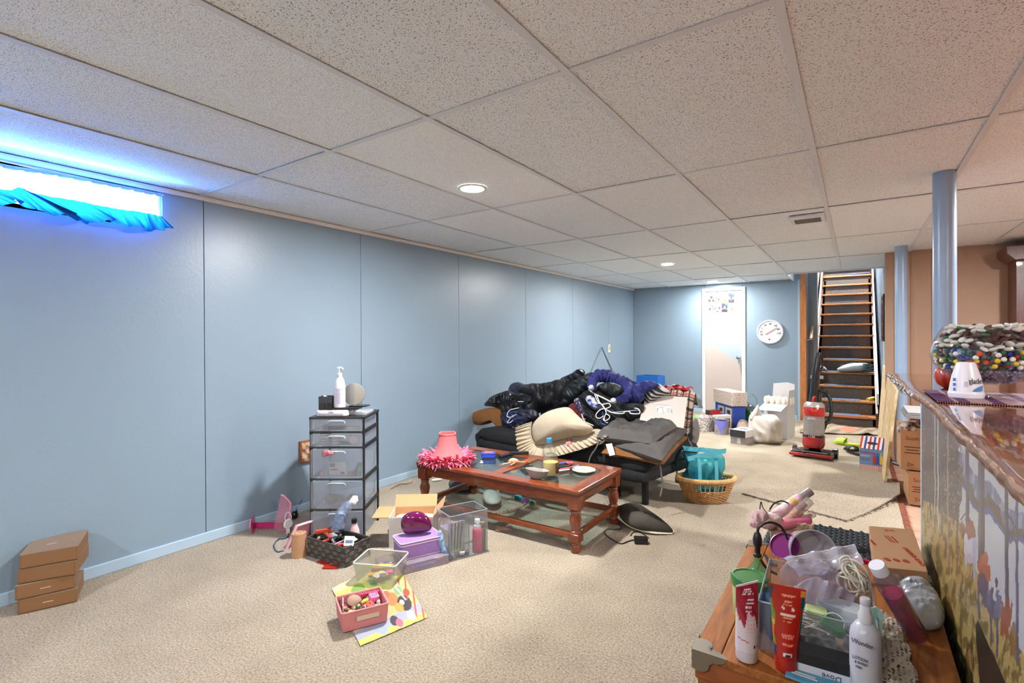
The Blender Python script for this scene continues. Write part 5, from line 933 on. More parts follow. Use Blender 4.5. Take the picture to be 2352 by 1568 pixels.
soft_thing('black_coat', 'black coat with deep folds across the middle of the heap', 'coat', [(1190, 895), (1215, 884), (1255, 880), (1288, 872), (1312, 880), (1318, 910), (1300, 930), (1262, 938), (1232, 952), (1205, 975), (1182, 968), (1185, 935), (1200, 912)], 3.82, .10, jk, .062, 12, 5, fa=.7)
soft_thing('jacket_sleeve_pile', 'folded charcoal jacket with sleeve raised at the top of the heap', 'jacket', [(1280, 885), (1290, 868), (1310, 860), (1332, 847), (1344, 855), (1335, 872), (1318, 890), (1300, 902), (1284, 900)], 3.95, .05, M('jacket_charcoal', (36, 36, 46), .5), .035, 18, 6, fa=.6)
soft_thing('bottle_green_jacket', 'very dark green jacket with a sleeve pointing up right', 'jacket', [(1270, 925), (1285, 900), (1310, 880), (1335, 866), (1360, 855), (1376, 868), (1360, 888), (1345, 905), (1325, 922), (1300, 935), (1278, 938)], 3.86, .075, gn, .042, 14, 7, fa=.6)
soft_thing('black_trousers', 'black trousers hanging in the middle behind the beige pillow', 'trousers', [(1325, 915), (1345, 898), (1370, 895), (1400, 915), (1440, 925), (1478, 930), (1470, 960), (1440, 975), (1410, 985), (1395, 1002), (1372, 995), (1352, 975), (1335, 955), (1322, 935)], 3.80, .08, M('trouser_black', (20, 20, 22), .7, bump=(100, .3)), .05, 15, 8, fa=1.3)
b = B(); O = cat([YP(u, v, yy) for u, v, yy in ((1362, 893, 3.72), (1360, 876, 3.8), (1375, 862, 3.88), (1395, 866, 3.95), (1420, 874, 3.98), (1440, 886, 3.92), (1446, 900, 3.8), (1436, 913, 3.72))], 8, False)
nn_ = len(O); b.tube(O, [.028+.022*sin(pi*k/(nn_-1))+.008*sin(k*1.7) for k in range(nn_)], 16)
for i, q in enumerate(b.v): w_ = noise.noise(V(q)*45)*.010+noise.noise(V(q)*18)*.012; b.v[i] = (q[0]+w_, q[1]-w_, q[2]+w_)
o = mk('indigo_knit_hood', b, ind, sm=70); tag(o, 'indigo knitted garment forming a hoop over the hangers', 'sweater')
soft_thing('indigo_sweater', 'indigo blue fleece sweater spread on the heap right of the hoop', 'sweater', [(1405, 920), (1425, 908), (1440, 892), (1462, 882), (1480, 875), (1500, 876), (1514, 884), (1500, 895), (1482, 905), (1478, 918), (1462, 930), (1435, 932), (1415, 930)], 3.84, .06, ind, .034, 16, 9, fa=.4)
soft_thing('indigo_sweater_sleeve', 'indigo blue sleeve bulging at the top behind the hoop', 'sweater', [(1374, 870), (1376, 856), (1390, 850), (1406, 852), (1425, 866), (1450, 874), (1470, 884), (1455, 893), (1425, 885), (1395, 880)], 4.05, .07, ind, .02, 18, 10)
o = soft_thing('striped_shirt', 'black and white striped shirt bunched left of the red bag', 'shirt', [(1478, 915), (1476, 895), (1486, 882), (1508, 880), (1526, 890), (1538, 903), (1520, 912), (1500, 922), (1488, 928)], 3.90, .07, None, .014, 16, 11)
sm_ = M('shirt_stripes', (190, 188, 184), .8); nt, bs, N, L = nodes(sm_); tc = N('ShaderNodeTexCoord'); wv = N('ShaderNodeTexWave'); wv.inputs['Scale'].default_value = 9; wv.inputs['Distortion'].default_value = 2; wv.inputs['Detail'].default_value = 1; mp = N('ShaderNodeMapping'); mp.inputs['Rotation'].default_value = (0, .9, .5); L(tc.outputs['Object'], mp.inputs[0]); L(mp.outputs[0], wv.inputs['Vector']); rp = N('ShaderNodeValToRGB'); rp.color_ramp.elements[0].position = .5; rp.color_ramp.elements[1].position = .55; rp.color_ramp.elements[0].color = (.012, .012, .014, 1); rp.color_ramp.elements[1].color = (.5, .49, .47, 1); L(wv.outputs[0], rp.inputs[0]); L(rp.outputs[0], bs.inputs['Base Color']); o.data.materials.clear(); o.data.materials.append(sm_)
# plaid blanket over the right end of the back
def plaid(S, T):
    c = np.zeros((len(S), 3)); c[:] = (190, 168, 152); x, y = S*7 % 1, T*6 % 1
    c[(x < .28)] = c[(x < .28)]*.35; c[(y < .28)] = c[(y < .28)]*.4; c[(abs(x-.6) < .04) | (abs(y-.6) < .04)] = (150, 50, 50); c[(abs(x-.8) < .03) | (abs(y-.8) < .03)] = (60, 50, 52); return c
def plp(q, k):
    a = YP(1500+100*q, 893+10*q, 4.10+.06*q); top = V((a.x, a.y, a.z)); fr = max(0, k-.22)/.78; bk = max(0, .22-k)/.22
    z = top.z-.02*fr-.30*fr-.10*bk+.006*sin(q*22+k*5); y = top.y-.05*min(1, k/.3)-.02*sin(q*18)*fr+.02*bk; return (top.x-.03*fr, y-.03*fr, z)
o = printed('plaid_blanket', plp, 60, 50, plaid, None, .9, th=.012, sm=60); tag(o, 'brown and cream plaid blanket over the right end of the sofa back', 'blanket')
b = B(); rr_ = random.Random(3)
c0_ = YP(1548, 898, 4.16); puff(b, [YP(u, v, 4.15) for u, v in ((1510, 897), (1530, 891), (1560, 892), (1588, 898), (1590, 907), (1560, 908), (1525, 906))], .05, .012, 40, 12, 8, 8, dirn=(0, -.4, 1)); o = mk('foil_gift_bag', b, M('foil_silver', (214, 204, 206), .15, .6, noise_=(22, (190, 24, 40), .03)), sm=60); tag(o, 'crumpled silver and red foil wrap on top of the plaid blanket', 'gift wrap')
b = B(); 
for k in range(7): c = YP(1520+11*k, 895-.5*k, 4.12); b.tube([c+V((.016*cos(a+k), 0.004*sin(a), .012*sin(a))) for a in np.linspace(0, 4.4, 9)], .005, 6)
mk('red_letters', b, M('foil_red', (196, 26, 44), .25), o, sm=True)
# tag hanging at the sofa corner
o = tag(mk('price_tag', B().hexa([YP(u, v, 4.30) for u, v in ((1600, 902), (1606, 904), (1615, 938), (1604, 936))], [YP(u, v, 4.31) for u, v in ((1600, 902), (1606, 904), (1615, 938), (1604, 936))]), fr_), 'clear plastic tag hanging from the sofa corner by the wall', 'tag')
# sketch board
A4 = [YP(1484, 906, 3.93), YP(1579, 912, 3.95), YP(1570, 983, 3.78), YP(1469, 964, 3.76)]
def draw(S, T):
    c = np.zeros((len(S), 3)); c[:] = (200, 192, 184)
    m_ = (abs(S-.49) < .18) & (abs(T-.49) < .13); e = ((abs(abs(S-.49)-.18) < .008) & (abs(T-.49) < .13)) | ((abs(abs(T-.49)-.13) < .010) & (abs(S-.49) < .18)); c[m_] = (226, 222, 214)
    jj = np.sin(S*130)+np.cos(T*140+S*40); c[e & (jj > -.3)] = (140, 186, 140); c[(abs(T-.345-.01*np.sin(S*60)) < .009) & (abs(S-.45) < .15) & (jj > -.6)] = (190, 110, 150)
    for x0, y0, x1, y1 in ((.38, .42, .52, .43), (.45, .43, .52, .60), (.52, .60, .47, .60), (.36, .46, .36, .56), (.33, .50, .38, .48), (.56, .46, .62, .44), (.62, .44, .58, .56), (.56, .56, .64, .57), (.66, .44, .70, .58), (.32, .55, .37, .58), (.60, .50, .66, .53)):
        t_ = np.clip(((S-x0)*(x1-x0)+(T-y0)*(y1-y0))/((x1-x0)**2+(y1-y0)**2), 0, 1); c[np.hypot(S-x0-t_*(x1-x0), (T-y0-t_*(y1-y0))*.8) < .005] = (70, 66, 80)
    return c
o = printed('sketch_board', lambda q, k: (A4[0]*(1-q)+A4[1]*q)*(1-k)+(A4[3]*(1-q)+A4[2]*q)*k, 160, 110, draw, None, .6, th=-.008); tag(o, 'white sketch board with a small felt-pen drawing leaning on the sofa back', 'board')
# beige pillow with ruffled border
bm = M('cotton_ecru', (188, 174, 150), .9, bump=(220, .3)); yb = 3.55
body = [(1222, 992), (1226, 972), (1246, 952), (1275, 940), (1306, 936), (1325, 952), (1342, 968), (1362, 983), (1350, 998), (1318, 1003), (1285, 1010), (1250, 1020), (1230, 1018)]
t = soft_thing('ruffled_pillow', 'large ecru pillow with a wide gathered ruffle in the sofa middle', 'pillow', body, 3.28, .12, bm, .005, 8, 13, back=.4)
edge_in = [(1222, 968), (1221, 1000), (1232, 1019), (1262, 1017), (1300, 1008), (1340, 1002), (1366, 990)]; edge_out = [(1185, 982), (1186, 1006), (1198, 1042), (1268, 1048), (1322, 1036), (1362, 1022), (1398, 1000)]
EI, EO = [YP(u, v, 3.42) for u, v in edge_in], [YP(u, v, 3.33+.03*(i == 0)) for i, (u, v) in enumerate(edge_out)]; EIc, EOc = cat(EI, 20, False), cat(EO, 20, False)
def ruf(q, k):
    x = q*(len(EIc)-1); i = int(min(x, len(EIc)-2)); a = EIc[i].lerp(EIc[i+1], x-i); c = EOc[i].lerp(EOc[i+1], x-i); p = a.lerp(c, k); w_ = sin(q*150+2*sin(q*20)); p = p+V((.004*w_*k, -.016*w_*k-.02*sin(pi*k), .004*w_*k)); return p
mk('ruffle', B().sheet(ruf, 420, 8, .002), bm, t, sm=80); mk('piping', B().tube([p+V((0, -.012, 0)) for p in EIc], .004, 6), bm, t, sm=True)
soft_thing('ecru_pillow', 'ecru pillow corner showing under the grey seat pad', 'pillow', [(1350, 992), (1375, 985), (1400, 1000), (1412, 1012), (1398, 1022), (1370, 1024), (1352, 1012)], 3.50, .05, bm, .012, 20, 14)
o = soft_thing('burgundy_scarf', 'burgundy knitted scarf showing behind the ecru pillow', 'scarf', [(1306, 934), (1318, 926), (1330, 945), (1345, 962), (1338, 970), (1322, 955)], 3.66, .035, M('knit_burgundy', (96, 26, 34), .9, bump=(120, .8)), .01, 30, 15)
o = soft_thing('checked_shirt', 'blue checked shirt strip beside the burgundy scarf', 'shirt', [(1318, 922), (1328, 914), (1338, 935), (1345, 955), (1334, 950)], 3.69, .03, M('shirt_check', (150, 140, 150), .8, noise_=(60, (40, 44, 90), .05)), .01, 30, 16)
# plush toy
p = YP(1318, 1020, 3.40); t = thing('plush_toy', 'small pink plush toy with red ears resting on the pillow ruffle', 'plush toy', p, YAW); pkm = M('plush_pink', (206, 130, 140), .95, sheen=.8, bump=(200, .6)); mk('body', B().ball((0, 0, 0), (.045, .03, .03), 16), pkm, t, sm=True); mk('head', B().ball((-.035, -.012, .008), (.028, .024, .024), 14), pkm, t, sm=True)
for q in ((-.05, .03), (-.018, .032)): mk('ear', B().ball((q[0], -.01, q[1]), (.008, .006, .012), 10), M('plush_red', (190, 50, 70), .9), t, sm=True)
mk('arm', B().ball((.035, -.02, -.01), (.02, .012, .012), 10), pkm, t, sm=True)
# grey tufted seat pads and the brown pad below
gp_ = M('pad_grey', (82, 79, 77), .9, bump=(240, .3)); tf = [(a, c) for a in (.27, .5, .73) for c in (.27, .5, .73)]
def pad(name, lab, ctg, uvz, th, mat, tufts, seed, ties=()):
    C_ = [F(u, v, z) for u, v, z in uvz]; b = B(); quadpuff(b, C_, th*.85, 44, .06, .007, seed, tufts, (0, 0, 1), .0, .75, 7, .5); o = mk(name, b, mat, sm=80); tag(o, lab, ctg, None); 
    for path in ties: mk('tie', B().tube(cat([V(q) for q in path], 6, False), .0055, 6), M('tie_grey', (98, 94, 92), .85), o, sm=True)
    return o
o = pad('tufted_seat_pad', 'upper grey tufted seat pad on the right of the sofa', 'seat pad', [(1369, 1004, .475), (1500, 1020, .47), (1556, 980, .52), (1430, 953, .53)], .080, gp_, tf, 2, [[F(1372, 1004, .47), YP(1374, 1016, 3.30), YP(1368, 1030, 3.29), YP(1358, 1045, 3.29), YP(1352, 1062, 3.29)], [F(1390, 1006, .47), YP(1386, 1014, 3.32), YP(1377, 1020, 3.31)]])
o = pad('tufted_seat_pad', 'lower grey tufted seat pad with a white tag, under the upper one', 'seat pad', [(1386, 1018, .42), (1520, 1058, .40), (1580, 990, .45), (1440, 972, .46)], .085, gp_, tf, 5, [[F(1518, 1050, .41), YP(1516, 1065, 3.33), YP(1519, 1090, 3.31), YP(1522, 1112, 3.32), YP(1516, 1140, 3.30)], [F(1575, 992, .45), YP(1582, 1010, 3.9), YP(1590, 1025, 3.85)]])
t_ = [YP(1393, 1019, 3.32), YP(1407, 1017, 3.32), YP(1415, 1043, 3.30), YP(1402, 1046, 3.30)]; mk('care_tag', B().hexa([q+V((0, -.012, 0)) for q in t_], [q+V((0, -.015, 0)) for q in t_]), offwhite, o)
pad('brown_seat_cushion', 'flat brown cushion under the two grey seat pads', 'cushion', [(1380, 1040, .37), (1525, 1066, .36), (1582, 1005, .37), (1440, 990, .38)], .05, cordm, None, 8)
# hangers
def hanger(uvs, y, r, mat, lab, closed=False, grp=None, bar=None):
    y += max(0, min(.24, (1420-uvs[0][0])/320*.24))-.02; r *= .62
    b = B().tube(cat([YP(u, v, y+(q[0] if q else 0)) for u, v, *q in uvs], 6, False), r, 7); o = mk('clothes_hanger', b, mat, sm=True); tag(o, lab, 'hanger', grp); 
    if bar: mk('hook', B().tube(cat([YP(u, v, y-.01) for u, v in bar], 6, False), r, 7), mat, o, sm=True)
    return o
hw = M('hanger_white', (226, 224, 222), .35); hb_ = M('hanger_blue', (40, 84, 196), .35); hg = M('hanger_clear', (170, 174, 176), .2)
hanger([(1192, 936), (1180, 939), (1172, 941), (1166, 948), (1165, 956), (1172, 958), (1180, 956)], 3.58, .006, hw, 'white plastic hanger hook over the navy puffer, upper one')
hanger([(1185, 952), (1176, 956), (1168, 965), (1165, 970), (1172, 970), (1178, 965)], 3.57, .006, hw, 'white plastic hanger hook over the navy puffer, lower one')
hanger([(1188, 946), (1174, 947), (1166, 958), (1163, 966), (1170, 968), (1182, 962), (1196, 961)], 3.60, .006, hb_, 'blue plastic hanger tangled with the two white hooks on the left')
o = hanger([(1352, 893), (1362, 902), (1380, 911), (1398, 920), (1408, 926)], 3.62, .009, hg, 'clear skirt hanger with round clips in the middle of the heap'); mk('clip', B().lathe([(0, -.012), (.02, -.012), (.022, .0), (.02, .012), (0, .012)], 16, T=TR(YP(1358, 890, 3.6), rx=.8)), hg, o, sm=True); mk('clip', B().lathe([(0, -.012), (.02, -.012), (.022, .0), (.02, .012), (0, .012)], 16, T=TR(YP(1409, 920, 3.6), rx=.8)), hg, o, sm=True)
hanger([(1370, 905), (1378, 925), (1392, 940), (1410, 948), (1432, 949), (1434, 945), (1446, 945), (1448, 949), (1466, 950), (1470, 946), (1466, 939), (1458, 937)], 3.58, .0065, hw, 'white plastic hanger lying level, right of the clear skirt hanger', bar=[(1392, 938), (1380, 940), (1370, 950), (1370, 958), (1378, 960), (1386, 955)])
hanger([(1366, 904), (1372, 920), (1384, 930), (1392, 946), (1388, 958), (1390, 968), (1396, 971)], 3.56, .006, hw, 'white plastic hanger hanging down below the skirt hanger', bar=[(1392, 950), (1400, 955), (1398, 962), (1388, 966), (1385, 960)])
hanger([(1372, 925), (1385, 928), (1398, 926), (1402, 933), (1392, 938)], 3.57, .006, hw, 'white plastic hanger end next to the blue hook')
hanger([(1384, 945), (1386, 960), (1380, 965), (1382, 972), (1392, 975)], 3.60, .006, hb_, 'blue plastic hanger hook behind the hanging white hanger')
hanger([(1404, 947), (1440, 944), (1470, 941)], 3.63, .005, M('hanger_paleblue', (150, 176, 200), .3), 'pale blue hanger bar behind the level white hanger')
hanger([(1336, 950), (1342, 966), (1352, 972), (1363, 977)], 3.50, .006, hw, 'white hanger arm poking up from the ecru pillow')
hanger([(1345, 962), (1330, 963), (1322, 972), (1318, 982), (1330, 984), (1348, 976)], 3.48, .004, hw, 'thin white wire hanger loop on the ecru pillow')
hanger([(1190, 922), (1202, 922)], 3.60, .004, hw, 'short white hanger end on the black jacket')
soft_thing('plastic_bag', 'white and blue plastic bag wedged under the indigo hoop', 'plastic bag', [(1344, 915), (1352, 908), (1364, 912), (1372, 925), (1378, 935), (1366, 940), (1354, 932)], 3.68, .03, M('bag_print', (206, 206, 214), .4, noise_=(30, (60, 84, 170), .05)), .012, 30, 17)
soft_thing('black_vest', 'dark grey vest inside the indigo hoop', 'vest', [(1370, 890), (1385, 880), (1410, 880), (1432, 892), (1432, 906), (1415, 915), (1395, 908), (1378, 900)], 3.84, .05, M('vest_dark', (34, 38, 38), .6), .02, 20, 18)
o = tag(mk('leaning_pole', B().cyl(XP(1382, 798, WX+.03), YP(1412, 866, 4.9), .009, .011, 10), black, sm=True), 'thin black pole leaning on the left wall behind the sofa', 'pole')
b = B(); b.prism([(0, 0), (.62, 0), (.62, .30), (.58, .32), (0, .33)], 0, .02, TR(YP(1466, 880, 7.7), rx=pi/2)); t = thing('blue_folder_box', 'blue plastic storage box standing behind the sofa in the corner', 'box', (YP(1492, 875, 7.7).x, 7.75, 0), -.15); zt_ = YP(1490, 862, 7.7).z
mk('box_body', opencrate(B(), .36, .25, zt_, .01), M('box_blue', (26, 92, 170), .4), t, bev=.008)
b = B(); puff(b, [YP(u, v, 4.75) for u, v in ((1588, 965), (1600, 960), (1606, 985), (1604, 1010), (1592, 1030), (1582, 1020), (1584, 990))], .08, .03, 12, 20, 10, 8); o = mk('grey_fabric', b, M('fabric_grey', (120, 116, 114), .8), sm=70); tag(o, 'grey fabric cover hanging behind the sofa right end', 'fabric')
o = tag(mk('rolled_rug', B().cyl((-3.02, 3.15, .30), (-2.5, 3.28, .31), .022, n=12), M('rug_brown', (110, 84, 64), .9, noise_=(60, (50, 36, 28), .05)), sm=True), 'dark rolled mat edge between the table and the left wall', 'mat'); bpy.data.objects.remove(o)
# light switch and wall picture
sw = XP(1399, 800, WX+.006); t = thing('light_switch', 'cream light switch plate on the left wall above the pole', 'light switch', (sw.x, sw.y, sw.z)); mk('plate', B().box((0, 0, 0), (.010, .085, .125)), M('plate_cream', (206, 200, 176), .4), t, bev=.002); mk('toggle', B().box((.008, 0, 0), (.01, .02, .035)), M('plate_cream2', (186, 178, 140), .4), t)
# ================================================================ curtain over the window
cb_m = M('valance_cloth', (120, 170, 226), .8); nt, bs, N, L = nodes(cb_m)
tr = N('ShaderNodeBsdfTranslucent'); tr.inputs[0].default_value = (.80, .94, 1, 1); ms = N('ShaderNodeMixShader'); ms.inputs[0].default_value = .8; out = nt.nodes['Material Output']; L(bs.outputs[0], ms.inputs[1]); L(tr.outputs[0], ms.inputs[2]); L(ms.outputs[0], out.inputs[0])
cr_m = M('valance_ruffle_cloth', (20, 120, 190), .8); nt, bs, N, L = nodes(cr_m)
tr = N('ShaderNodeBsdfTranslucent'); tr.inputs[0].default_value = (.010, .13, .22, 1); ms = N('ShaderNodeMixShader'); ms.inputs[0].default_value = .5; out = nt.nodes['Material Output']; L(bs.outputs[0], ms.inputs[1]); L(tr.outputs[0], ms.inputs[2]); L(ms.outputs[0], out.inputs[0])
CX = WX+.055; t = thing('window_valance', 'short blue gathered valance curtain with a darker ruffle over the basement window', 'curtain', (CX, .55, ZC-.05))
top_ = [(-380, 290), (-200, 330), (0, 382), (100, 398), (180, 412), (260, 428), (320, 440), (370, 450)]; mid_ = [(-380, 330), (-200, 380), (0, 434), (45, 430), (70, 442), (180, 462), (260, 478), (330, 488), (372, 498)]; low_ = [(-380, 370), (-200, 420), (0, 470), (40, 460), (62, 475), (120, 492), (175, 492), (185, 510), (220, 512), (260, 505), (268, 516), (310, 520), (340, 530), (372, 528), (397, 522)]
def cl(P, x_): return cat([XP(u, v, x_) for u, v in P], 12, False)
TO, MI, LO = cl(top_, CX), cl(mid_, CX), cl(low_, CX+.015)
def at_(C, q): x = q*(len(C)-1); i = int(min(x, len(C)-2)); return C[i].lerp(C[i+1], x-i)
loc0 = V((CX, .55, ZC-.05))
def vf(q, k): p = at_(TO, q).lerp(at_(MI, q), k); return p-loc0+V((.010*sin(q*95+.8*sin(k*3))+.006*nz(q*20, k, 3), 0, .002*sin(q*70)))
def rf(q, k): p = at_(MI, q).lerp(at_(LO, q), k); return p-loc0+V((.004+(.004+.014*k)*sin(q*62+3*nz(q*6, 0, 2)+k)+.007*sin(q*210+6*nz(q*9, 1, 4))*(.5+.5*k)+.004*nz(q*60, k*3, 7), .010*k*sin(q*110), .003*sin(q*80)*k))
mk('valance_body', B().sheet(vf, 220, 8), cb_m, t, sm=80); mk('ruffle', B().sheet(rf, 420, 12), cr_m, t, sm=80)
mk('rod_pocket', B().tube([p-loc0+V((0, 0, .004)) for p in TO], .010, 8), M('valance_header', (150, 180, 230), .8), t, sm=True); mk('curtain_rod', B().cyl(TO[0]-loc0+V((0, 0, .006)), TO[-1]-loc0+V((0, .01, .006)), .004), white, t, sm=True)
# ================================================================ stack of kraft boxes at the left wall
kr = M('kraft_box', (140, 118, 98), .75, noise_=(3, (130, 106, 84), .2)); kr2 = M('kraft_side', (126, 90, 58), .75)
labs = ['bottom flat kraft box in the stack by the left wall', 'second kraft box from the bottom, turned a little and sticking out left', 'third kraft box from the bottom of the stack by the left wall', 'top flat kraft box of the stack by the left wall']
ang0 = atan2(.175, .069)
for k, (du, dang) in enumerate(((0, 0), (-.012, .04), (.010, -.10), (.012, -.06))):
    fl_, fr_2 = F(43, 1413), F(175, 1383); ex = (fr_2-fl_).normalized(); ey = V((-ex.y, ex.x, 0)); c = (fl_+fr_2)/2+ey*.115+ex*du; hk = .0625
    t = thing('kraft_box', labs[k], 'box', (c.x, c.y, k*.064+.001), ang0+dang, 'flat kraft boxes stacked by the left wall'); wk, dk = .195, .225
    mk('box_tray', B().box((0, 0, hk/2-.001), (wk, dk, hk-.004)), kr2, t, bev=.0015); mk('lid', B().box((0, 0, hk-.0015), (wk+.002, dk+.002, .003)), kr, t, bev=.001)
    mk('lid_flap', B().box((0, -dk/2-.0012, hk*.52), (wk-.012, .002, hk*.86)), kr2, t, bev=.0006)
    if k != 2: mk('printed_line', B().box((-.01 if k == 3 else 0, -.02 if k == 3 else -dk/2-.0026, hk+.0002 if k == 3 else hk*.5), (.035, .003 if k == 3 else .0006, .0005 if k == 3 else .002)), M('print_pale', (214, 200, 184), .6), t)
# ================================================================ drawer tower
cfl, cfr = V((-2.665, 1.795, 0)), V((-2.398, 1.975, 0)); ex = (cfr-cfl).normalized(); wt = (cfr-cfl).length; ey = V((-ex.y, ex.x, 0)); dt = .33; cen = (cfl+cfr)/2+ey*dt/2; ztop = HZ(770, 958, (cfl+cfr)/2)
t = thing('drawer_tower', 'narrow five-drawer plastic tower, black frame and clear drawers, by the left wall', 'drawer unit', (cen.x, cen.y, 0), atan2(ex.y, ex.x))
fb = M('tower_black', (20, 21, 24), .35); dw_ = glass('drawer_plastic', (240, 244, 248), .84, .18, (214, 220, 228), .35)
def zpix(v): return HZ(770, v, (cfl+cfr)/2)
ed = [0, zpix(1171), zpix(1101), zpix(1028), zpix(993), ztop]; y0 = -dt/2
mk('top', B().prism(rrect(wt+.008, dt+.008, .012), ztop-.014, ztop), fb, t, bev=.002)
for x in (-1, 1):
    for y in (-1, 1): mk('post', B().box((x*(wt/2-.006), y*(dt/2-.012), ztop/2), (.010, .024, ztop)), fb, t, bev=.002)
for i, z in enumerate(ed[1:-1]):
    mk('rail', B().box((0, y0+.008, z), (wt, .022, .008)), fb, t, bev=.002)
    for x in (-1, 1): mk('side_rail', B().box((x*(wt/2-.006), 0, z), (.010, dt-.03, .022)), fb, t)
for i in range(5):
    z0, z1 = ed[i]+.008, ed[i+1]-.009; h = z1-z0
    d_ = mk('drawer', opencrate(B(), wt-.024, dt-.03, h*.92, .003, Matrix.Translation((0, 0, z0)), .96), dw_, t)
    mk('drawer_front', B().prism(rrect(wt-.014, h, .008), 0, .004, Matrix.Translation((0, y0-.001, z0+h/2)) @ Matrix.Rotation(pi/2, 4, 'X')), dw_, d_, bev=.001)
    mk('handle', B().tube([(-.052, y0-.006, z1-.026-.0), (-.048, y0-.008, z1-.014), (-.03, y0-.010, z1-.011), (.03, y0-.010, z1-.011), (.048, y0-.008, z1-.014), (.052, y0-.006, z1-.026)], .0035, 6), glass('handle_plastic', (230, 236, 240), .35, .1, (214, 220, 228), .8), d_, sm=True)
TW = Matrix.Translation((cen.x, cen.y, 0)) @ Matrix.Rotation(atan2(ex.y, ex.x), 4, 'Z'); TA = atan2(ex.y, ex.x)
def tw(n, lab, ctg, x, y, z, rz=0, g=None): p = TW @ V((x, y, z)); return thing(n, lab, ctg, p, TA+rz, g)
zt5 = ed[4]+.013; zt4 = ed[3]+.013; zt3 = ed[2]+.013; zt2 = ed[1]+.013
o = tw('navy_brush', 'dark navy hair straightener case seen through the top drawer', 'case', .0, y0+.03, zt5, .12); mk('case', B().prism(rrect(.11, .03, .008), 0, .022), M('navy_item', (24, 34, 74), .4), o, bev=.003)
for k in range(2): o = tw('small_jar', 'small tan jar in the top drawer on the left', 'jar', -.095+.03*k, y0+.03, zt5, 0, 'tan jars in the top drawer'); mk('jar', B().lathe([(0, 0), (.012, 0), (.012, .018), (.010, .022), (0, .022)], 16), M('jar_tan', (170, 140, 90), .4), o, sm=40)
o = tw('cream_box', 'flat cream box in the top drawer on the right', 'box', .085, y0+.03, zt5); mk('box', B().box((0, 0, .009), (.07, .03, .018)), M('cream_card', (214, 204, 180), .6), o, bev=.001)
for k in range(7):
    i, j = k % 2, k//2
    o = tw('cream_pot', 'white flat cosmetic pot stacked in the second drawer', 'pot', -.08+.065*i, y0+.035, zt4+.017*j, 0, 'white cosmetic pots in the second drawer'); mk('pot', B().lathe([(0, 0), (.026, 0), (.028, .003), (.028, .0085), (.0285, .009), (.0285, .015), (.026, .016), (0, .016)], 24), M('pot_white', (222, 220, 222), .35), o, sm=40); mk('label', B().lathe([(.0283, .003), (.0283, .0075)], 24), M('pot_label', (110, 96, 100), .5), o)
o = tw('compact_mirror', 'round pink compact standing in the second drawer on the right', 'compact', .095, y0+.02, zt4+.032); mk('case', B().lathe([(0, -.004), (.03, -.004), (.031, 0), (.03, .004), (0, .004)], 28, T=TR((0, 0, 0), rx=pi/2)), M('compact_pink', (226, 170, 176), .3), o, sm=40); mk('face', B().lathe([(0, .0045), (.024, .0045), (.024, .004)], 28, T=TR((0, 0, 0), rx=pi/2)), M('compact_white', (226, 220, 222), .3), o)
o = tw('palette', 'black makeup palette lying in the second drawer', 'palette', .035, y0+.04, zt4); mk('palette', B().box((0, 0, .008), (.07, .04, .016)), black, o, bev=.002)
o = tw('label_card', 'white card with printed label standing in the third drawer', 'card', .0, y0+.018, zt3+.012); mk('card', B().box((0, 0, .038), (.10, .004, .076), T=TR((0, 0, 0), rx=.1)), M('card_white', (216, 212, 210), .5), o); mk('red_print', B().box((-.02, -.004, .030), (.045, .001, .008), T=TR(rx=.1)), red, o); b = B(); [b.box((.018+.003*k, -.004, .012), (.0014, .001, .010), T=TR(rx=.1)) for k in range(8)]; mk('barcode', b, blk, o); mk('grey_print', B().box((-.03, -.004, .058), (.03, .001, .022), T=TR(rx=.1)), grey, o); text('606', .012, blk, o, (.03, -.006, .006), (R(84), 0, 0))
for k, (x, c, lb) in enumerate(((.10, (84, 84, 82), 'dark grey tube standing in the third drawer'), (.115, (120, 180, 130), 'green and white tube leaning in the third drawer'), (.075, (226, 120, 90), 'coral ball-shaped lip balm in the third drawer'), (-.10, (226, 160, 160), 'pink round pot in the third drawer'))):
    o = tw('tube' if k < 2 else 'lip_balm', lb, 'cosmetic', x, y0+.03, zt3); mk('body', B().lathe([(0, 0), (.013, 0), (.014, .05), (.004, .085), (0, .086)], 16, T=TR(ry=.25)) if k < 2 else B().ball((0, 0, .016), .015, 14), M('cosm%d' % k, c, .35), o, sm=True)
o = tw('pink_ribbon', 'pink ribbon and wrapper squeezed over the third drawer edge', 'ribbon', -.045, y0-.010, zpix(1040)); b = B(); puff(b, [V(q) for q in ((-.03, 0, -.02), (-.035, 0, .01), (-.01, -.004, .022), (.02, 0, .012), (.035, 0, -.004), (.0, 0, -.01))], .008, .006, 60, 3, 8, 6, dirn=(0, -1, 0)); mk('ribbon', b, glass('pink_film', (240, 190, 200), .5, .2, (226, 150, 160), .8), o, sm=True)
rs = random.Random(12)
for k in range(9):
    o = tw('drawer_odds', ['brown hair brush end in the fourth drawer', 'dark pouch at the back of the fourth drawer', 'grey cloth bundle in the fourth drawer', 'brown leather purse in the fourth drawer', 'white bottle cap in the fourth drawer', 'dark blue bag in the fourth drawer', 'tan powder puff in the fourth drawer', 'black bag at the left of the fourth drawer', 'small red box in the fourth drawer'][k], 'drawer item', rs.uniform(-.09, .09), y0+rs.uniform(.05, .12), zt2+rs.uniform(.02, .04), rs.uniform(0, 3)); b = B(); r_ = rs.uniform(.014, .03); puff(b, [V((r_*1.4*cos(a), r_*.7*sin(a)*.6, r_*sin(a))) for a in np.linspace(0, 2*pi, 8)[:-1]], r_*.8, .006, 40, k, 7, 5, back=1, dirn=(0, -1, 0)); mk('item', b, M('odd%d' % k, [(110, 84, 60), (46, 44, 50), (130, 128, 130), (96, 66, 48), (220, 218, 214), (50, 60, 96), (190, 160, 130), (30, 30, 34), (170, 50, 44)][k], .6), o, sm=60)
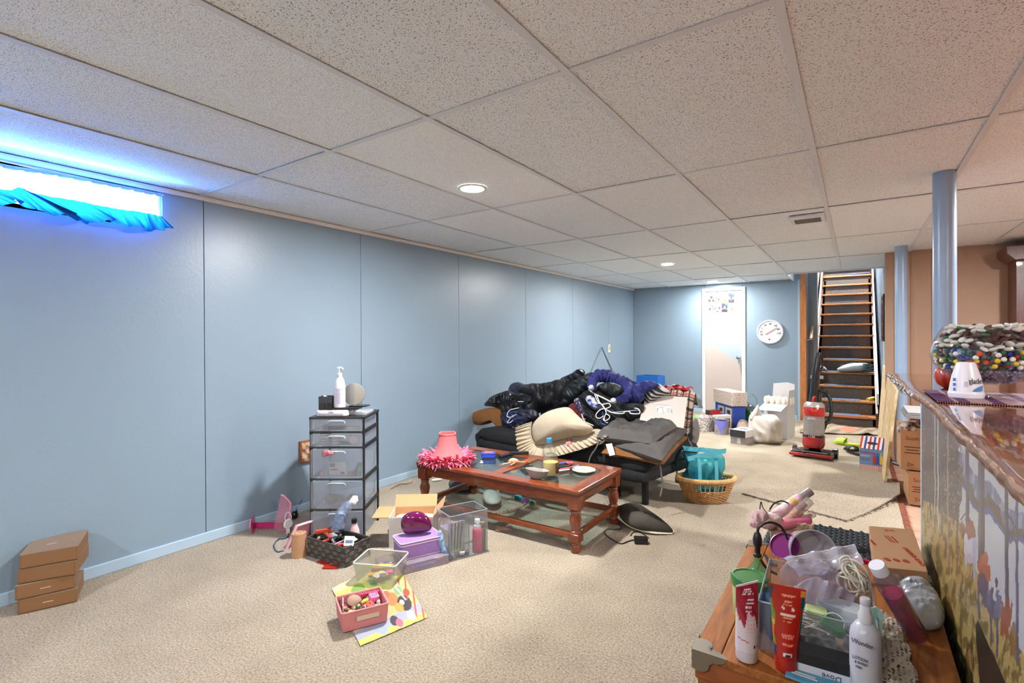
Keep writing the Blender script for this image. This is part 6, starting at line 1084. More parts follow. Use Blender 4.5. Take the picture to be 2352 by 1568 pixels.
# on top of the tower
o = tw('white_case', 'flat white rounded plastic case on top of the drawer tower', 'case', -.04, -.075, ztop+.001, .0); b = B(); loft(b, [[(x*sc_, y*sc_, z) for x, y in rrect(.20, .14, .035, 6)] for z, sc_ in ((0, .93), (.003, .98), (.016, 1), (.030, .985), (.036, .93))]); mk('case', b, M('gloss_white', (226, 222, 232), .2), o, sm=45); mk('clasp', B().box((0, -.0705, .026), (.03, .003, .008)), M('clasp_grey', (176, 176, 186), .4), o)
for k in range(4): mk('port', B().box((-.07+.008*k+(0 if k < 2 else .005), -.0712, .014), (.003, .001, .003)), dkgrey, o)
zc = ztop+.038
o = tw('black_slab', 'black flat compact case lying open on the white case', 'case', .03, -.075, zc, .05); mk('slab', B().prism(rrect(.17, .10, .008), 0, .010), black, o, bev=.002); mk('slab_lid', B().prism(rrect(.11, .07, .006), .0105, .017, TR((.07, .03, 0), rz=-.2)), black, o, bev=.002)
o = tw('black_cube_box', 'open dark grey cube box with a pink item inside, on the tower', 'box', -.085, -.085, zc+.0005); mk('cube', opencrate(B(), .075, .075, .078, .004), M('cube_slate', (52, 58, 64), .6), o, bev=.001); mk('pink_item', B().ball((-.01, 0, .070), (.016, .014, .014), 12), M('item_pink', (226, 180, 184), .6), o, sm=True)
for k in (0, 1): o = tw('card_holder', ['black folding card standing before the cube box, left', 'black folding card standing before the cube box, right'][k], 'card', -.098+.042*k, -.132, zc); mk('card', B().box((0, 0, .020), (.026, .004, .042), T=TR(rx=-.1, rz=.1-.2*k)), black, o)
pb_ = TW @ V((-.005, -.095, zc+.012)); s = px(1, pb_); hb = HZ(790, 842, pb_)-pb_.z; o = tw('lotion_pump_bottle', 'white lotion bottle with pump standing on top of the tower', 'bottle', -.005, -.095, zc+.011)
mk('body', B().lathe([(0, 0), (12*s, 0), (13*s, .002), (13*s, hb*.52), (10*s, hb*.68), (5.5*s, hb*.77), (5*s, hb*.79)], 30, sy=.7), M('bottle_white', (226, 224, 232), .3), o, sm=40); mk('collar', B().lathe([(0, hb*.78), (5.5*s, hb*.78), (5.5*s, hb*.84), (3*s, hb*.85), (1.5*s, hb*.86), (1.5*s, hb*.94), (0, hb*.94)], 20), white, o, sm=40)
mk('pump_spout', B().tube([(-4*s, 0, hb*.975), (2*s, 0, hb*.985), (8*s, -.002, hb*.96), (9*s, -.003, hb*.94)], [2.2*s, 2.4*s, 1.8*s, 1.5*s], 8).lathe([(0, hb*.93), (3*s, hb*.94), (3*s, hb), (0, hb)], 12), white, o, sm=True)
b = B(); [b.box((0, -13*s*.7-.0004, hb*(.46-.035*k)), ((14-3*(k % 3))*s, .0006, .0022)) for k in range(11)]; mk('label_text', b, M('ink_mauve', (130, 124, 160), .5), o)
o = tw('round_mirror', 'round tilting table mirror behind the lotion bottle', 'mirror', .055, -.01, ztop+.001); mk('mirror_disc', B().lathe([(0, -.004), (.066, -.004), (.068, 0), (.066, .003), (0, .003)], 40, T=TR((0, 0, .118), rx=pi/2-.12)), M('mirror_back', (160, 158, 150), .25, .6), o, sm=40); mk('mirror_base', B().lathe([(0, 0), (.05, 0), (.05, .004), (.006, .008), (.005, .055), (0, .055)], 24), glass('mirror_clear', (230, 236, 240), .6, .05), o, sm=40)
o = tw('clear_tray', 'shallow clear plastic tray under the mirror on the tower top', 'tray', .10, .01, ztop+.0005); mk('tray', opencrate(B(), .09, .17, .012, .002), glass('clear_tray', (236, 240, 244), .7, .05), o)
# ================================================================ picture behind the tower, leaning on the wall
o = thing('small_picture', 'small wooden framed picture hanging low beside the drawer tower', 'picture', XP(702, 1036, WX+.012)); mk('frame', B().box((0, 0, 0), (.02, .09, .15)), M('frame_brown', (140, 84, 42), .5), o, bev=.003); mk('picture_face', B().box((.0105, 0, 0), (.002, .07, .125)), M('pic_mixed', (196, 170, 140), .6, noise_=(30, (110, 60, 40), .1)), o)
# ================================================================ things on the carpet, left of the table
p = F(667, 1262); s = px(1, p)
mg = glass('magenta_plastic', (226, 60, 150), .35, .06, (200, 40, 120), .7)
p = F(582, 1222); o = thing('magenta_stand', 'translucent magenta plastic stand with a round disc by the baseboard', 'stand', p, .35); mk('end_plate', B().box((0, 0, .05), (.006, .07, .095), rz=.5), mg, o, bev=.002); mk('bar', B().box((.10, .03, .040), (.20, .012, .035), rz=.25), mg, o, bev=.002); mk('disc', B().lathe([(0, -.004), (.03, -.004), (.033, 0), (.03, .004), (0, .004)], 28, T=TR((-.006, -.01, .055), ry=pi/2, rz=.5)), M('disc_rose', (226, 150, 180), .3), o, sm=40)
q4 = [(640, 1218), (656, 1226), (668, 1140), (648, 1134)]; pc_ = F(650, 1222); d0 = dep(pc_)
o = tag(mk('acrylic_sheet', B().hexa([DP(u, v, d0) for u, v in ((628, 1215), (660, 1228), (668, 1150), (646, 1134))], [DP(u, v, d0+.01) for u, v in ((628, 1215), (660, 1228), (668, 1150), (646, 1134))]), glass('pinkish_clear', (240, 214, 226), .7, .05, (226, 170, 190), .9)), 'clear pink-edged acrylic panel standing by the left wall', 'panel'); mk('pink_edge', B().tube([DP(u, v, d0-.003) for u, v in ((660, 1228), (668, 1155), (664, 1150), (652, 1138), (646, 1136))], .006, 4), M('edge_pink', (226, 140, 170), .35), o)
p = F(662, 1225); o = thing('white_mini_fan', 'small white clip fan beside the pink tray', 'fan', (p.x, p.y, 0), face(p)); mk('disc', B().lathe([(0, -.008), (.024, -.008), (.03, 0), (.024, .008), (0, .008)], 28, T=TR((0, 0, .06), rx=pi/2, rz=.5)), white, o, sm=40); mk('hoop', B().tube([(.018*cos(a), .0, .100+.030*sin(a)) for a in np.linspace(0, 2*pi, 20)[:-1]], .0025, 6, True), white, o, sm=True); mk('base', B().box((0, 0, .016), (.022, .02, .032)), white, o, bev=.003)
# pink tray and twin lid leaning together
a, c, e = F(655, 1262), F(700, 1235), F(745, 1225)
def slab(name, lab, ctg, uvd, th, mat, parent=None, bev=.006):
    Q = [DP(u, v, d) for u, v, d in uvd]; n = (Q[1]-Q[0]).cross(Q[3]-Q[0]).normalized()*th; o = mk(name, B().hexa(Q, [q+n for q in Q]), mat, parent, bev=bev, seg=3)
    return tag(o, lab, ctg) if ctg else o
dpk = dep(F(660, 1262)); pkp = M('tray_pink', (206, 132, 150), .4); 
o = slab('pink_tray', 'shallow pink plastic tray standing on edge behind the tan roll', 'tray', [(656, 1266, dpk), (668, 1222, dpk+.02), (763, 1184, dpk+.42), (700, 1236, dpk+.38)], .02, pkp)
o.data.clear_geometry(); b = B(); A0, B0, C0, D0 = DP(655, 1268, dpk), DP(682, 1208, dpk+.02), DP(762, 1182, dpk+.33), DP(752, 1222, dpk+.30); nvv = (B0-A0).cross(D0-A0).normalized(); nvv = nvv if nvv.dot(V((0, 0, HC))-A0) > 0 else -nvv; b.hexa([A0, B0, C0, D0], [q-nvv*.018 for q in (A0, B0, C0, D0)]); me = o.data; me.from_pydata(b.v, [], b.f); me.update()
mk('tray_rim', B().tube([A0, B0, C0, D0], .0075, 8, True), M('rim_pale_pink', (226, 186, 194), .4), o, sm=True)
p = F(687, 1276); s = px(1, p); hh = HZ(687, 1223, p); o = thing('tan_bandage_roll', 'upright roll of tan elastic bandage beside the dark basket', 'roll', (p.x, p.y, 0), face(p)); rl = M('bandage_tan', (184, 142, 108), .9, bump=(200, .5)); mk('roll', B().lathe([(0, .0), (17*s, 0), (16.5*s, hh*.3), (15.5*s, hh), (13*s, hh), (12.5*s, hh-.004), (10*s, hh-.004), (9.5*s, hh), (5*s, hh), (4.5*s, hh-.004), (0, hh-.004)], 30), rl, o, sm=35)
o = mk('blue_cable', B().tube(cat([F(709, 1130, .06)+V((-.1, .1, .06)), F(694, 1148, .08), F(683, 1165, .04), F(677, 1182, .03)], 8, False), .003, 6).tube(cat([F(672, 1190, .01), F(660, 1232, .004), F(640, 1238, .004), F(629, 1252, .004), F(636, 1266, .004), F(652, 1264, .004)], 8, False), .003, 6), M('cable_blue', (24, 60, 130), .4), sm=True); tag(o, 'dark blue cable looping on the carpet left of the pink tray', 'cable')
p = F(677, 1192); o = thing('power_adapter', 'round black plug adapter with the blue cable by the baseboard', 'adapter', (p.x, p.y, 0)); mk('body', B().ball((0, 0, .028), (.026, .022, .026), 14), black, o, sm=True); mk('prong', B().box((.02, 0, .05), (.006, .01, .02)), black, o)
# dark woven basket with cosmetics
b0, b1, b2 = F(706, 1276), F(793, 1304), F(853, 1258); ux = (b1-b0); uy = (b2-b1); W1, D1 = ux.length, .17; ang = atan2(ux.y, ux.x); uyn = V((-sin(ang), cos(ang), 0)); c_ = (b0+b1)/2+uyn*D1/2; hB = HZ(793, 1258, b1)
t = thing('dark_woven_basket', 'low dark grey woven basket full of makeup in front of the tower', 'basket', (c_.x, c_.y, 0), ang); wm = [M('strap_dark', (62, 60, 56), .6, bump=(160, .4)), M('strap_grey', (88, 86, 80), .55, bump=(160, .4))]
mk('basket_liner', opencrate(B(), W1-.008, D1-.008, hB-.004, .003), M('liner_dark', (40, 38, 36), .8), t)
st_ = B(); st2 = B(); ns = 7; nr = 4
for side in range(4):
    Ln = W1 if side % 2 == 0 else D1; Of = D1/2 if side % 2 == 0 else W1/2; n_ = max(5, int(Ln/.028)); Rm = Matrix.Rotation(side*pi/2, 4, 'Z')
    for i in range(n_):
        for j in range(nr):
            up_ = (i+j) % 2; bb_ = st_ if up_ else st2; x = -Ln/2+(i+.5)*Ln/n_; z = (j+.5)*(hB-.008)/nr
            bb_.box((x, -Of-(.0012 if up_ else 0), z), (Ln/n_*(.96 if up_ else 1.0), .003, (hB-.008)/nr*(.9 if up_ else .8)), T=Rm)
o = mk('woven_strap', st_, wm[1], t, kind='stuff', bev=.0006); o = mk('woven_strap', st2, wm[0], t, kind='stuff'); mk('rim', B().box((0, -D1/2, hB-.004), (W1+.006, .008, .012)).box((0, D1/2, hB-.004), (W1+.006, .008, .012)).box((-W1/2, 0, hB-.004), (.008, D1, .012)).box((W1/2, 0, hB-.004), (.008, D1, .012)), wm[0], t, bev=.002)
TB2 = Matrix.Translation((c_.x, c_.y, 0)) @ Matrix.Rotation(ang, 4, 'Z'); rs = random.Random(21)
cosm = [('lipstick', 'lipstick', (34, 28, 34), 'black'), ('lipstick', 'lipstick', (120, 30, 50), 'wine red'), ('makeup_tube', 'makeup', (90, 60, 90), 'plum'), ('compact_case', 'makeup', (28, 28, 30), 'black'), ('sample_card', 'card', (214, 206, 190), 'cream'), ('lipstick', 'lipstick', (200, 70, 50), 'orange'), ('makeup_tube', 'makeup', (206, 160, 130), 'beige')]
for k in range(46):
    nm, ct, c, cn = cosm[rs.randrange(7)]; x, y = rs.uniform(-W1/2+.03, W1/2-.03), rs.uniform(-D1/2+.03, D1/2-.03); z = hB-.045+.0014*k*.7; p = TB2 @ V((x, y, z)); o = thing(nm, '%s %s in the makeup pile of the dark basket' % (cn, nm.replace('_', ' ')), ct, p, rot=(rs.uniform(-.5, .5), rs.uniform(-.6, .6), rs.uniform(0, 3.14)), group='%s %ss in the dark basket' % (cn, nm.replace('_', ' ')))
    if nm in ('lipstick', 'makeup_tube'): r_ = rs.uniform(.006, .010); L_ = rs.uniform(.05, .085); mk('barrel', B().cyl((-L_/2, 0, 0), (L_*.1, 0, 0), r_, n=10), M('cb_'+cn, c, .3), o, sm=True); mk('cap', B().cyl((L_*.1, 0, 0), (L_/2, 0, 0), r_*.9, n=10), M('cap_dk', (26, 24, 28), .25) if k % 2 else M('cap_si', (190, 186, 186), .25, .7), o, sm=True)
    else: mk('case', B().box((0, 0, 0), (.055, .04, .010 if nm != 'sample_card' else .003)), M('cb_'+cn, c, .35), o, bev=.001)
def tb(n, lab, ctg, u, v, z, rot=(0, 0, 0)): p = F(u, v, z); return thing(n, lab, ctg, p, rot=rot)
o = tb('orange_box', 'long red and orange lip colour box on top of the dark basket pile', 'box', 745, 1218, hB+.02, (0, -.1, .75)); mk('box', B().box((0, 0, 0), (.09, .022, .016)), M('box_vermilion', (206, 66, 40), .35), o, bev=.001); mk('dark_end', B().box((.03, 0, .0085), (.025, .018, .001)), black, o)
o = tb('sample_card', 'cream card with a blue-grey label leaning on the basket front edge', 'card', 802, 1242, hB+.018, (.9, .1, .8)); mk('card', B().box((0, 0, 0), (.05, .05, .003)), M('card_cream', (222, 214, 196), .6), o); mk('label', B().box((0, -.004, .002), (.036, .016, .001)), M('label_slate', (86, 100, 120), .5), o)
p = F(814, 1252, .0); pz = hB*.5; pp_ = F(814, 1238, pz); s = px(1, pp_); o = thing('nail_polish_bottle', 'pale pink bottle with black cap standing in the dark basket', 'bottle', pp_, face(pp_)); hq = HZ(814, 1190, pp_)-pz; mk('bottle', B().lathe([(0, 0), (12*s, 0), (13*s, .004), (11*s, hq*.45), (6*s, hq*.72), (7*s, hq*.76), (7*s, hq*.78)], 28), M('bottle_palepink', (222, 186, 182), .3), o, sm=40); mk('cap', B().lathe([(0, hq*.77), (6.4*s, hq*.78), (6*s, hq), (0, hq)], 20), black, o, sm=40)
film('plastic_bag', 'blue-tinted clear bag draped from the carton flap into the basket', [DP(u, v, dep(c_)+.03) for u, v in ((765, 1215), (768, 1190), (778, 1165), (795, 1150), (812, 1150), (806, 1172), (795, 1190), (790, 1215))], .035, 31, mat=glass('blue_film', (226, 234, 250), .80, .10, (190, 204, 230), 1.0), fold=.03)
b = B(); c = DP(808, 1150, dep(c_)+.02); [b.ball(c+V((.012*(k % 3-1), .004*k % 5, .010*(k//3-1))), .012, 10) for k in range(8)]; o = mk('cotton_balls', b, M('cotton', (226, 220, 210), .95, bump=(150, .8)), sm=True, kind='stuff'); tag(o, 'white cotton balls bunched in the top of the clear bag', 'cotton')
# white carton with red flame logo, flaps open
cl0, cr0 = F(862, 1262), F(948, 1272); cl0, cr0 = V((-2.185, 1.97, 0)), V((-1.985, 2.12, 0)); ex = (cr0-cl0).normalized(); Wc = (cr0-cl0).length+.0; angc = atan2(ex.y, ex.x); ey = V((-ex.y, ex.x, 0)); Dc = .19; cc2 = (cl0+cr0)/2+ey*Dc/2; hC = .5*(HZ(865, 1193, cl0)+HZ(925, 1190, cr0))
t = thing('open_carton', 'white shipping carton with open kraft flaps and a red logo', 'box', (cc2.x, cc2.y, 0), angc); wc_ = M('carton_white_print', (206, 202, 198), .6); kf = M('carton_kraft', (196, 146, 100), .75)
mk('carton_walls', opencrate(B(), Wc, Dc, hC, .004), wc_, t, bev=.001)
mk('inner_back', B().box((0, Dc/2-.005, hC-.03), (Wc-.008, .002, .06)), kf, t)
hg_ = lambda n_, T_, w_, d_: mk(n_, B().box((0, d_/2, 0), (w_, d_, .004), T=T_), kf, t)
hg_('flap', Matrix.Translation((0, Dc/2, hC)) @ Matrix.Rotation(R(50), 4, 'X'), Wc, .075); hg_('flap', Matrix.Translation((-Wc/2, 0, hC)) @ Matrix.Rotation(R(90), 4, 'Z') @ Matrix.Rotation(R(0), 4, 'X'), Dc, .095); hg_('flap', Matrix.Translation((Wc/2, 0, hC)) @ Matrix.Rotation(R(-90), 4, 'Z') @ Matrix.Rotation(R(48), 4, 'X'), Dc, .08); hg_('flap', Matrix.Translation((0, -Dc/2+.002, hC)) @ Matrix.Rotation(R(-90+16), 4, 'X') @ Matrix.Rotation(pi, 4, 'Z') if 0 else Matrix.Translation((.0, -Dc/2, hC-.001)) @ Matrix.Rotation(R(180-8), 4, 'Z') @ Matrix.Rotation(R(-80), 4, 'X'), Wc*.98, .012)
lg = mk('logo_square', B().box((.035, -Dc/2-.001, hC*.60), (.095, .001, .105)), M('logo_red', (200, 44, 36), .5), t); lz = hC*.60
b = B().tube([(.035+.036*cos(a), -Dc/2-.0018, lz+.008+.036*sin(a)) for a in np.linspace(-1.3, 2*pi-1.85, 36)], .0022, 4); b.add([(.035+x, -Dc/2-.0026, lz+.006+z) for x, z in ((0, .028), (.008, .012), (.012, .0), (.010, -.010), (0, -.016), (-.010, -.010), (-.012, 0), (-.008, .012))], [tuple(range(8))]); [b.box((.035, -Dc/2-.002, lz-.022-.006*k), (.045-.012*k, .001, .0022)) for k in range(3)]; mk('flame_logo', b, M('logo_pale', (214, 206, 200), .5), t); text('COVER', .026, M('logo_red', (200, 44, 36), .5), t, (.035, -Dc/2-.002, hC*.60-.066), (R(90), 0, 0))
TC = Matrix.Translation((cc2.x, cc2.y, 0)) @ Matrix.Rotation(angc, 4, 'Z')
p = TC @ V((.04, -.04, hC-.035)); o = thing('purple_bottle', 'purple rounded bottle lying in the open carton', 'bottle', p, rot=(0, 0, angc)); mk('body', B().ball((0, 0, .01), (.028, .02, .022), 16), M('gloss_purple', (74, 30, 130), .2), o, sm=True); mk('neck', B().ball((-.03, -.01, .004), (.010, .008, .020), 10), M('gloss_purple', (74, 30, 130), .2), o, sm=True)
b = B(); quadpuff(b, [TC @ V(q) for q in ((-Wc/2+.01, -Dc/2+.01, hC-.05), (Wc/2-.01, -Dc/2+.01, hC-.05), (Wc/2-.01, Dc/2-.01, hC-.05), (-Wc/2+.01, Dc/2-.01, hC-.05))], .02, 16, fold=.008); o = mk('packing_paper', b, M('paper_buff', (206, 190, 166), .8), sm=60); tag(o, 'crumpled buff packing paper inside the open carton', 'paper')
# rounded pink-lidded thing? -> magenta hair brush on the lilac box, which lies on a clear case
p = F(960, 1290); c0, c1 = F(925, 1283), F(1010, 1262)
E_0, E_1, E_2 = F(885, 1330), F(1031, 1293), F(1000, 1250); ex = (E_1-E_0).normalized(); Wf = (E_1-E_0).length; angf = atan2(ex.y, ex.x); ey = V((-ex.y, ex.x, 0)); Df = .17; cf = (E_0+E_1)/2+ey*Df/2; hF = .042
t = thing('clear_craft_case', 'flat clear plastic case with papers and a blue marker inside', 'case', (cf.x, cf.y, 0), angf); mk('case_walls', opencrate(B(), Wf, Df, hF, .002), glass('case_clear', (236, 230, 236), .75, .05, (214, 200, 214), .9), t, bev=.001); mk('case_lid', B().box((0, 0, hF+.002), (Wf+.003, Df+.003, .004)), glass('case_clear', (236, 230, 236), .75, .05, (214, 200, 214), .9), t, bev=.001)
TF = Matrix.Translation((cf.x, cf.y, 0)) @ Matrix.Rotation(angf, 4, 'Z')
o = thing('blue_marker', 'thick blue marker inside the front of the clear case', 'marker', TF @ V((.02, -Df/2+.02, .014)), rot=(0, 0, angf)); mk('barrel', B().cyl((-.05, 0, 0), (.05, 0, 0), .010, n=14), M('marker_blue', (30, 96, 190), .35), o, sm=True); mk('cap', B().cyl((.05, 0, 0), (.075, 0, 0), .009, n=14), M('marker_blue2', (60, 120, 206), .35), o, sm=True)
for k, (x, y, w_, d_, c, lb) in enumerate(((-.10, .0, .06, .12, (206, 196, 206), 'lilac paper packet inside the clear case'), (.06, .03, .12, .10, (206, 120, 170), 'pink card inside the clear case'), (-.02, .01, .10, .04, (150, 196, 196), 'turquoise patterned paper strip inside the clear case'), (.12, -.04, .04, .06, (206, 170, 160), 'peach note pad in the clear case'))):
    o = thing('paper_item', lb, 'paper', TF @ V((x, y, .004+.007*k)), angf+.1*k); mk('sheet', B().box((0, 0, .003), (w_, d_, .006)), M('paper%d' % k, c, .6, noise_=(50, tuple(min(255, int(v*.7)) for v in c), .12)), o)
P0, P1, P3 = F(922, 1290, hF), F(1015, 1268, hF), F(895, 1258, hF); ex = (P1-P0).normalized(); Wl = (P1-P0).length; angl = atan2(ex.y, ex.x); ey = V((-ex.y, ex.x, 0)); Dl = .135; cl_ = (P0+P1)/2+ey*Dl/2; hL = HZ(922, 1252, P0)-hF
t = thing('lilac_box', 'lilac fabric box with white piping under the magenta hair dryer', 'box', (cl_.x, cl_.y, hF+.0045), angl); li = M('lilac_fabric', (150, 116, 176), .8, bump=(200, .4)); mk('box_body', B().prism(rrect(Wl, Dl, .012), 0, hL-.012), li, t, bev=.002); mk('lid', B().prism(rrect(Wl+.006, Dl+.006, .014), hL-.012, hL), li, t, bev=.002)
for z, e_ in ((hL, .008), (hL-.013, .009), (.002, .002)): mk('piping', B().tube([(x, y, z) for x, y in rrect(Wl+e_, Dl+e_, .014)], .0022, 6, True), M('piping_white', (220, 200, 214), .6), t, sm=True)
zl = hF+hL+.006; Pm = F(955, 1225, zl); o = thing('magenta_hair_brush', 'glossy dark magenta oval detangling brush standing on the lilac box', 'hair brush', (Pm.x, Pm.y, zl), face(Pm)+.0); s = px(1, Pm); hh = HZ(950, 1174, Pm)-zl
b = B(); O = [V((x*s, 0, (z)*s)) for x, z in ((-26, 4), (-33, 22), (-32, 42), (-22, 56), (-4, 62), (14, 58), (28, 44), (35, 26), (36, 12), (28, 4), (8, 0), (-12, 0))]; O = [V((q.x, q.y, q.z*hh/(62*s)+.001)) for q in O]; puff(b, O, .042, 0, 1, 0, 14, 8, back=.5, dirn=(.1, -1, .15), pw=.42); mk('shell', b, M('gloss_magenta', (104, 8, 66), .12, coat=.8, noise_=(14, (84, 6, 70), .3)), o, sm=True)
b = B(); [b.tube([(-26*s+2.6*k*s*.55, -.030-.001*k, hh*.55+k*.0016), (-24*s+2.6*k*s, -.022, hh*.86+k*.0010)], .0010, 5) for k in range(9)]; mk('ridges', b, M('magenta_ridge', (130, 20, 90), .2), o, sm=True)
# clear bin with craft bits, in front
k0, k1, k2 = F(812, 1342), F(898, 1352), F(800, 1322); Q0, Q1, Q2, Q3 = V((-1.985, 1.545, 0)), V((-1.79, 1.665, 0)), None, None
Q0, Q1 = F(815, 1342), F(903, 1350); ex = (Q1-Q0).normalized(); Wk = (Q1-Q0).length+.02; angk = atan2(ex.y, ex.x); Q0b = F(900, 1288); Dk = .165; ey = V((-ex.y, ex.x, 0)); ck = (Q0+Q1)/2+ey*Dk/2; hK = .098
t = thing('clear_bin', 'small open clear plastic bin with sticky notes and a yellow cutter', 'bin', (ck.x, ck.y, .004), angk); cbm = glass('bin_clear', (236, 236, 232), .80, .06, (214, 212, 204), .9); mk('bin_walls', opencrate(B(), Wk, Dk, hK, .0025, tap=.86), cbm, t, bev=.002); mk('rim', B().tube([(x, y, hK) for x, y in rrect(Wk+.004, Dk+.004, .016)], .0045, 8, True), glass('rim_clear', (230, 230, 226), .4, .08, (220, 218, 210), .9), t, sm=True)
TK = Matrix.Translation((ck.x, ck.y, .004)) @ Matrix.Rotation(angk, 4, 'Z')
def tk(n, lab, ctg, x, y, z, rot=(0, 0, 0)): return thing(n, lab, ctg, TK @ V((x, y, z)), rot=(rot[0], rot[1], rot[2]+angk))
o = tk('yellow_cutter', 'yellow oval cutter with metal teeth in the clear bin', 'cutter', .0, .01, .052, (.1, -.05, .35)); mk('body', B().ball((0, 0, 0), (.055, .014, .010), 18), M('cutter_yellow', (226, 180, 40), .35), o, sm=True); mk('metal_teeth', B().ball((.025, .006, .006), (.028, .008, .006), 12), chrome, o, sm=True)
for k, (x, y, w_, d_, c, lb) in enumerate(((.02, -.01, .05, .035, (222, 206, 150), 'pale yellow sticky notes in the clear bin'), (.045, -.005, .03, .03, (226, 60, 150), 'hot pink sticky notes in the clear bin'), (-.02, -.035, .06, .02, (226, 150, 40), 'orange pencil box in the clear bin'), (.03, -.04, .03, .03, (90, 40, 110), 'purple round token in the clear bin'), (-.03, .0, .03, .03, (200, 60, 40), 'red paper slip in the clear bin'), (.0, -.045, .05, .03, (190, 190, 190), 'grey coin purse at the bin bottom'))):
    o = tk('sticky_notes' if k < 2 else 'craft_item', lb, 'stationery', x, y, .03+.004*k*(k < 2), (.05*k, .04, .3*k)); mk('pad', B().box((0, 0, 0), (w_, d_, .008)), M('note%d' % k, c, .6), o, bev=.001)
# colouring poster with bright shapes, under both bins
def poster(S, T):
    c = np.zeros((len(S), 3)); c[:] = (222, 206, 160)
    c[(T > .12) & (T < .42)] = (196, 204, 90); c[(S > .5) & (T > .45) & (T < .80)] = (226, 190, 120); c[(T > .80)] = (160, 170, 200); c[(T > .93)] = (190, 200, 90)
    for x, y, r, k in ((.66, .60, .09, (214, 120, 60)), (.80, .72, .10, (40, 36, 44)), (.77, .70, .035, (230, 226, 220)), (.70, .75, .06, (222, 160, 60)), (.62, .50, .05, (206, 90, 60)), (.80, .52, .06, (120, 170, 110)), (.90, .60, .05, (180, 60, 50)), (.55, .88, .06, (40, 36, 50)), (.60, .93, .05, (214, 90, 130)), (.35, .90, .08, (150, 170, 206)), (.80, .90, .06, (206, 214, 226)), (.30, .25, .10, (120, 160, 60)), (.55, .22, .08, (90, 160, 70))):
        c[((S-x)**2+(T-y)**2*.8) < r*r] = k
    st = (S > .86) & (abs(((S*9+T*4) % 1)-.5) < .12); c[st] = (190, 60, 50); c[(abs(S-T*.2-.70) < .012) & (T > .4) & (T < .7)] = (226, 220, 206)
    return c*.72+np.array((34, 32, 28))
PP = [F(762, 1352, .003), F(905, 1280, .003), F(982, 1418, .003), F(828, 1484, .003)]
o = printed('paper_poster', lambda q, k: (PP[0]*(1-q)+PP[1]*q)*(1-k)+(PP[3]*(1-q)+PP[2]*q)*k+V((0, 0, .002+.004*abs(nz(q*3, k*3, 2)))), 130, 130, poster, None, .5, th=-.0012); tag(o, 'colourful children\'s activity sheet lying under the pink and clear bins', 'poster')
PQ = [F(775, 1322, .010), F(860, 1300, .010), F(900, 1345, .010), F(800, 1352, .010)]
# pink bin with toys
g0, g1, g2 = F(785, 1461), F(893, 1432), F(778, 1402); ex = (g1-g0).normalized(); Wg = (g1-g0).length; angg = atan2(ex.y, ex.x); ey = V((-ex.y, ex.x, 0)); Dg = .155; cg_ = (g0+g1)/2+ey*Dg/2; hG = .5*(HZ(782, 1418, g0)+HZ(893, 1388, g1))
t = thing('pink_fabric_bin', 'dusty pink fabric bin full of small toys, nearest on the carpet', 'bin', (cg_.x, cg_.y, .0095), angg); pf = M('fabric_dusty_pink', (190, 118, 118), .85, bump=(260, .4)); mk('bin_walls', opencrate(B(), Wg, Dg, hG, .005, tap=.94), pf, t, bev=.004)
mk('rim_binding', B().tube([(x, y, hG) for x, y in rrect(Wg, Dg, .012)], .0032, 8, True), M('binding_rose', (206, 146, 142), .85), t, sm=True); mk('handle_strap', B().box((.01, -Dg/2-.0005, hG*.56), (Wg*.48, .003, .018)), M('strap_greige', (186, 164, 146), .85), t, bev=.001)
TG = Matrix.Translation((cg_.x, cg_.y, .01)) @ Matrix.Rotation(angg, 4, 'Z'); rs = random.Random(33)
toys = [('pink', (222, 84, 130)), ('teal', (40, 160, 180)), ('yellow', (226, 190, 60)), ('purple', (100, 50, 140)), ('orange', (226, 140, 50)), ('white', (226, 220, 214)), ('red', (196, 60, 60)), ('green', (80, 160, 90)), ('brown', (120, 80, 50)), ('peach', (226, 180, 150))]
def toy(n, lab, x, y, z, rot=(0, 0, 0), g=None): return thing(n, lab, 'toy', TG @ V((x, y, z)), rot=(rot[0], rot[1], rot[2]+angg), group=g)
for k in range(110):
    cn, c = toys[rs.randrange(10)]; x, y = rs.uniform(-Wg/2+.02, Wg/2-.02), rs.uniform(-Dg/2+.02, Dg/2-.02); z = hG-.035+rs.uniform(-.008, .014); sh = rs.randrange(4); mt = M('toy_'+cn, c, .35)
    o = toy(['toy_bead', 'toy_block', 'toy_ring', 'toy_figure'][sh], 'tiny %s %s in the pile of the pink bin' % (cn, ['bead', 'block', 'ring', 'figure'][sh]), x, y, z, (rs.uniform(0, 3), rs.uniform(0, 3), rs.uniform(0, 3)), 'tiny %s toy %ss in the pink bin' % (cn, ['bead', 'block', 'ring', 'figure'][sh])); r_ = rs.uniform(.005, .010)
    if sh == 0: mk('bead', B().ball((0, 0, 0), r_, 10), mt, o, sm=True)
    elif sh == 1: b = B().box((0, 0, 0), (r_*2.4, r_*1.3, r_*1.1)); [b.cyl(((i-.5)*r_*1.1, 0, r_*.5), ((i-.5)*r_*1.1, 0, r_*.75), r_*.28, n=8) for i in (0, 1)]; mk('block', b, mt, o, bev=.0006)
    elif sh == 2: mk('ring', B().tube([(r_*cos(a), r_*sin(a), 0) for a in np.linspace(0, 2*pi, 14)[:-1]], r_*.3, 6, True), mt, o, sm=True)
    else: mk('figure', B().ball((0, 0, 0), (r_*.7, r_*.6, r_), 8).ball((0, 0, r_*1.3), r_*.6, 8).ball((r_*.7, 0, r_*.2), (r_*.25, r_*.25, r_*.6), 6).ball((-r_*.7, 0, r_*.2), (r_*.25, r_*.25, r_*.6), 6), mt, o, sm=True)
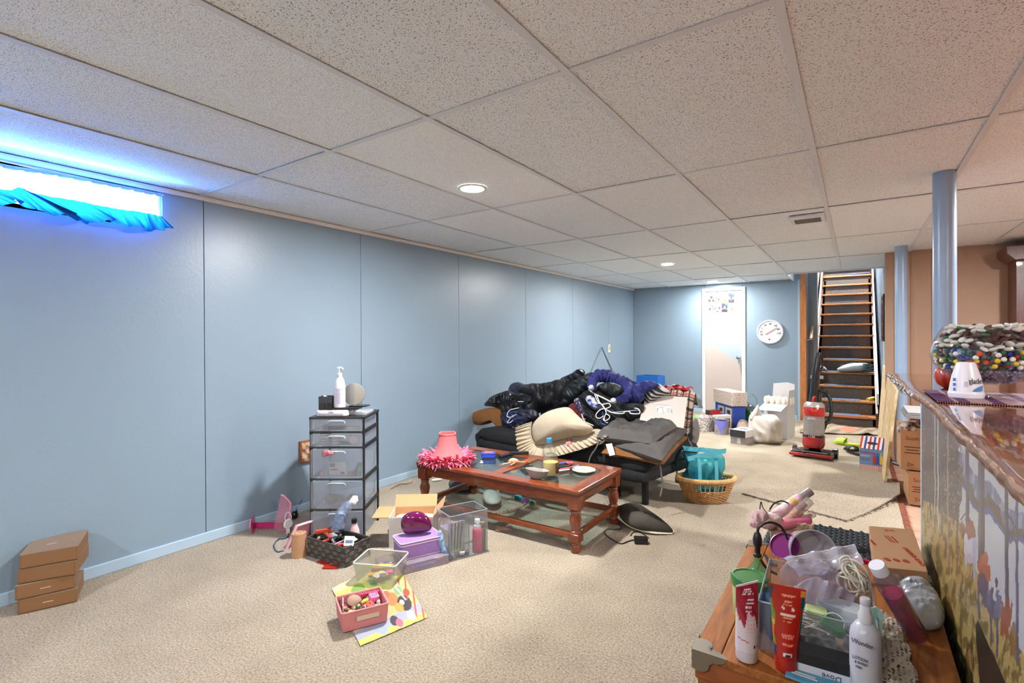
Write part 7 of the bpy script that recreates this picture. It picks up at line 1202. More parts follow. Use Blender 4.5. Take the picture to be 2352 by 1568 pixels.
o = toy('toy_comb', 'pink toy comb with studs at the back of the pink bin', .04, .055, hG-.012, (.4, 0, -.1)); b = B().box((0, 0, 0), (.085, .006, .02)); [b.box((-.038+.0085*k, 0, .012), (.004, .005, .006)) for k in range(10)]; mk('comb', b, M('toy_hotpink', (222, 70, 116), .35), o, bev=.0006)
o = toy('pink_toy_chest', 'pink toy chest with a handle on the right of the pink bin', .052, .012, hG-.008, (.3, .1, .2)); b = B().box((0, 0, 0), (.038, .03, .026)); mk('chest', b, M('toy_rose', (226, 120, 160), .35), o, bev=.002); mk('handle', B().tube([(-.009, 0, .013), (-.009, 0, .022), (.009, 0, .022), (.009, 0, .013)], .0018, 6), M('toy_rose', (226, 120, 160), .35), o, sm=True)
o = toy('clear_ball_toy', 'clear plastic capsule with peach and yellow bits in the pink bin', -.025, .025, hG-.008, (.2, .3, 0)); mk('capsule', B().ball((0, 0, 0), (.032, .026, .022), 16), glass('capsule', (246, 236, 230), .6, .05, (230, 200, 180), .9), o, sm=True)
o = toy('yellow_toy', 'yellow banana-like toy lying at the centre of the pink bin', .012, -.008, hG-.004, (0, .1, .6)); mk('body', B().ball((0, 0, 0), (.022, .009, .009), 14), M('toy_mustard', (206, 184, 60), .4), o, sm=True)
o = toy('red_flower_toy', 'red petal-shaped toy near the front of the pink bin', .025, -.035, hG-.008, (.4, 0, 0)); b = B(); [b.ball((.010*cos(a), .010*sin(a), 0), (.008, .008, .006), 8) for a in np.linspace(0, 2*pi, 7)[:-1]]; mk('petals', b, M('toy_coral', (206, 84, 76), .4), o, sm=True)
o = toy('toy_card', 'white and teal toy card standing at the left edge of the pink bin', -.075, .0, hG-.008, (0, .0, 1.4)); mk('card', B().box((0, 0, 0), (.07, .004, .04)), M('toycard', (222, 222, 222), .4, noise_=(40, (40, 160, 180), .08)), o)
# red transparent tags
for k, (u, v, rz) in enumerate(((745, 1290, -.2), (760, 1300, .3))): o = tag(mk('red_tag', B().box((0, 0, 0), (.075, .045, .0015)), glass('red_film', (240, 90, 70), .55, .1, (206, 60, 40), .6), loc=F(u, v, .004+.002*k), rot=(0, 0, rz+.3)), ['transparent red plastic tag on the carpet before the dark basket', 'second red plastic tag, overlapping and nearer the clear bin'][k], 'tag')
# acrylic organiser with brushes and bottles
h0, h1 = F(1034, 1289), F(1120, 1266); ex = (h1-h0).normalized(); Wh = (h1-h0).length; angh = atan2(ex.y, ex.x); ey = V((-ex.y, ex.x, 0)); Dh = .165; ch = (h0+h1)/2+ey*Dh/2; hH = .5*(HZ(1034, 1185, h0)+HZ(1120, 1170, h1))
t = thing('acrylic_organizer', 'tall clear acrylic organizer box with dividers before the table leg', 'organizer', (ch.x, ch.y, 0), angh); mk('box_walls', opencrate(B(), Wh, Dh, hH, .003), ac, t); b = B()
for x in (-1, 1):
    for y in (-1, 1): b.cyl((x*(Wh/2-.0015), y*(Dh/2-.0015), 0), (x*(Wh/2-.0015), y*(Dh/2-.0015), hH), .0022, n=6)
q = [(-Wh/2, -Dh/2), (Wh/2, -Dh/2), (Wh/2, Dh/2), (-Wh/2, Dh/2)]; [b.cyl((*q[k], hH), (*q[(k+1) % 4], hH), .0022, n=6) for k in range(4)]; [b.cyl((*q[k], .002), (*q[(k+1) % 4], .002), .0018, n=6) for k in range(4)]; mk('box_edges', b, rimm, t)
mk('divider', B().box((0, -.01, hH*.42), (.002, Dh-.02, hH*.84)), ac, t); mk('divider_edge', B().cyl((0, -Dh/2+.002, 0), (0, -Dh/2+.002, hH*.86), .0016, n=6), rimm, t)
TH_ = Matrix.Translation((ch.x, ch.y, .004)) @ Matrix.Rotation(angh, 4, 'Z')
def th_(n, lab, ctg, x, y, z=0, rot=(0, 0, 0), g=None): return thing(n, lab, ctg, TH_ @ V((x, y, z)), rot=(rot[0], rot[1], rot[2]+angh), group=g)
for k in range(4):
    o = th_('makeup_brush', 'silver handled makeup brush in the sleeve of the acrylic organizer', 'brush', -Wh/2+.022+.016*k, -Dh/2+.03, .03, (.05, .03*k, 0), 'makeup brushes in the organizer sleeve'); mk('handle', B().lathe([(0, 0), (.0035, .004), (.0045, .05), (.003, hH*.5), (.005, hH*.56)], 10), M('brush_grey', (96, 98, 96), .35), o, sm=True); mk('bristles', B().ball((0, 0, hH*.62), (.005, .004, .012), 8), M('bristle', (120, 96, 90), .9), o, sm=True)
o = th_('brush_sleeve', 'clear plastic sleeve holding the makeup brushes', 'sleeve', -Wh/4-.004, -Dh/2+.032); mk('sleeve', B().box((0, 0, hH*.40), (Wh/2-.02, .012, hH*.78)), glass('sleeve_clear', (230, 230, 230), .72, .1, (200, 204, 204), .9), o); mk('green_print', B().box((.005, -.007, .035), (Wh/2-.035, .001, .006), rz=0), M('print_lime', (150, 170, 60), .5), o, rot=(0, 0, 0))
p = TH_ @ V((Wh/2-.042, -Dh/2+.035, 0)); s = px(1, p); hq = HZ(1083, 1190, p); o = th_('pink_spray_bottle', 'pink bottle with white flip pump in the acrylic organizer', 'bottle', Wh/2-.046, -Dh/2+.032); mk('body', B().lathe([(0, 0), (11*s, 0), (12*s, .003), (12*s, hq*.42), (11.5*s, hq*.5), (11*s, hq*.66), (9*s, hq*.70)], 26), M('bottle_hotpink', (196, 50, 96), .25, coat=.3), o, sm=40); mk('pump', B().lathe([(0, hq*.69), (8*s, hq*.70), (8*s, hq*.78), (4*s, hq*.80), (4*s, hq*.86), (7*s, hq*.87), (6*s, hq*.96), (0, hq*.98)], 20), white, o, sm=40)
p = TH_ @ V((Wh/2-.018, -Dh/2+.03, 0)); s = px(1, p); hq = HZ(1110, 1200, p); o = th_('olive_bottle', 'slim olive green bottle with tan cap beside the pink bottle', 'bottle', Wh/2-.017, -Dh/2+.03); mk('body', B().lathe([(0, 0), (7*s, 0), (8*s, .003), (8*s, hq*.80), (0, hq*.80)], 22), M('bottle_olive', (76, 84, 52), .3), o, sm=40); mk('cap', B().lathe([(0, hq*.79), (6*s, hq*.79), (6*s, hq), (0, hq)], 18), M('cap_khaki', (130, 112, 76), .4), o, sm=40)
for k in range(4): o = th_('grey_tube', ['round grey cap lying in the organizer, nearest', 'grey tube lying behind the round cap', 'silver tube leaning in the organizer', 'dark foil strip in the organizer'][k], 'cosmetic', -Wh/2+.025+.028*k, -Dh/2+.018+.010*(k % 2), .014, (.3*k, .4*k, .5*k)); mk('body', B().lathe([(0, -.014), (.012, -.014), (.012, .014), (0, .014)], 18, T=TR(rx=pi/2-.3*k)), M('og%d' % k, [(150, 146, 146), (120, 118, 120), (170, 168, 166), (96, 96, 92)][k], .3, .4), o, sm=40)
film('plastic_wrap', 'loose clear and blue wrapper between the lilac box and organizer', [DP(u, v, dep(h0)+.02) for u, v in ((1004, 1240), (1008, 1218), (1016, 1222), (1024, 1250), (1034, 1275), (1022, 1276), (1012, 1260))], .012, 41, fold=.01, mat=glass('wrap_blue', (220, 236, 250), .5, .1, (170, 206, 236), .9))
# ---- under and beside the table
b = B(); pth = cat([F(u, v, .008) for u, v in ((1125, 1182), (1145, 1178), (1168, 1174), (1190, 1168), (1202, 1158), (1214, 1146))], 10, False)
for s_ in (0, 2.1, 4.2): b.tube([p+V((.007*cos(k*.55+s_), .003, .006*sin(k*.55+s_))) for k, p in enumerate(pth)], .0042, 6)
o = mk('rope_toy', b, M('rope_brown', (150, 104, 80), .9, noise_=(90, (200, 170, 150), .15)), sm=True); tag(o, 'twisted brown rope toy lying under the coffee table', 'rope toy'); b = B(); rs = random.Random(8); [b.tube([F(1155, 1212, .014)+V((rs.uniform(-.01, .01), rs.uniform(-.01, .01), 0)), F(1155+rs.uniform(-22, 22), 1212+rs.uniform(-6, 8), .008)], .002, 4) for k in range(60)]; mk('frayed_end', b, M('rope_brown', (150, 104, 80), .9), o)
for k, (u, v, c, lb) in enumerate(((1190, 1142, (30, 140, 150), 'teal lobe of the striped fleece dog toy under the table'), (1207, 1150, (110, 50, 120), 'purple and white fleece strip under the table'), (1222, 1156, (60, 140, 60), 'green fleece end of the toy under the table'))):
    o = tag(mk('fleece_toy', B().ball((0, 0, 0), (.035, .022, .02), 14), M('fleece%d' % k, c, .95, sheen=.6), sm=True, loc=F(u, v, .018), rot=(0, 0, k)), lb, 'toy')
b = B(); puff(b, [F(u, v, .05) for u, v in ((1112, 1128), (1125, 1122), (1145, 1128), (1150, 1150), (1130, 1158), (1112, 1150))], .05, .01, 14, 3, 10, 8, dirn=(0, -.6, 1)); o = mk('grey_sock_bundle', b, M('sock_grey', (190, 186, 178), .9), sm=True); tag(o, 'pale grey cloth bundle behind the table stretcher', 'cloth')
o = tag(mk('white_label', B().hexa([F(u, v, .04) for u, v in ((1124, 1122), (1146, 1124), (1150, 1146), (1132, 1148))], [F(u, v, .042) for u, v in ((1124, 1122), (1146, 1124), (1150, 1146), (1132, 1148))]), offwhite), 'cream fabric label on the cloth bundle under the table', 'label')
b = B(); puff(b, [F(u, v, .04) for u, v in ((1032, 1110), (1060, 1100), (1090, 1106), (1096, 1118), (1060, 1126), (1038, 1122))], .05, .012, 16, 4, 10, 8, dirn=(0, -.6, 1)); o = mk('dark_slipper', b, M('slipper_dark', (66, 66, 74), .8), sm=True); tag(o, 'dark grey slipper-like bundle behind the left table leg', 'slipper')
o = tag(mk('white_roll', B().cyl(F(992, 1103, .012), F(1014, 1100, .012), .011, n=14), white, sm=True), 'small white paper roll on the carpet behind the front left table leg', 'roll')
o = tag(mk('olive_string', B().tube(cat([F(u, v, .005) for u, v in ((898, 1122), (918, 1112), (935, 1110), (948, 1106))], 6, False), .003, 5), M('cord_olive', (130, 120, 90), .8), sm=True), 'thin olive cord on the carpet by the baseboard', 'cord')
# throw pillow beside the table
A_ = [(1404, 1172), (1438, 1150), (1475, 1152), (1510, 1178), (1546, 1222), (1500, 1218), (1450, 1204), (1412, 1192)]
b = B(); puff(b, [F(1404, 1178, .03), F(1430, 1160, .13), F(1462, 1160, .15), F(1506, 1186, .10), F(1546, 1222, .01), F(1500, 1220, .02), F(1450, 1206, .04)], .055, .006, 10, 5, 18, 10, dirn=(.3, -.4, .86), back=.9); t = mk('throw_pillow', b, M('pillow_charcoal', (66, 63, 57), .95, bump=(160, .4)), sm=True); tag(t, 'charcoal throw pillow with white border leaning beside the table', 'pillow')
mk('white_border', B().sheet(lambda q, k: (lambda a, n_: a+V((0, -.012, .0))*(1-k)+V((0, .02, .012))*k)(cat([F(u, v, z) for u, v, z in ((1395, 1150, .09), (1412, 1180, .05), (1450, 1208, .025), (1500, 1222, .015), (1546, 1224, .006))], 10, False)[int(q*40)], 0), 40, 3, .006), M('border_white', (214, 206, 188), .8), t, sm=True)
b = B().tube(cat([F(u, v, .004) for u, v in ((1400, 1200), (1424, 1206), (1424, 1214), (1394, 1216), (1390, 1226), (1408, 1240), (1426, 1248), (1445, 1242), (1460, 1238))], 8, False), .003, 6).tube(cat([F(u, v, .004) for u, v in ((1490, 1235), (1470, 1222), (1455, 1222), (1448, 1230))], 6, False), .0025, 6); t = mk('power_cable', b, black, sm=True); tag(t, 'thin black power cord with an adapter beside the table leg', 'cord'); mk('adapter', B().box(F(1472, 1240, .018), (.075, .045, .034), rz=.5), black, t, bev=.004)
# ================================================================ wicker basket with a turquoise tote
p = F(1622, 1150); s = px(1, p); t = thing('wicker_basket', 'oval honey-coloured wicker laundry basket at the right end of the sofa', 'basket', (p.x, p.y, 0), YAW); wk = M('wicker_honey', (186, 140, 84), .6, noise_=(50, (150, 104, 58), .15)); wk2 = M('wicker_light', (204, 164, 108), .55)
hw_ = HZ(1622, 1098, p); ra, rb, r0 = 63*s, .62, .62
def wr(z): q = z/hw_; return ra*(r0+(1-r0)*q**.75)
def wp(a, z, o=0): r = wr(z)+o; return V((r*cos(a), r*rb*sin(a), z))
ns = 36; b = B(); rows = 17
for j in range(rows):
    z = .006+j*(hw_-.02)/rows
    gap = hw_*.56 < z < hw_*.86
    pts = [(2*pi*k/(ns*2), wp(2*pi*k/(ns*2), z, .0045*(1 if (k//2+j) % 2 else -1))) for k in range(ns*2)]
    if not gap: b.tube([q for a, q in pts], .0052, 6, True)
    else:
        for a0, a1 in ((-.9, .35), (.35, 1.2)) if 0 else (): pass
        for c0 in (0, pi):
            seg = [q for a, q in pts if abs(((a-c0+pi) % (2*pi))-pi) < 1.02]
            seg = sorted([(((a-c0+pi) % (2*pi))-pi, q) for a, q in pts if abs(((a-c0+pi) % (2*pi))-pi) < 1.02], key=lambda e: e[0]); b.tube([q for a, q in seg], .0052, 6)
mk('weave', b, wk, t, sm=True, kind='stuff')
b = B(); 
for k in range(ns): a = 2*pi*(k+.5)/ns; b.tube([wp(a, z) for z in np.linspace(.0, hw_, 6)], .0035, 5)
mk('stakes', b, wk2, t, sm=True, kind='stuff'); mk('base', B().lathe([(0, 0), (wr(0), 0), (wr(0), .01), (0, .01)], 36, sy=rb), wk, t)
for k in range(4): mk('rim_strand', B().tube([wp(a, hw_+.004+.010*sin(a*16+k*pi/2), .012*cos(a*16+k*pi/2)) for a in np.linspace(0, 2*pi, 193)[:-1]], .0085, 6, True), wk2, t, sm=True)
tq = M('tote_band', (84, 170, 190), .5); tf_ = glass('tote_film', (140, 224, 236), .70, .06, (70, 180, 200), .9)
pt = DP(1617, 1085, dep(p)+.02); o = thing('turquoise_tote', 'turquoise see-through tote bag standing in the wicker basket', 'tote bag', (pt.x, pt.y, .05), YAW-.1); zt0 = HZ(1610, 1045, pt)-.05; w0 = 84*s/2
bag = [(-1, -1), (1, -1), (1, 1), (-1, 1)]
loft_b = B(); loft(loft_b, [[(x*w0*q+.014*sin(z*40+y*2+x), y*.075*q+.010*sin(z*33+x*3), z) for x, y in bag] for z, q in ((0, .70), (.05, .82), (.10, .84), (.15, .92), (.20, .90), (zt0, .98))], caps=(1, 0)); mk('tote_body', loft_b, tf_, o)
lb = B(); loft(lb, [[(x*w0*q*1.01, y*.077*q+(0 if y < 0 else .01), z+.010*x+(.03 if x*y < 0 else -.012)) for x, y in bag] for z, q in ((zt0-.005, .98), (zt0+.03, 1.0))], caps=(0, 0)); mk('top_band', lb, tq, o)
for q in (-.45, .42): mk('strap_band', B().sheet(lambda a, c, q=q: (w0*q+.012*(a-.5)*2+.01*sin(c*3), -.080-.004*sin(c*5), .0+(zt0+.03)*c), 2, 8, .002), tq, o, sm=True)
mk('strap_handle', B().sheet(lambda a, c: (w0*(-.45+.87*c)+.010*(a-.5), -.05+.02*sin(c*9)+.012*(a-.5), zt0+.02+.045*sin(pi*c)*(1+.3*sin(c*7))), 3, 26, .002), tq, o, sm=True)
mk('strap_handle', B().sheet(lambda a, c: (w0*(-.95-.25*sin(pi*c)), .02+.02*(a-.5), zt0-.03+.075*c if c < .8 else zt0+.03), 3, 12, .002), tq, o, sm=True)
rs = random.Random(9)
for k, (c, lb_) in enumerate((((30, 150, 180), 'crumpled turquoise cellophane inside the tote'), ((40, 60, 70), 'dark cloth inside the right side of the tote'), ((170, 200, 190), 'pale green tissue in the middle of the tote'), ((20, 110, 140), 'deep teal fabric at the left side of the tote'))):
    c0 = V((w0*(-.45, .5, .1, -.7)[k], 0, zt0*(.42, .45, .62, .40)[k])); b = B(); puff(b, [o.matrix_basis @ (c0+V((.055*cos(a), 0, .075*sin(a)))) for a in np.linspace(0, 2*pi, 9)[:-1]], .04, .02, 24, k, 9, 6, back=1); tag(mk('tote_content', b, M('tc%d' % k, c, .4), sm=60), lb_, 'cloth')
b = B(); [b.tube([wp(rs.uniform(-.3, 1.2), hw_*.8, -.03) + V((rs.uniform(-.02, .02), .0, rs.uniform(0, .05))) for _ in range(5)], .0015, 5) for k in range(5)]; tag(mk('wire_bundle', b, M('wire_olive', (110, 100, 70), .4), loc=(p.x, p.y, 0), rot=(0, 0, YAW)), 'tangled thin wire at the right inside of the wicker basket', 'wire')
# ================================================================ upright vacuum cleaner
p = F(1866, 1050); s = px(1, p); t = thing('upright_vacuum', 'black and red bagless upright vacuum cleaner standing before the stairs', 'vacuum cleaner', (p.x, p.y, 0), face(p)-.16)
rd = M('vac_red', (160, 24, 24), .2, coat=.6); vb = M('vac_black', (18, 18, 22), .22, coat=.4); vs = M('vac_silver', (176, 170, 168), .3, .5)
mk('floor_head', B().prism([(-42*s, -.07), (38*s, -.07), (42*s, .02), (34*s, .13), (-26*s, .13), (-40*s, .03)], .012, .07), vb, t, bev=.012); mk('bumper', B().box((-2*s, -.078, .035), (84*s, .022, .035)), rd, t, bev=.008); mk('head_window', B().box((-2*s, -.062, .066), (68*s, .05, .008)), glass('smoke_clear', (190, 180, 176), .5, .05, (150, 140, 138)), t, bev=.003)
for x in (-1, 1): mk('wheel', B().cyl((x*36*s, .10, .045), (x*(44+3*(x > 0))*s, .10, .045), .045, n=24), black, t, sm=35, bev=.004)
TV = TR((0, .06, .06), rx=R(-6)); z = lambda v: HZ(1866, v, p)-.06
def vm(n_, prof, mt, y=0, sy=1, x=0): return mk(n_, B().lathe([(r*s*.84, zz) for r, zz in prof], 36, c=(x*s, y, 0), T=TV, sy=sy), mt, t, sm=40)
vm('canister_base', [(0, z(1032)), (24, z(1030)), (27, z(1022)), (27, z(1006)), (0, z(1006))], rd); vm('base_ring', [(26.5, z(1007)), (27.2, z(1004)), (26.8, z(1001)), (25, z(1002))], vb); vm('dust_canister', [(25, z(1003)), (25.5, z(990)), (25.5, z(960)), (25, z(957)), (23.5, z(957)), (23.5, z(1003)), (25, z(1003))], glass('canister_clear', (226, 220, 216), .72, .04, (190, 184, 180), .9))
vm('cyclone', [(14, z(1002)), (9, z(985)), (15, z(962)), (0, z(960))], M('cyclone_grey', (150, 146, 148), .3)); vm('dust', [(0, z(1003)), (24, z(1003)), (24, z(997)), (15, z(992)), (0, z(993))], M('dust', (150, 140, 130), .95), )
vm('canister_band', [(25, z(958)), (26.5, z(955)), (26.5, z(938)), (25, z(936)), (0, z(936))], rd); vm('silver_ring', [(26, z(937)), (25, z(930)), (19, z(925)), (17, z(926)), (19, z(932)), (26, z(937))], vs); vm('canister_top', [(0, z(931)), (19, z(930)), (17, z(925)), (0, z(924))], vb)
mk('carry_handle', B().tube([TV @ V(q) for q in cat([(-2*s, -.02, z(934)), (-2*s, -.03, z(922)), (0, -.02, z(914)), (1*s, .02, z(912))], 6, False)], .012, 10), rd, t, sm=True)
mk('spine', B().box((0, .085, (z(1045)+z(900))/2), (24*s, .05, z(900)-z(1045)), T=TV), vb, t, bev=.012); mk('handle_post', B().tube([TV @ V(q) for q in cat([(-4*s, .07, z(925)), (-1*s, .06, z(880)), (1*s, .05, z(850)), (4*s, .05, z(822)), (6*s, .05, z(808))], 6, False)], [.044-.022*k/24 for k in range(25)], 12), vb, t, sm=True)
mk('grip', B().tube([TV @ V(q) for q in cat([(6*s, .05, z(810)), (11*s, .08, z(818)), (12*s, .09, z(838)), (7*s, .08, z(856))], 6, False)], .010, 10), vb, t, sm=True); mk('red_badge', B().box((-1*s, .03, z(893)), (6*s, .006, .012), T=TV), rd, t); mk('blue_switch', B().box((-1*s, .03, z(878)), (5*s, .008, .03), T=TV), M('vac_blue', (30, 50, 150), .3), t, bev=.002)
mk('cord_hook', B().box((2*s, .07, z(866)), (26*s, .03, .035), T=TV), glass('hook_clear', (220, 220, 220), .4, .1, (190, 190, 190)), t, bev=.005)
hose = B().tube([TV @ V(q) for q in cat([(8*s, .09, z(898)), (22*s, .09, z(902)), (30*s, .09, z(925)), (30*s, .10, z(955)), (20*s, .10, z(975)), (12*s, .10, z(1000))], 14, False)], [.017+.002*sin(k*2.2) for k in range(71)], 10); mk('hose', hose, M('hose_black', (26, 28, 26), .45), t, sm=True)
text('BISSELL', 6*s, M('ink_pale2', (200, 196, 192), .5), t, TV @ V((0, -26*s*.99, z(963))), (R(90), 0, 0)); text('1330', 7*s, M('ink_pale2', (200, 196, 192), .5), t, TV @ V((0, -27.6*s, z(1004))), (R(90), 0, 0))
mk('cord', B().tube(cat([(-32*s, -.03, .08), (-20*s, -.10, .07), (0, -.12, .03), (30*s, -.11, .01), (44*s, -.10, .01)], 8, False), .005, 6), black, t, sm=True)
# ================================================================ far group in front of the door
def cbox(n, lab, ctg, u0, v0, u1, v1, vt, dpt, mat, ub=None, bev=.002, z=0, cat_=None, rz=0, group=None):
    """carton by its front lower corners, top line and depth"""
    a, c = F(u0, v0, z), F(u1, v1, z); e = (c-a).normalized(); w_ = (c-a).length; h = HZ(u0, vt, a)-z; ey = V((-e.y, e.x, 0)); m_ = (a+c)/2+ey*dpt/2; t = thing(n, lab, ctg, (m_.x, m_.y, z), atan2(e.y, e.x), group)
    mk('carton', B().box((0, 0, h/2), (w_, dpt, h)), mat, t, bev=bev); return t, w_, h
fx = lambda t, b, m, n='print': mk(n, b, m, t)
t, w_, h = cbox('appliance_carton', 'blue appliance carton with product pictures before the white door', 'box', 1643, 970, 1684, 986, 921, .16, M('carton_blue', (34, 66, 150), .4)); 
for i in range(2):
    for j in range(2): fx(t, B().box((-w_*.12+i*w_*.42-w_*.03, -.0815, h*(.30+.42*j)), (w_*.34, .002, h*.32)), M('pic_grey%d' % (i+j), (150+20*i, 156, 170-20*j), .5), 'picture'); fx(t, B().box((-w_*.12+i*w_*.42-w_*.03, -.083, h*(.28+.42*j)), (w_*.16, .002, h*.16)), blk, 'picture_shape')
t, w_, h = cbox('cream_speckled_box', 'cream speckled box stacked on the blue appliance carton', 'box', 1643, 970, 1684, 986, 921, .16, M('carton_blue', (34, 66, 150), .4)); 
for c in list(t.children): bpy.data.objects.remove(c)
q = F(1643, 970); z0 = HZ(1643, 921, q); z1 = HZ(1643, 892, q); mk('carton', B().box((0, 0, (z1-z0)/2), (w_+.02, .20, z1-z0)), M('card_speckle', (198, 182, 170), .7, noise_=(60, (170, 150, 136), .06)), t, bev=.002); t.location.z = z0+.001
t, w_, h = cbox('red_black_box', 'red and black product box left of the paint can', 'box', 1632, 985, 1655, 982, 943, .08, M('box_dkred', (52, 34, 36), .4)); fx(t, B().box((0, -.0415, h*.86), (w_, .002, h*.22)), red); fx(t, B().box((0, -.0415, h*.5), (w_*.6, .002, h*.2)), M('pale_print', (200, 196, 190), .5)); fx(t, B().box((0, -.0415, .02), (w_, .002, .03)), red)
t, w_, h = cbox('white_red_box', 'white and red product box behind the paint can', 'box', 1648, 990, 1680, 988, 955, .10, M('box_offwhite', (206, 200, 198), .5)); fx(t, B().box((w_/2+.001, 0, h/2), (.002, .1, h)), red); fx(t, B().box((w_*.2, -.0515, h*.5), (w_*.4, .002, h*.6)), M('pic_photo', (150, 120, 110), .5, noise_=(30, (60, 60, 70), .1)))
p = F(1657, 996); s = px(1, p); hp = HZ(1657, 964, p); t = thing('paint_can', 'metal paint can with periwinkle paint drips and wire handle', 'paint can', (p.x, p.y, 0), face(p)); mk('can', B().lathe([(0, 0), (15.5*s, 0), (15.5*s, hp), (14.5*s, hp), (14*s, hp-.012), (0, hp-.012)], 28), M('can_grey', (166, 164, 168), .35, .3, noise_=(20, (140, 138, 150), .1)), t, sm=35); mk('paint_drips', B().sheet(lambda a, c: (15.8*s*sin(-.9+1.8*a), -15.8*s*cos(-.9+1.8*a), hp*(1-c*(.25+.5*max(0, sin(pi*a))**2*(1+.4*sin(a*19))))), 30, 6), M('paint_periwinkle', (110, 112, 196), .4), t, sm=True); mk('paint_surface', B().lathe([(0, hp-.010), (13.8*s, hp-.010)], 24), M('paint_cream', (200, 190, 150), .4), t); mk('wire_handle', B().tube([(16*s*cos(a), -.02-.3*16*s*abs(sin(a)), hp*.8+16*s*.9*-sin(a)*.7) for a in np.linspace(0, pi, 16)], .0022, 6), chrome, t, sm=True)
# white basket with pattern, far left
p = F(1608, 985); p = F(1612, 988); s = px(1, p); hp = HZ(1612, 955, p); t = thing('patterned_basket', 'white round fabric basket with grey dots behind the sofa end', 'basket', (p.x, p.y, 0)); mk('wall', B().lathe([(0, 0), (24*s, 0), (27*s, hp), (25.5*s, hp), (22.5*s, .006), (0, .006)], 32), M('dotted_fabric', (214, 208, 200), .8, noise_=(70, (130, 126, 124), .04)), t, sm=35)
for k, (x, c) in enumerate(((-10, (120, 190, 70)), (8, (226, 130, 140)), (0, (200, 190, 200)))): tag(mk('basket_filling', B().ball((0, 0, 0), (.05, .04, .025), 12), M('bf%d' % k, c, .6), sm=True, loc=(p.x+x*s, p.y, hp-.015)), ['lime green cloth in the dotted basket', 'pink cloth in the dotted basket', 'pale lilac cloth in the dotted basket'][k], 'cloth')
# green bag with clear plastic on top
t, w_, h = cbox('green_bag', 'green reusable shopping bag stuffed with clear plastic', 'bag', 1694, 978, 1722, 980, 937, .18, M('bag_green', (16, 110, 50), .6), bev=.01)
film('plastic_bag', 'grey clear carrier bag bulging from the green bag', [DP(u, v, dep(F(1700, 980))-.02) for u, v in ((1694, 925), (1704, 918), (1722, 925), (1734, 935), (1732, 946), (1706, 942), (1696, 935))], .08, 51, fold=.02, mat=glass('grey_film', (226, 230, 226), .5, .1, (160, 166, 160), .9))
mk('bag_handle', B().tube([DP(u, v, dep(F(1700, 980))-.03) for u, v in ((1708, 926), (1716, 908), (1728, 904), (1738, 915), (1739, 930))], .006, 6), glass('grey_film', (226, 230, 226), .5, .1, (160, 166, 160), .9), bpy.data.objects['green_bag']).matrix_parent_inverse = bpy.data.objects['green_bag'].matrix_basis.inverted()
b = B(); puff(b, [F(u, v, .05) for u, v in ((1692, 985), (1698, 972), (1712, 970), (1722, 978), (1720, 988), (1700, 990))], .09, .015, 12, 6, 10, 8, dirn=(0, -.6, 1)); tag(mk('brown_blanket', b, M('blanket_taupe', (146, 124, 108), .9), sm=True), 'rolled taupe blanket between the small cartons and the white bag', 'blanket')
t, w_, h = cbox('grey_carton', 'flat grey carton at the bottom of the small stack', 'box', 1678, 1017, 1717, 1023, 1001, .28, M('carton_grey2', (140, 136, 136), .5)); fx(t, B().box((0, -.1415, h/2), (w_*.2, .002, h*.8)), M('pale_grey2', (190, 188, 188), .5)); g_ = t; hz = h
t, w_, h2 = cbox('black_white_carton', 'black and white carton on top of the flat grey carton', 'box', 1677, 1017, 1712, 1023, 1001, .24, M('carton_bw', (214, 208, 206), .4), rz=0); t.location.z = hz+.001; fx(t, B().box((0, -.1215, h2/2), (w_, .002, h2*.98)), M('face_black', (40, 42, 44), .4)); fx(t, B().box((0, 0, h2+.0005), (w_*.5, .05, .002)), M('lid_dark', (60, 70, 80), .4))
b = B(); bd_ = dep(F(1755, 1016)); puff(b, [DP(u, v, bd_) for u, v in ((1722, 1006), (1720, 985), (1722, 955), (1735, 950), (1752, 952), (1778, 952), (1790, 965), (1793, 990), (1792, 1016), (1770, 1020), (1745, 1018), (1728, 1014))], .13, .03, 9, 21, 18, 12, back=.7); t = mk('white_shopping_bag', b, M('bag_white_plastic', (196, 190, 182), .35, bump=(30, .3)), sm=True); tag(t, 'full white plastic shopping bag before the big white carton', 'shopping bag'); mk('bag_ear', B().tube([DP(u, v, bd_-.03) for u, v in ((1724, 962), (1736, 946), (1741, 932), (1743, 945), (1744, 958))], [.02, .03, .016, .02, .03], 10), M('bag_white_plastic', (196, 190, 182), .35), t, sm=True)
# big white carton with bulbs
a, c, e = F(1757, 1003), F(1806, 1009), F(1834, 1004); ex = (c-a).normalized(); w_ = (c-a).length+.02; an = atan2(ex.y, ex.x); ey = V((-ex.y, ex.x, 0)); dd_ = .30; m_ = (a+c)/2+ey*dd_/2; h = HZ(1806, 930, c); t = thing('white_carton', 'tall white carton with raised flaps holding pale light bulbs', 'box', (m_.x, m_.y, 0), an); wcm = M('carton_white3', (190, 188, 190), .6); mk('carton_walls', opencrate(B(), w_, dd_, h, .005), wcm, t)
mk('flap', B().box((0, -.12, 0), (w_, .24, .004), T=TR((0, -dd_/2, h), rx=R(12))), wcm, t); mk('flap', B().prism([(-dd_/2, 0), (dd_/2, 0), (dd_/2-.02, .16), (-dd_/2+.07, .16)], -.002, .002, TR((w_/2, 0, h), rx=pi/2, rz=pi/2)), wcm, t); mk('flap', B().prism([(-w_/2, 0), (w_/2, 0), (w_/2, .22), (.05, .24), (-w_/2+.02, .22)], -.002, .002, TR((0, dd_/2, h), rx=pi/2+.05)), wcm, t)
mk('divider_tray', B().box((0, .02, h-.02), (w_-.02, dd_-.06, .01)), wcm, t); bm2 = M('bulb_cream', (222, 212, 196), .35)
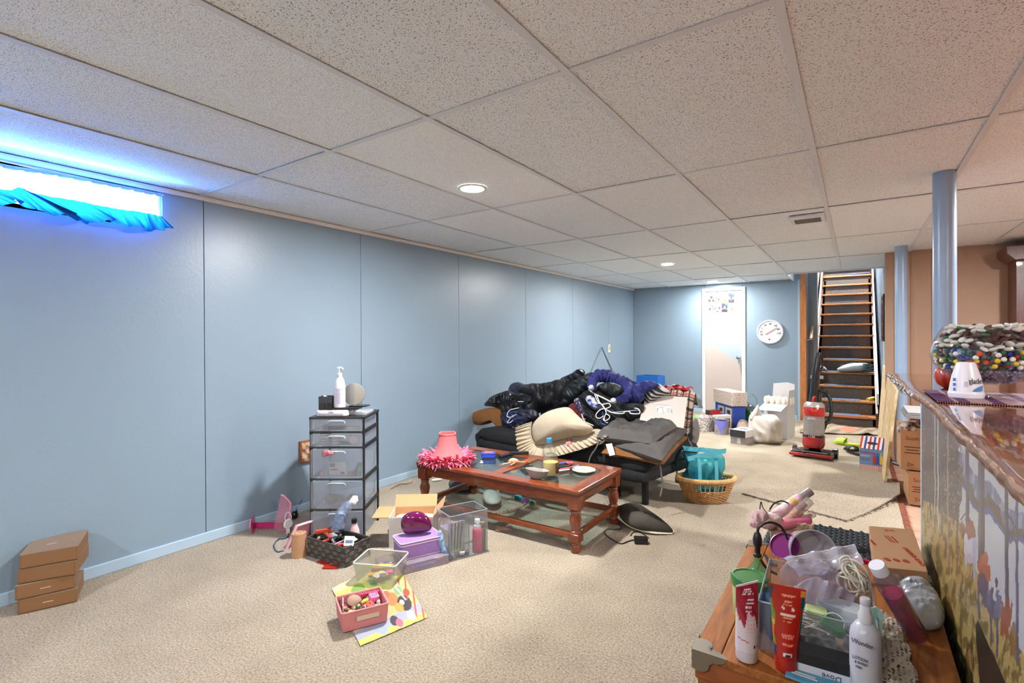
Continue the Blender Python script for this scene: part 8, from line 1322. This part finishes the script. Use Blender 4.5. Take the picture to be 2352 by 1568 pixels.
for k in range(10):
    i, j = k % 5, k//5; o = thing('light_bulb', 'cream candle-shaped bulb standing in the white carton', 'light bulb', Matrix.Translation((m_.x, m_.y, 0)) @ Matrix.Rotation(an, 4, 'Z') @ V((-.14+.065*i, -.03+.09*j, h-.015)), group='bulbs in the white carton'); mk('glass_body', B().lathe([(0, 0), (.020, 0), (.024, .02), (.026, .06), (.018, .085), (0, .095)], 16), bm2, o, sm=True); mk('collar', B().lathe([(.021, 0), (.023, .012), (.021, .02), (.02, .01), (.021, 0)], 16), M('bulb_collar', (196, 190, 180), .5), o)
# ================================================================ around the stairs
zs = lambda k: RISE*k-.03+.008
c = V(YP(1975, 852, 8.72)); bz = zs(4)
b = B(); 
for j in range(4):
    r_ = .020+.020*j; L0, L1 = V((.30, -.06, 0)), V((-.15, .06, 0))
for q0, q1 in (((.0, 0), (0, 0)),): pass
mt_pts = []
for k in range(60): 
    a = k/59; x = .13*sin(a*pi*5.0)*(1-.15*a)
    mt_pts.append((x if abs(x) < .12 else (.12 if x > 0 else -.12), .012+.105*a))
def rollm(q, k):
    i = int(min(q*59, 58)); f_ = q*59-i; x = mt_pts[i][0]*(1-f_)+mt_pts[i+1][0]*f_; z_ = mt_pts[i][1]*(1-f_)+mt_pts[i+1][1]*f_; return V((x*1.0-.10*k, -.12+.34*k, z_))
t = thing('folded_mat', 'grey foam-backed mat folded and rolled on a stair tread', 'mat', (YP(1978, 862, 8.68).x, 8.70, zs(4)-.002), .2); mk('mat', B().sheet(rollm, 118, 3, .010), M('mat_slate', (96, 112, 116), .8), t, sm=60)
b = B(); puff(b, [V((x, -.02, z_)) for x, z_ in ((-.30, .03), (-.24, .08), (-.14, .12), (0, .13), (.08, .11), (.02, .02), (-.12, .004), (-.24, .004))], .12, .004, 8, 2, 10, 8, back=.6, dirn=(0, -1, .1)); mk('mat_roll_side', b, M('mat_pale', (178, 188, 188), .7), t, sm=True)
t = thing('yellow_roll', 'small yellow paper roll lying on a lower stair tread', 'roll', (YP(2000, 915, 8.28).x, 8.28, zs(2)+.022), .3); mk('roll', B().lathe([(.012, -.05), (.022, -.05), (.022, .05), (.012, .05), (.012, -.05)], 20, T=TR(ry=R(80), rz=.5)), M('roll_yellow', (222, 210, 96), .5), t, sm=40)
b = B(); puff(b, [V((x, 0, z_)) for x, z_ in ((-.06, 0), (-.05, .05), (0, .07), (.05, .05), (.07, .0))], .05, .01, 20, 3, 8, 6, dirn=(0, -1, .2)); tag(mk('grey_cloth', b, M('cloth_grey', (150, 156, 168), .8), sm=True, loc=(YP(1886, 852, 8.7).x, 8.74, zs(4)+.002)), 'small grey cloth on the stair tread left of the folded mat', 'cloth')
tag(mk('blue_tray', B().prism([(-.14, -.05), (.12, -.05), (.14, .06), (-.10, .06)], 0, .015), M('tray_blue', (40, 50, 170), .4), loc=(YP(1978, 624, 10.7).x, 10.78, zs(13)+.002), bev=.004), 'blue plastic tray lying near the top of the stairs', 'tray')
rg = lambda q, k: (lambda a: V((a.x, a.y, .010+.022*exp_(-((q-.42)/.05)**2)*(1-k)*1.0+.02*exp_(-((q-.86)/.04)**2)*(k > .5)+.004*sin(q*14+k*3))))(F(1838+180*q, 975+20*k+6*q, 0)+V((0, 0, 0)))
o = printed('door_rug', rg, 60, 12, lambda S, T: np.where((((S-.62)**2*4+(T-.5)**2*.6) < .05)[:, None], (176, 110, 84), np.where((np.sin(S*30+T*9) > .2)[:, None], (122, 104, 84), (150, 134, 110)))*1., None, .95, th=.008); tag(o, 'rumpled brown patterned rug at the foot of the stairs', 'rug')
# OSB sheet
Q = [F(2032, 1112), F(2050, 1112)]; x0 = .215
q0 = [V((.175, 5.02, 0)), V((.175, 6.9, 0)), XP(2031, 838, .272), XP(2066, 899, .262)]
T0, T1 = XP(2030, 838, .265), XP(2069, 897, .255)
qa = [V((.18, 5.0, .003)), V((.19, 6.95, .003)), V((.256, T0.y, T0.z)), V((.256, 5.02, HZ(2064, 897, (.26, 5.0))))]
o = tag(mk('osb_board', B().hexa(qa, [q+V((.019, 0, 0)) for q in qa]), M('osb_wood', (212, 188, 146), .8, noise_=(28, (176, 146, 104), .12), stretch=(1, 1, .5))), 'tall oriented strand board leaning on the blue side wall', 'board')
# sandals and striped drink carton
def slide(lab, u, v, rz, m1, m2, z=0):
    p = F(u, v, z); t = thing('slide_sandal', lab, 'sandal', (p.x, p.y, z), rz); L_ = .26; fo = [(.045*(1+.15*cos(a))*sin(a)*(1 if sin(a) > 0 else .9), L_/2*cos(a)) for a in np.linspace(0, 2*pi, 25)[:-1]]
    mk('sole', B().prism([(x, y) for x, y in fo], 0, .030), m1, t, bev=.006); mk('upper_strap', B().sheet(lambda q, k: (.050*cos(pi*q), .02+.085*k-.02*sin(pi*q), .022+.055*sin(pi*q)*(1-.25*k)), 14, 5, .005), m2, t, sm=True); mk('logo', B().tube([(-.015, .02, .078), (-.003, .012, .080), (.022, .035, .074)], .003, 5), M('logo_dark', (40, 50, 30), .5), t); return t
neon = M('neon_lime', (176, 206, 50), .5); slide('neon lime slide sandal with a dark swoosh mark near the stairs', 1945, 1022, 1.25, neon, neon); slide('black slide sandal behind the striped carton', 2004, 1018, -2.6, black, black); slide('black slide sandal lying left of the striped carton', 1963, 1042, .5, black, black)
t, w_, h = cbox('striped_carton', 'blue and red striped drink carton with a handle hole before the board', 'box', 1974, 1076, 2030, 1084, 1028, .24, M('carton_skyblue', (110, 150, 200), .4))
def stripes(S, T): 
    c = np.where(((S*11).astype(int) % 2 == 0)[:, None], (196, 60, 50), (224, 220, 216))*1.; c[(S*11).astype(int) % 4 == 2] = (50, 70, 150); return c
q = [V((-w_/2, -.121, h)), V((w_/2, -.121, h)), V((w_/2, .0, h+.09)), V((-w_/2, .0, h+.09))]; o = printed('striped_roof', lambda a, c: (q[0]*(1-a)+q[1]*a)*(1-c)+(q[3]*(1-a)+q[2]*a)*c, 66, 4, stripes, t, .4, th=-.003); mk('roof_back', B().hexa([V((-w_/2, .12, h)), V((w_/2, .12, h)), V((w_/2, .0, h+.09)), V((-w_/2, .0, h+.09))], [V((-w_/2, .12, h-.003)), V((w_/2, .12, h-.003)), V((w_/2, .0, h+.087)), V((-w_/2, .0, h+.087))]), M('carton_skyblue', (110, 150, 200), .4), t); mk('handle_hole', B().prism([(.04*cos(a), .014*sin(a)) for a in np.linspace(0, 2*pi, 17)[:-1]], 0, .002, TR((.0, -.07, h+.044), rx=.64)), blk, t)
o = printed('striped_base', lambda a, c: (-w_/2+w_*a, -.1225, .045*(1-c)), 60, 3, lambda S, T: np.where((np.sin(S*150) > 0)[:, None], (196, 90, 70), (222, 210, 200))*1., t, .4, th=-.001)
for k, (x, c) in enumerate(((.02, (200, 60, 40)), (.045, (40, 80, 190)), (.07, (226, 190, 60)))): mk('bottle_print', B().prism([(-.011, 0), (.011, 0), (.011, .06), (.004, .078), (.004, .10), (-.004, .10), (-.004, .078), (-.011, .06)], 0, .001, TR((x, -.1235, .055+.004*k), rx=pi/2)), M('bp%d' % k, c, .4), t)
text('POPICE', .032, red, t, (-.035, -.1232, h*.80), (R(90), 0, 0)); text('FREEZE', .022, M('ink_white', (226, 224, 222), .5), t, (-.045, -.1232, h*.66), (R(90), 0, 0)); text('ICE 20', .026, red, t, (-.05, -.1232, h*.50), (R(90), 0, 0))
# boxes behind the bar front: two kraft cartons with handwriting-style brand lettering, tub and sheets
inkr = M('ink_maroon', (96, 30, 24), .6); kr3 = M('kraft_plain', (170, 126, 86), .75)
def scott(lab, u0, v0, u1, v1, w_, dpt, z, h, fs, ln):
    a = F(u0, v0, z); an = .02; t = thing('kraft_carton', lab, 'box', (a.x+w_/2, a.y+dpt/2, z), an); mk('carton_walls', opencrate(B(), w_, dpt, h, .005), kr3, t, bev=.001)
    text('Scott', fs, inkr, t, (-w_/2+.065, -dpt/2-.001, h*.74), (R(90), 0, 0)); [mk('printed_line', B().box((-w_/2+.065, -dpt/2-.001, h*(.54-.07*k)), (.09-.02*(k % 2), .001, .006)), inkr, t) for k in range(ln)]; mk('recycle_mark', B().tube([(-w_/2+.05+.02*cos(a_), -dpt/2-.001, .04+.015*sin(a_)) for a_ in np.linspace(0, 2*pi, 4)[:-1]], .002, 4, True), inkr, t); return t
pA = F(2083, 1158); scott('kraft carton with maroon lettering, lower of the two by the bar end', 2085, 1157, 0, 0, .42, .34, .0, .235, .036, 3)
scott('kraft carton with maroon lettering, upper one standing on the lower', 2085, 1157, 0, 0, .40, .32, .237, .30, .036, 3).location = (pA.x+.165, pA.y+.20, .237)
t = tag(mk('storage_tub', opencrate(B(), .34, .28, .22, .006, tap=.9), M('tub_charcoal', (44, 46, 50), .45), loc=(pA.x+.24, pA.y+.20, .39), bev=.004), 'dark grey storage tub sticking out of the upper kraft carton', 'tub')
b = B(); puff(b, [V((x, 0, z_)) for x, z_ in ((-.07, 0), (-.08, .05), (-.02, .09), (.05, .07), (.06, 0))], .06, .02, 30, 3, 8, 6, dirn=(0, -1, .2)); tag(mk('leather_scraps', b, M('scraps_brown', (84, 52, 38), .6, noise_=(30, (190, 180, 170), .06)), sm=60, loc=(pA.x+.035, pA.y+.1, .48)), 'brown leather scraps in the left of the upper kraft carton', 'leather')
o = tag(mk('wooden_tray', B().hexa([V(q) for q in ((.30, 4.35, .612), (.75, 4.35, .612), (.75, 4.75, .612), (.30, 4.75, .612))], [V(q) for q in ((.30, 4.35, .628), (.75, 4.35, .628), (.75, 4.75, .628), (.30, 4.75, .628))]), cherry, bev=.004), 'brown wooden board lying on top of the dark tub', 'board')
for k in range(4): tag(mk('grey_sheet', B().box((.55, 4.52, .634+.011*k), (.56-.01*k, .42, .008)), M('panel_grey%d' % (k % 2), (150+14*(k % 2), 152+12*(k % 2), 154+10*(k % 2)), .5), bev=.001), ['lowest grey sheet of the small stack by the bar end', 'second grey sheet of the stack by the bar end', 'third grey sheet of the stack by the bar end', 'topmost grey sheet of the stack by the bar end'][k], 'sheet', 'grey sheets stacked by the bar end')
# loose carpet flap
fl_ = [(1705, 1135), (1790, 1158), (1945, 1198), (2010, 1172), (2068, 1146), (2066, 1118), (2020, 1104), (1960, 1096), (1880, 1094), (1800, 1102), (1740, 1118)]
FP = [F(u, v) for u, v in fl_]; fc = sum(FP, V((0, 0, 0)))/len(FP); FO = cat(FP, 5)
for i_, q in enumerate(FO): pass
n = len(FP); sub = []
for i in range(n):
    for k in range(8): sub.append(FP[i].lerp(FP[(i+1) % n], k/8))
b = B(); vs = []; N_ = len(sub); RG = 14
for top in (1, 0):
    vs.append(fc+V((0, 0, .010*top+.001)))
    for j in range(1, RG+1):
        for k in range(N_):
            q = fc.lerp(sub[k], j/RG); far = max(0, (q.y-4.35)/.5); lift = .03*max(0, q.x-.05)/.2*(j/RG)**2; vs.append(V((q.x, q.y, (.001 if (far > .4) else .001)+lift+(.010 if top else 0)*(1 if q.y < 4.6 else max(0, 1-(q.y-4.6)*2.5))+.004*abs(nz(q.x*4, q.y*4, 1)))))
M_ = 1+RG*N_; fs = []
for o_, fl in ((0, 0), (M_, 1)):
    for k in range(N_):
        f = (o_, o_+1+k, o_+1+(k+1) % N_); fs.append(f[::-1] if fl else f)
        for j in range(RG-1): f = (o_+1+j*N_+k, o_+1+(j+1)*N_+k, o_+1+(j+1)*N_+(k+1) % N_, o_+1+j*N_+(k+1) % N_); fs.append(f[::-1] if fl else f)
for k in range(N_): a_, c_ = 1+(RG-1)*N_+k, 1+(RG-1)*N_+(k+1) % N_; fs.append((a_, M_+a_, M_+c_, c_))
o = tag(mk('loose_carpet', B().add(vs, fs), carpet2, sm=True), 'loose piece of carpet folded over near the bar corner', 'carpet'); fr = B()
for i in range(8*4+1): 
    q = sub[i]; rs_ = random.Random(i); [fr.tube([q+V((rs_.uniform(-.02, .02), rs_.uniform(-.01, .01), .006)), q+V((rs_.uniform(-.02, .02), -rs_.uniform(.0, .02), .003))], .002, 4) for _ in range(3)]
mk('frayed_edge', fr, M('fray_brown', (92, 80, 70), .9), o, kind='stuff')  # short dark brown fibres along the carpet edge
# ================================================================ thermometer on the far wall
tc_ = YP(1769, 762, FY); R_ = px(27.5, tc_); t = thing('wall_thermometer', 'large round white dial thermometer on the blue far wall', 'thermometer', (tc_.x, FY, tc_.z)); TT_ = lambda x, z_, y=-.033: V((x, y, z_))
mk('case', B().lathe([(0, 0), (R_*.96, 0), (R_, .012), (R_, .03), (R_*.94, .036), (R_*.90, .034), (R_*.88, .028), (0, .028)], 48, T=TR(rx=pi/2)), M('thermo_white', (226, 218, 216), .35), t, sm=40); mk('dial', B().lathe([(0, .0285), (R_*.87, .0285), (R_*.87, .027)], 48, T=TR(rx=pi/2)), M('dial_pale', (214, 216, 220), .4), t)
for k, (s_, a) in enumerate((('40', 200), ('20', 178), ('0', 155), ('20', 122), ('40', 88), ('60', 50), ('80', 18), ('110', -12))): text(s_, R_*.21, blk, t, (R_*.66*cos(R(a)), -.030, R_*.66*sin(R(a))), (R(90), 0, 0), name='numeral')
b = B(); [b.box((R_*.82*cos(a), -.0300, R_*.82*sin(a)), (.0014, .001, .005)) for a in np.linspace(-.5, 3.7, 60)]; mk('tick_marks', b, blk, t); mk('pointer', B().hexa([TT_(-R_*.34, -R_*.19, -.033), TT_(-R_*.31, -R_*.23, -.033), TT_(R_*.56, R_*.34, -.033), TT_(R_*.54, R_*.37, -.033)], [TT_(-R_*.34, -R_*.19, -.035), TT_(-R_*.31, -R_*.23, -.035), TT_(R_*.56, R_*.34, -.035), TT_(R_*.54, R_*.37, -.035)]), red, t); mk('red_dot', B().lathe([(0, .031), (R_*.07, .031), (R_*.07, .030)], 14, T=TR((-R_*.05, 0, -R_*.62), rx=pi/2)), red, t)
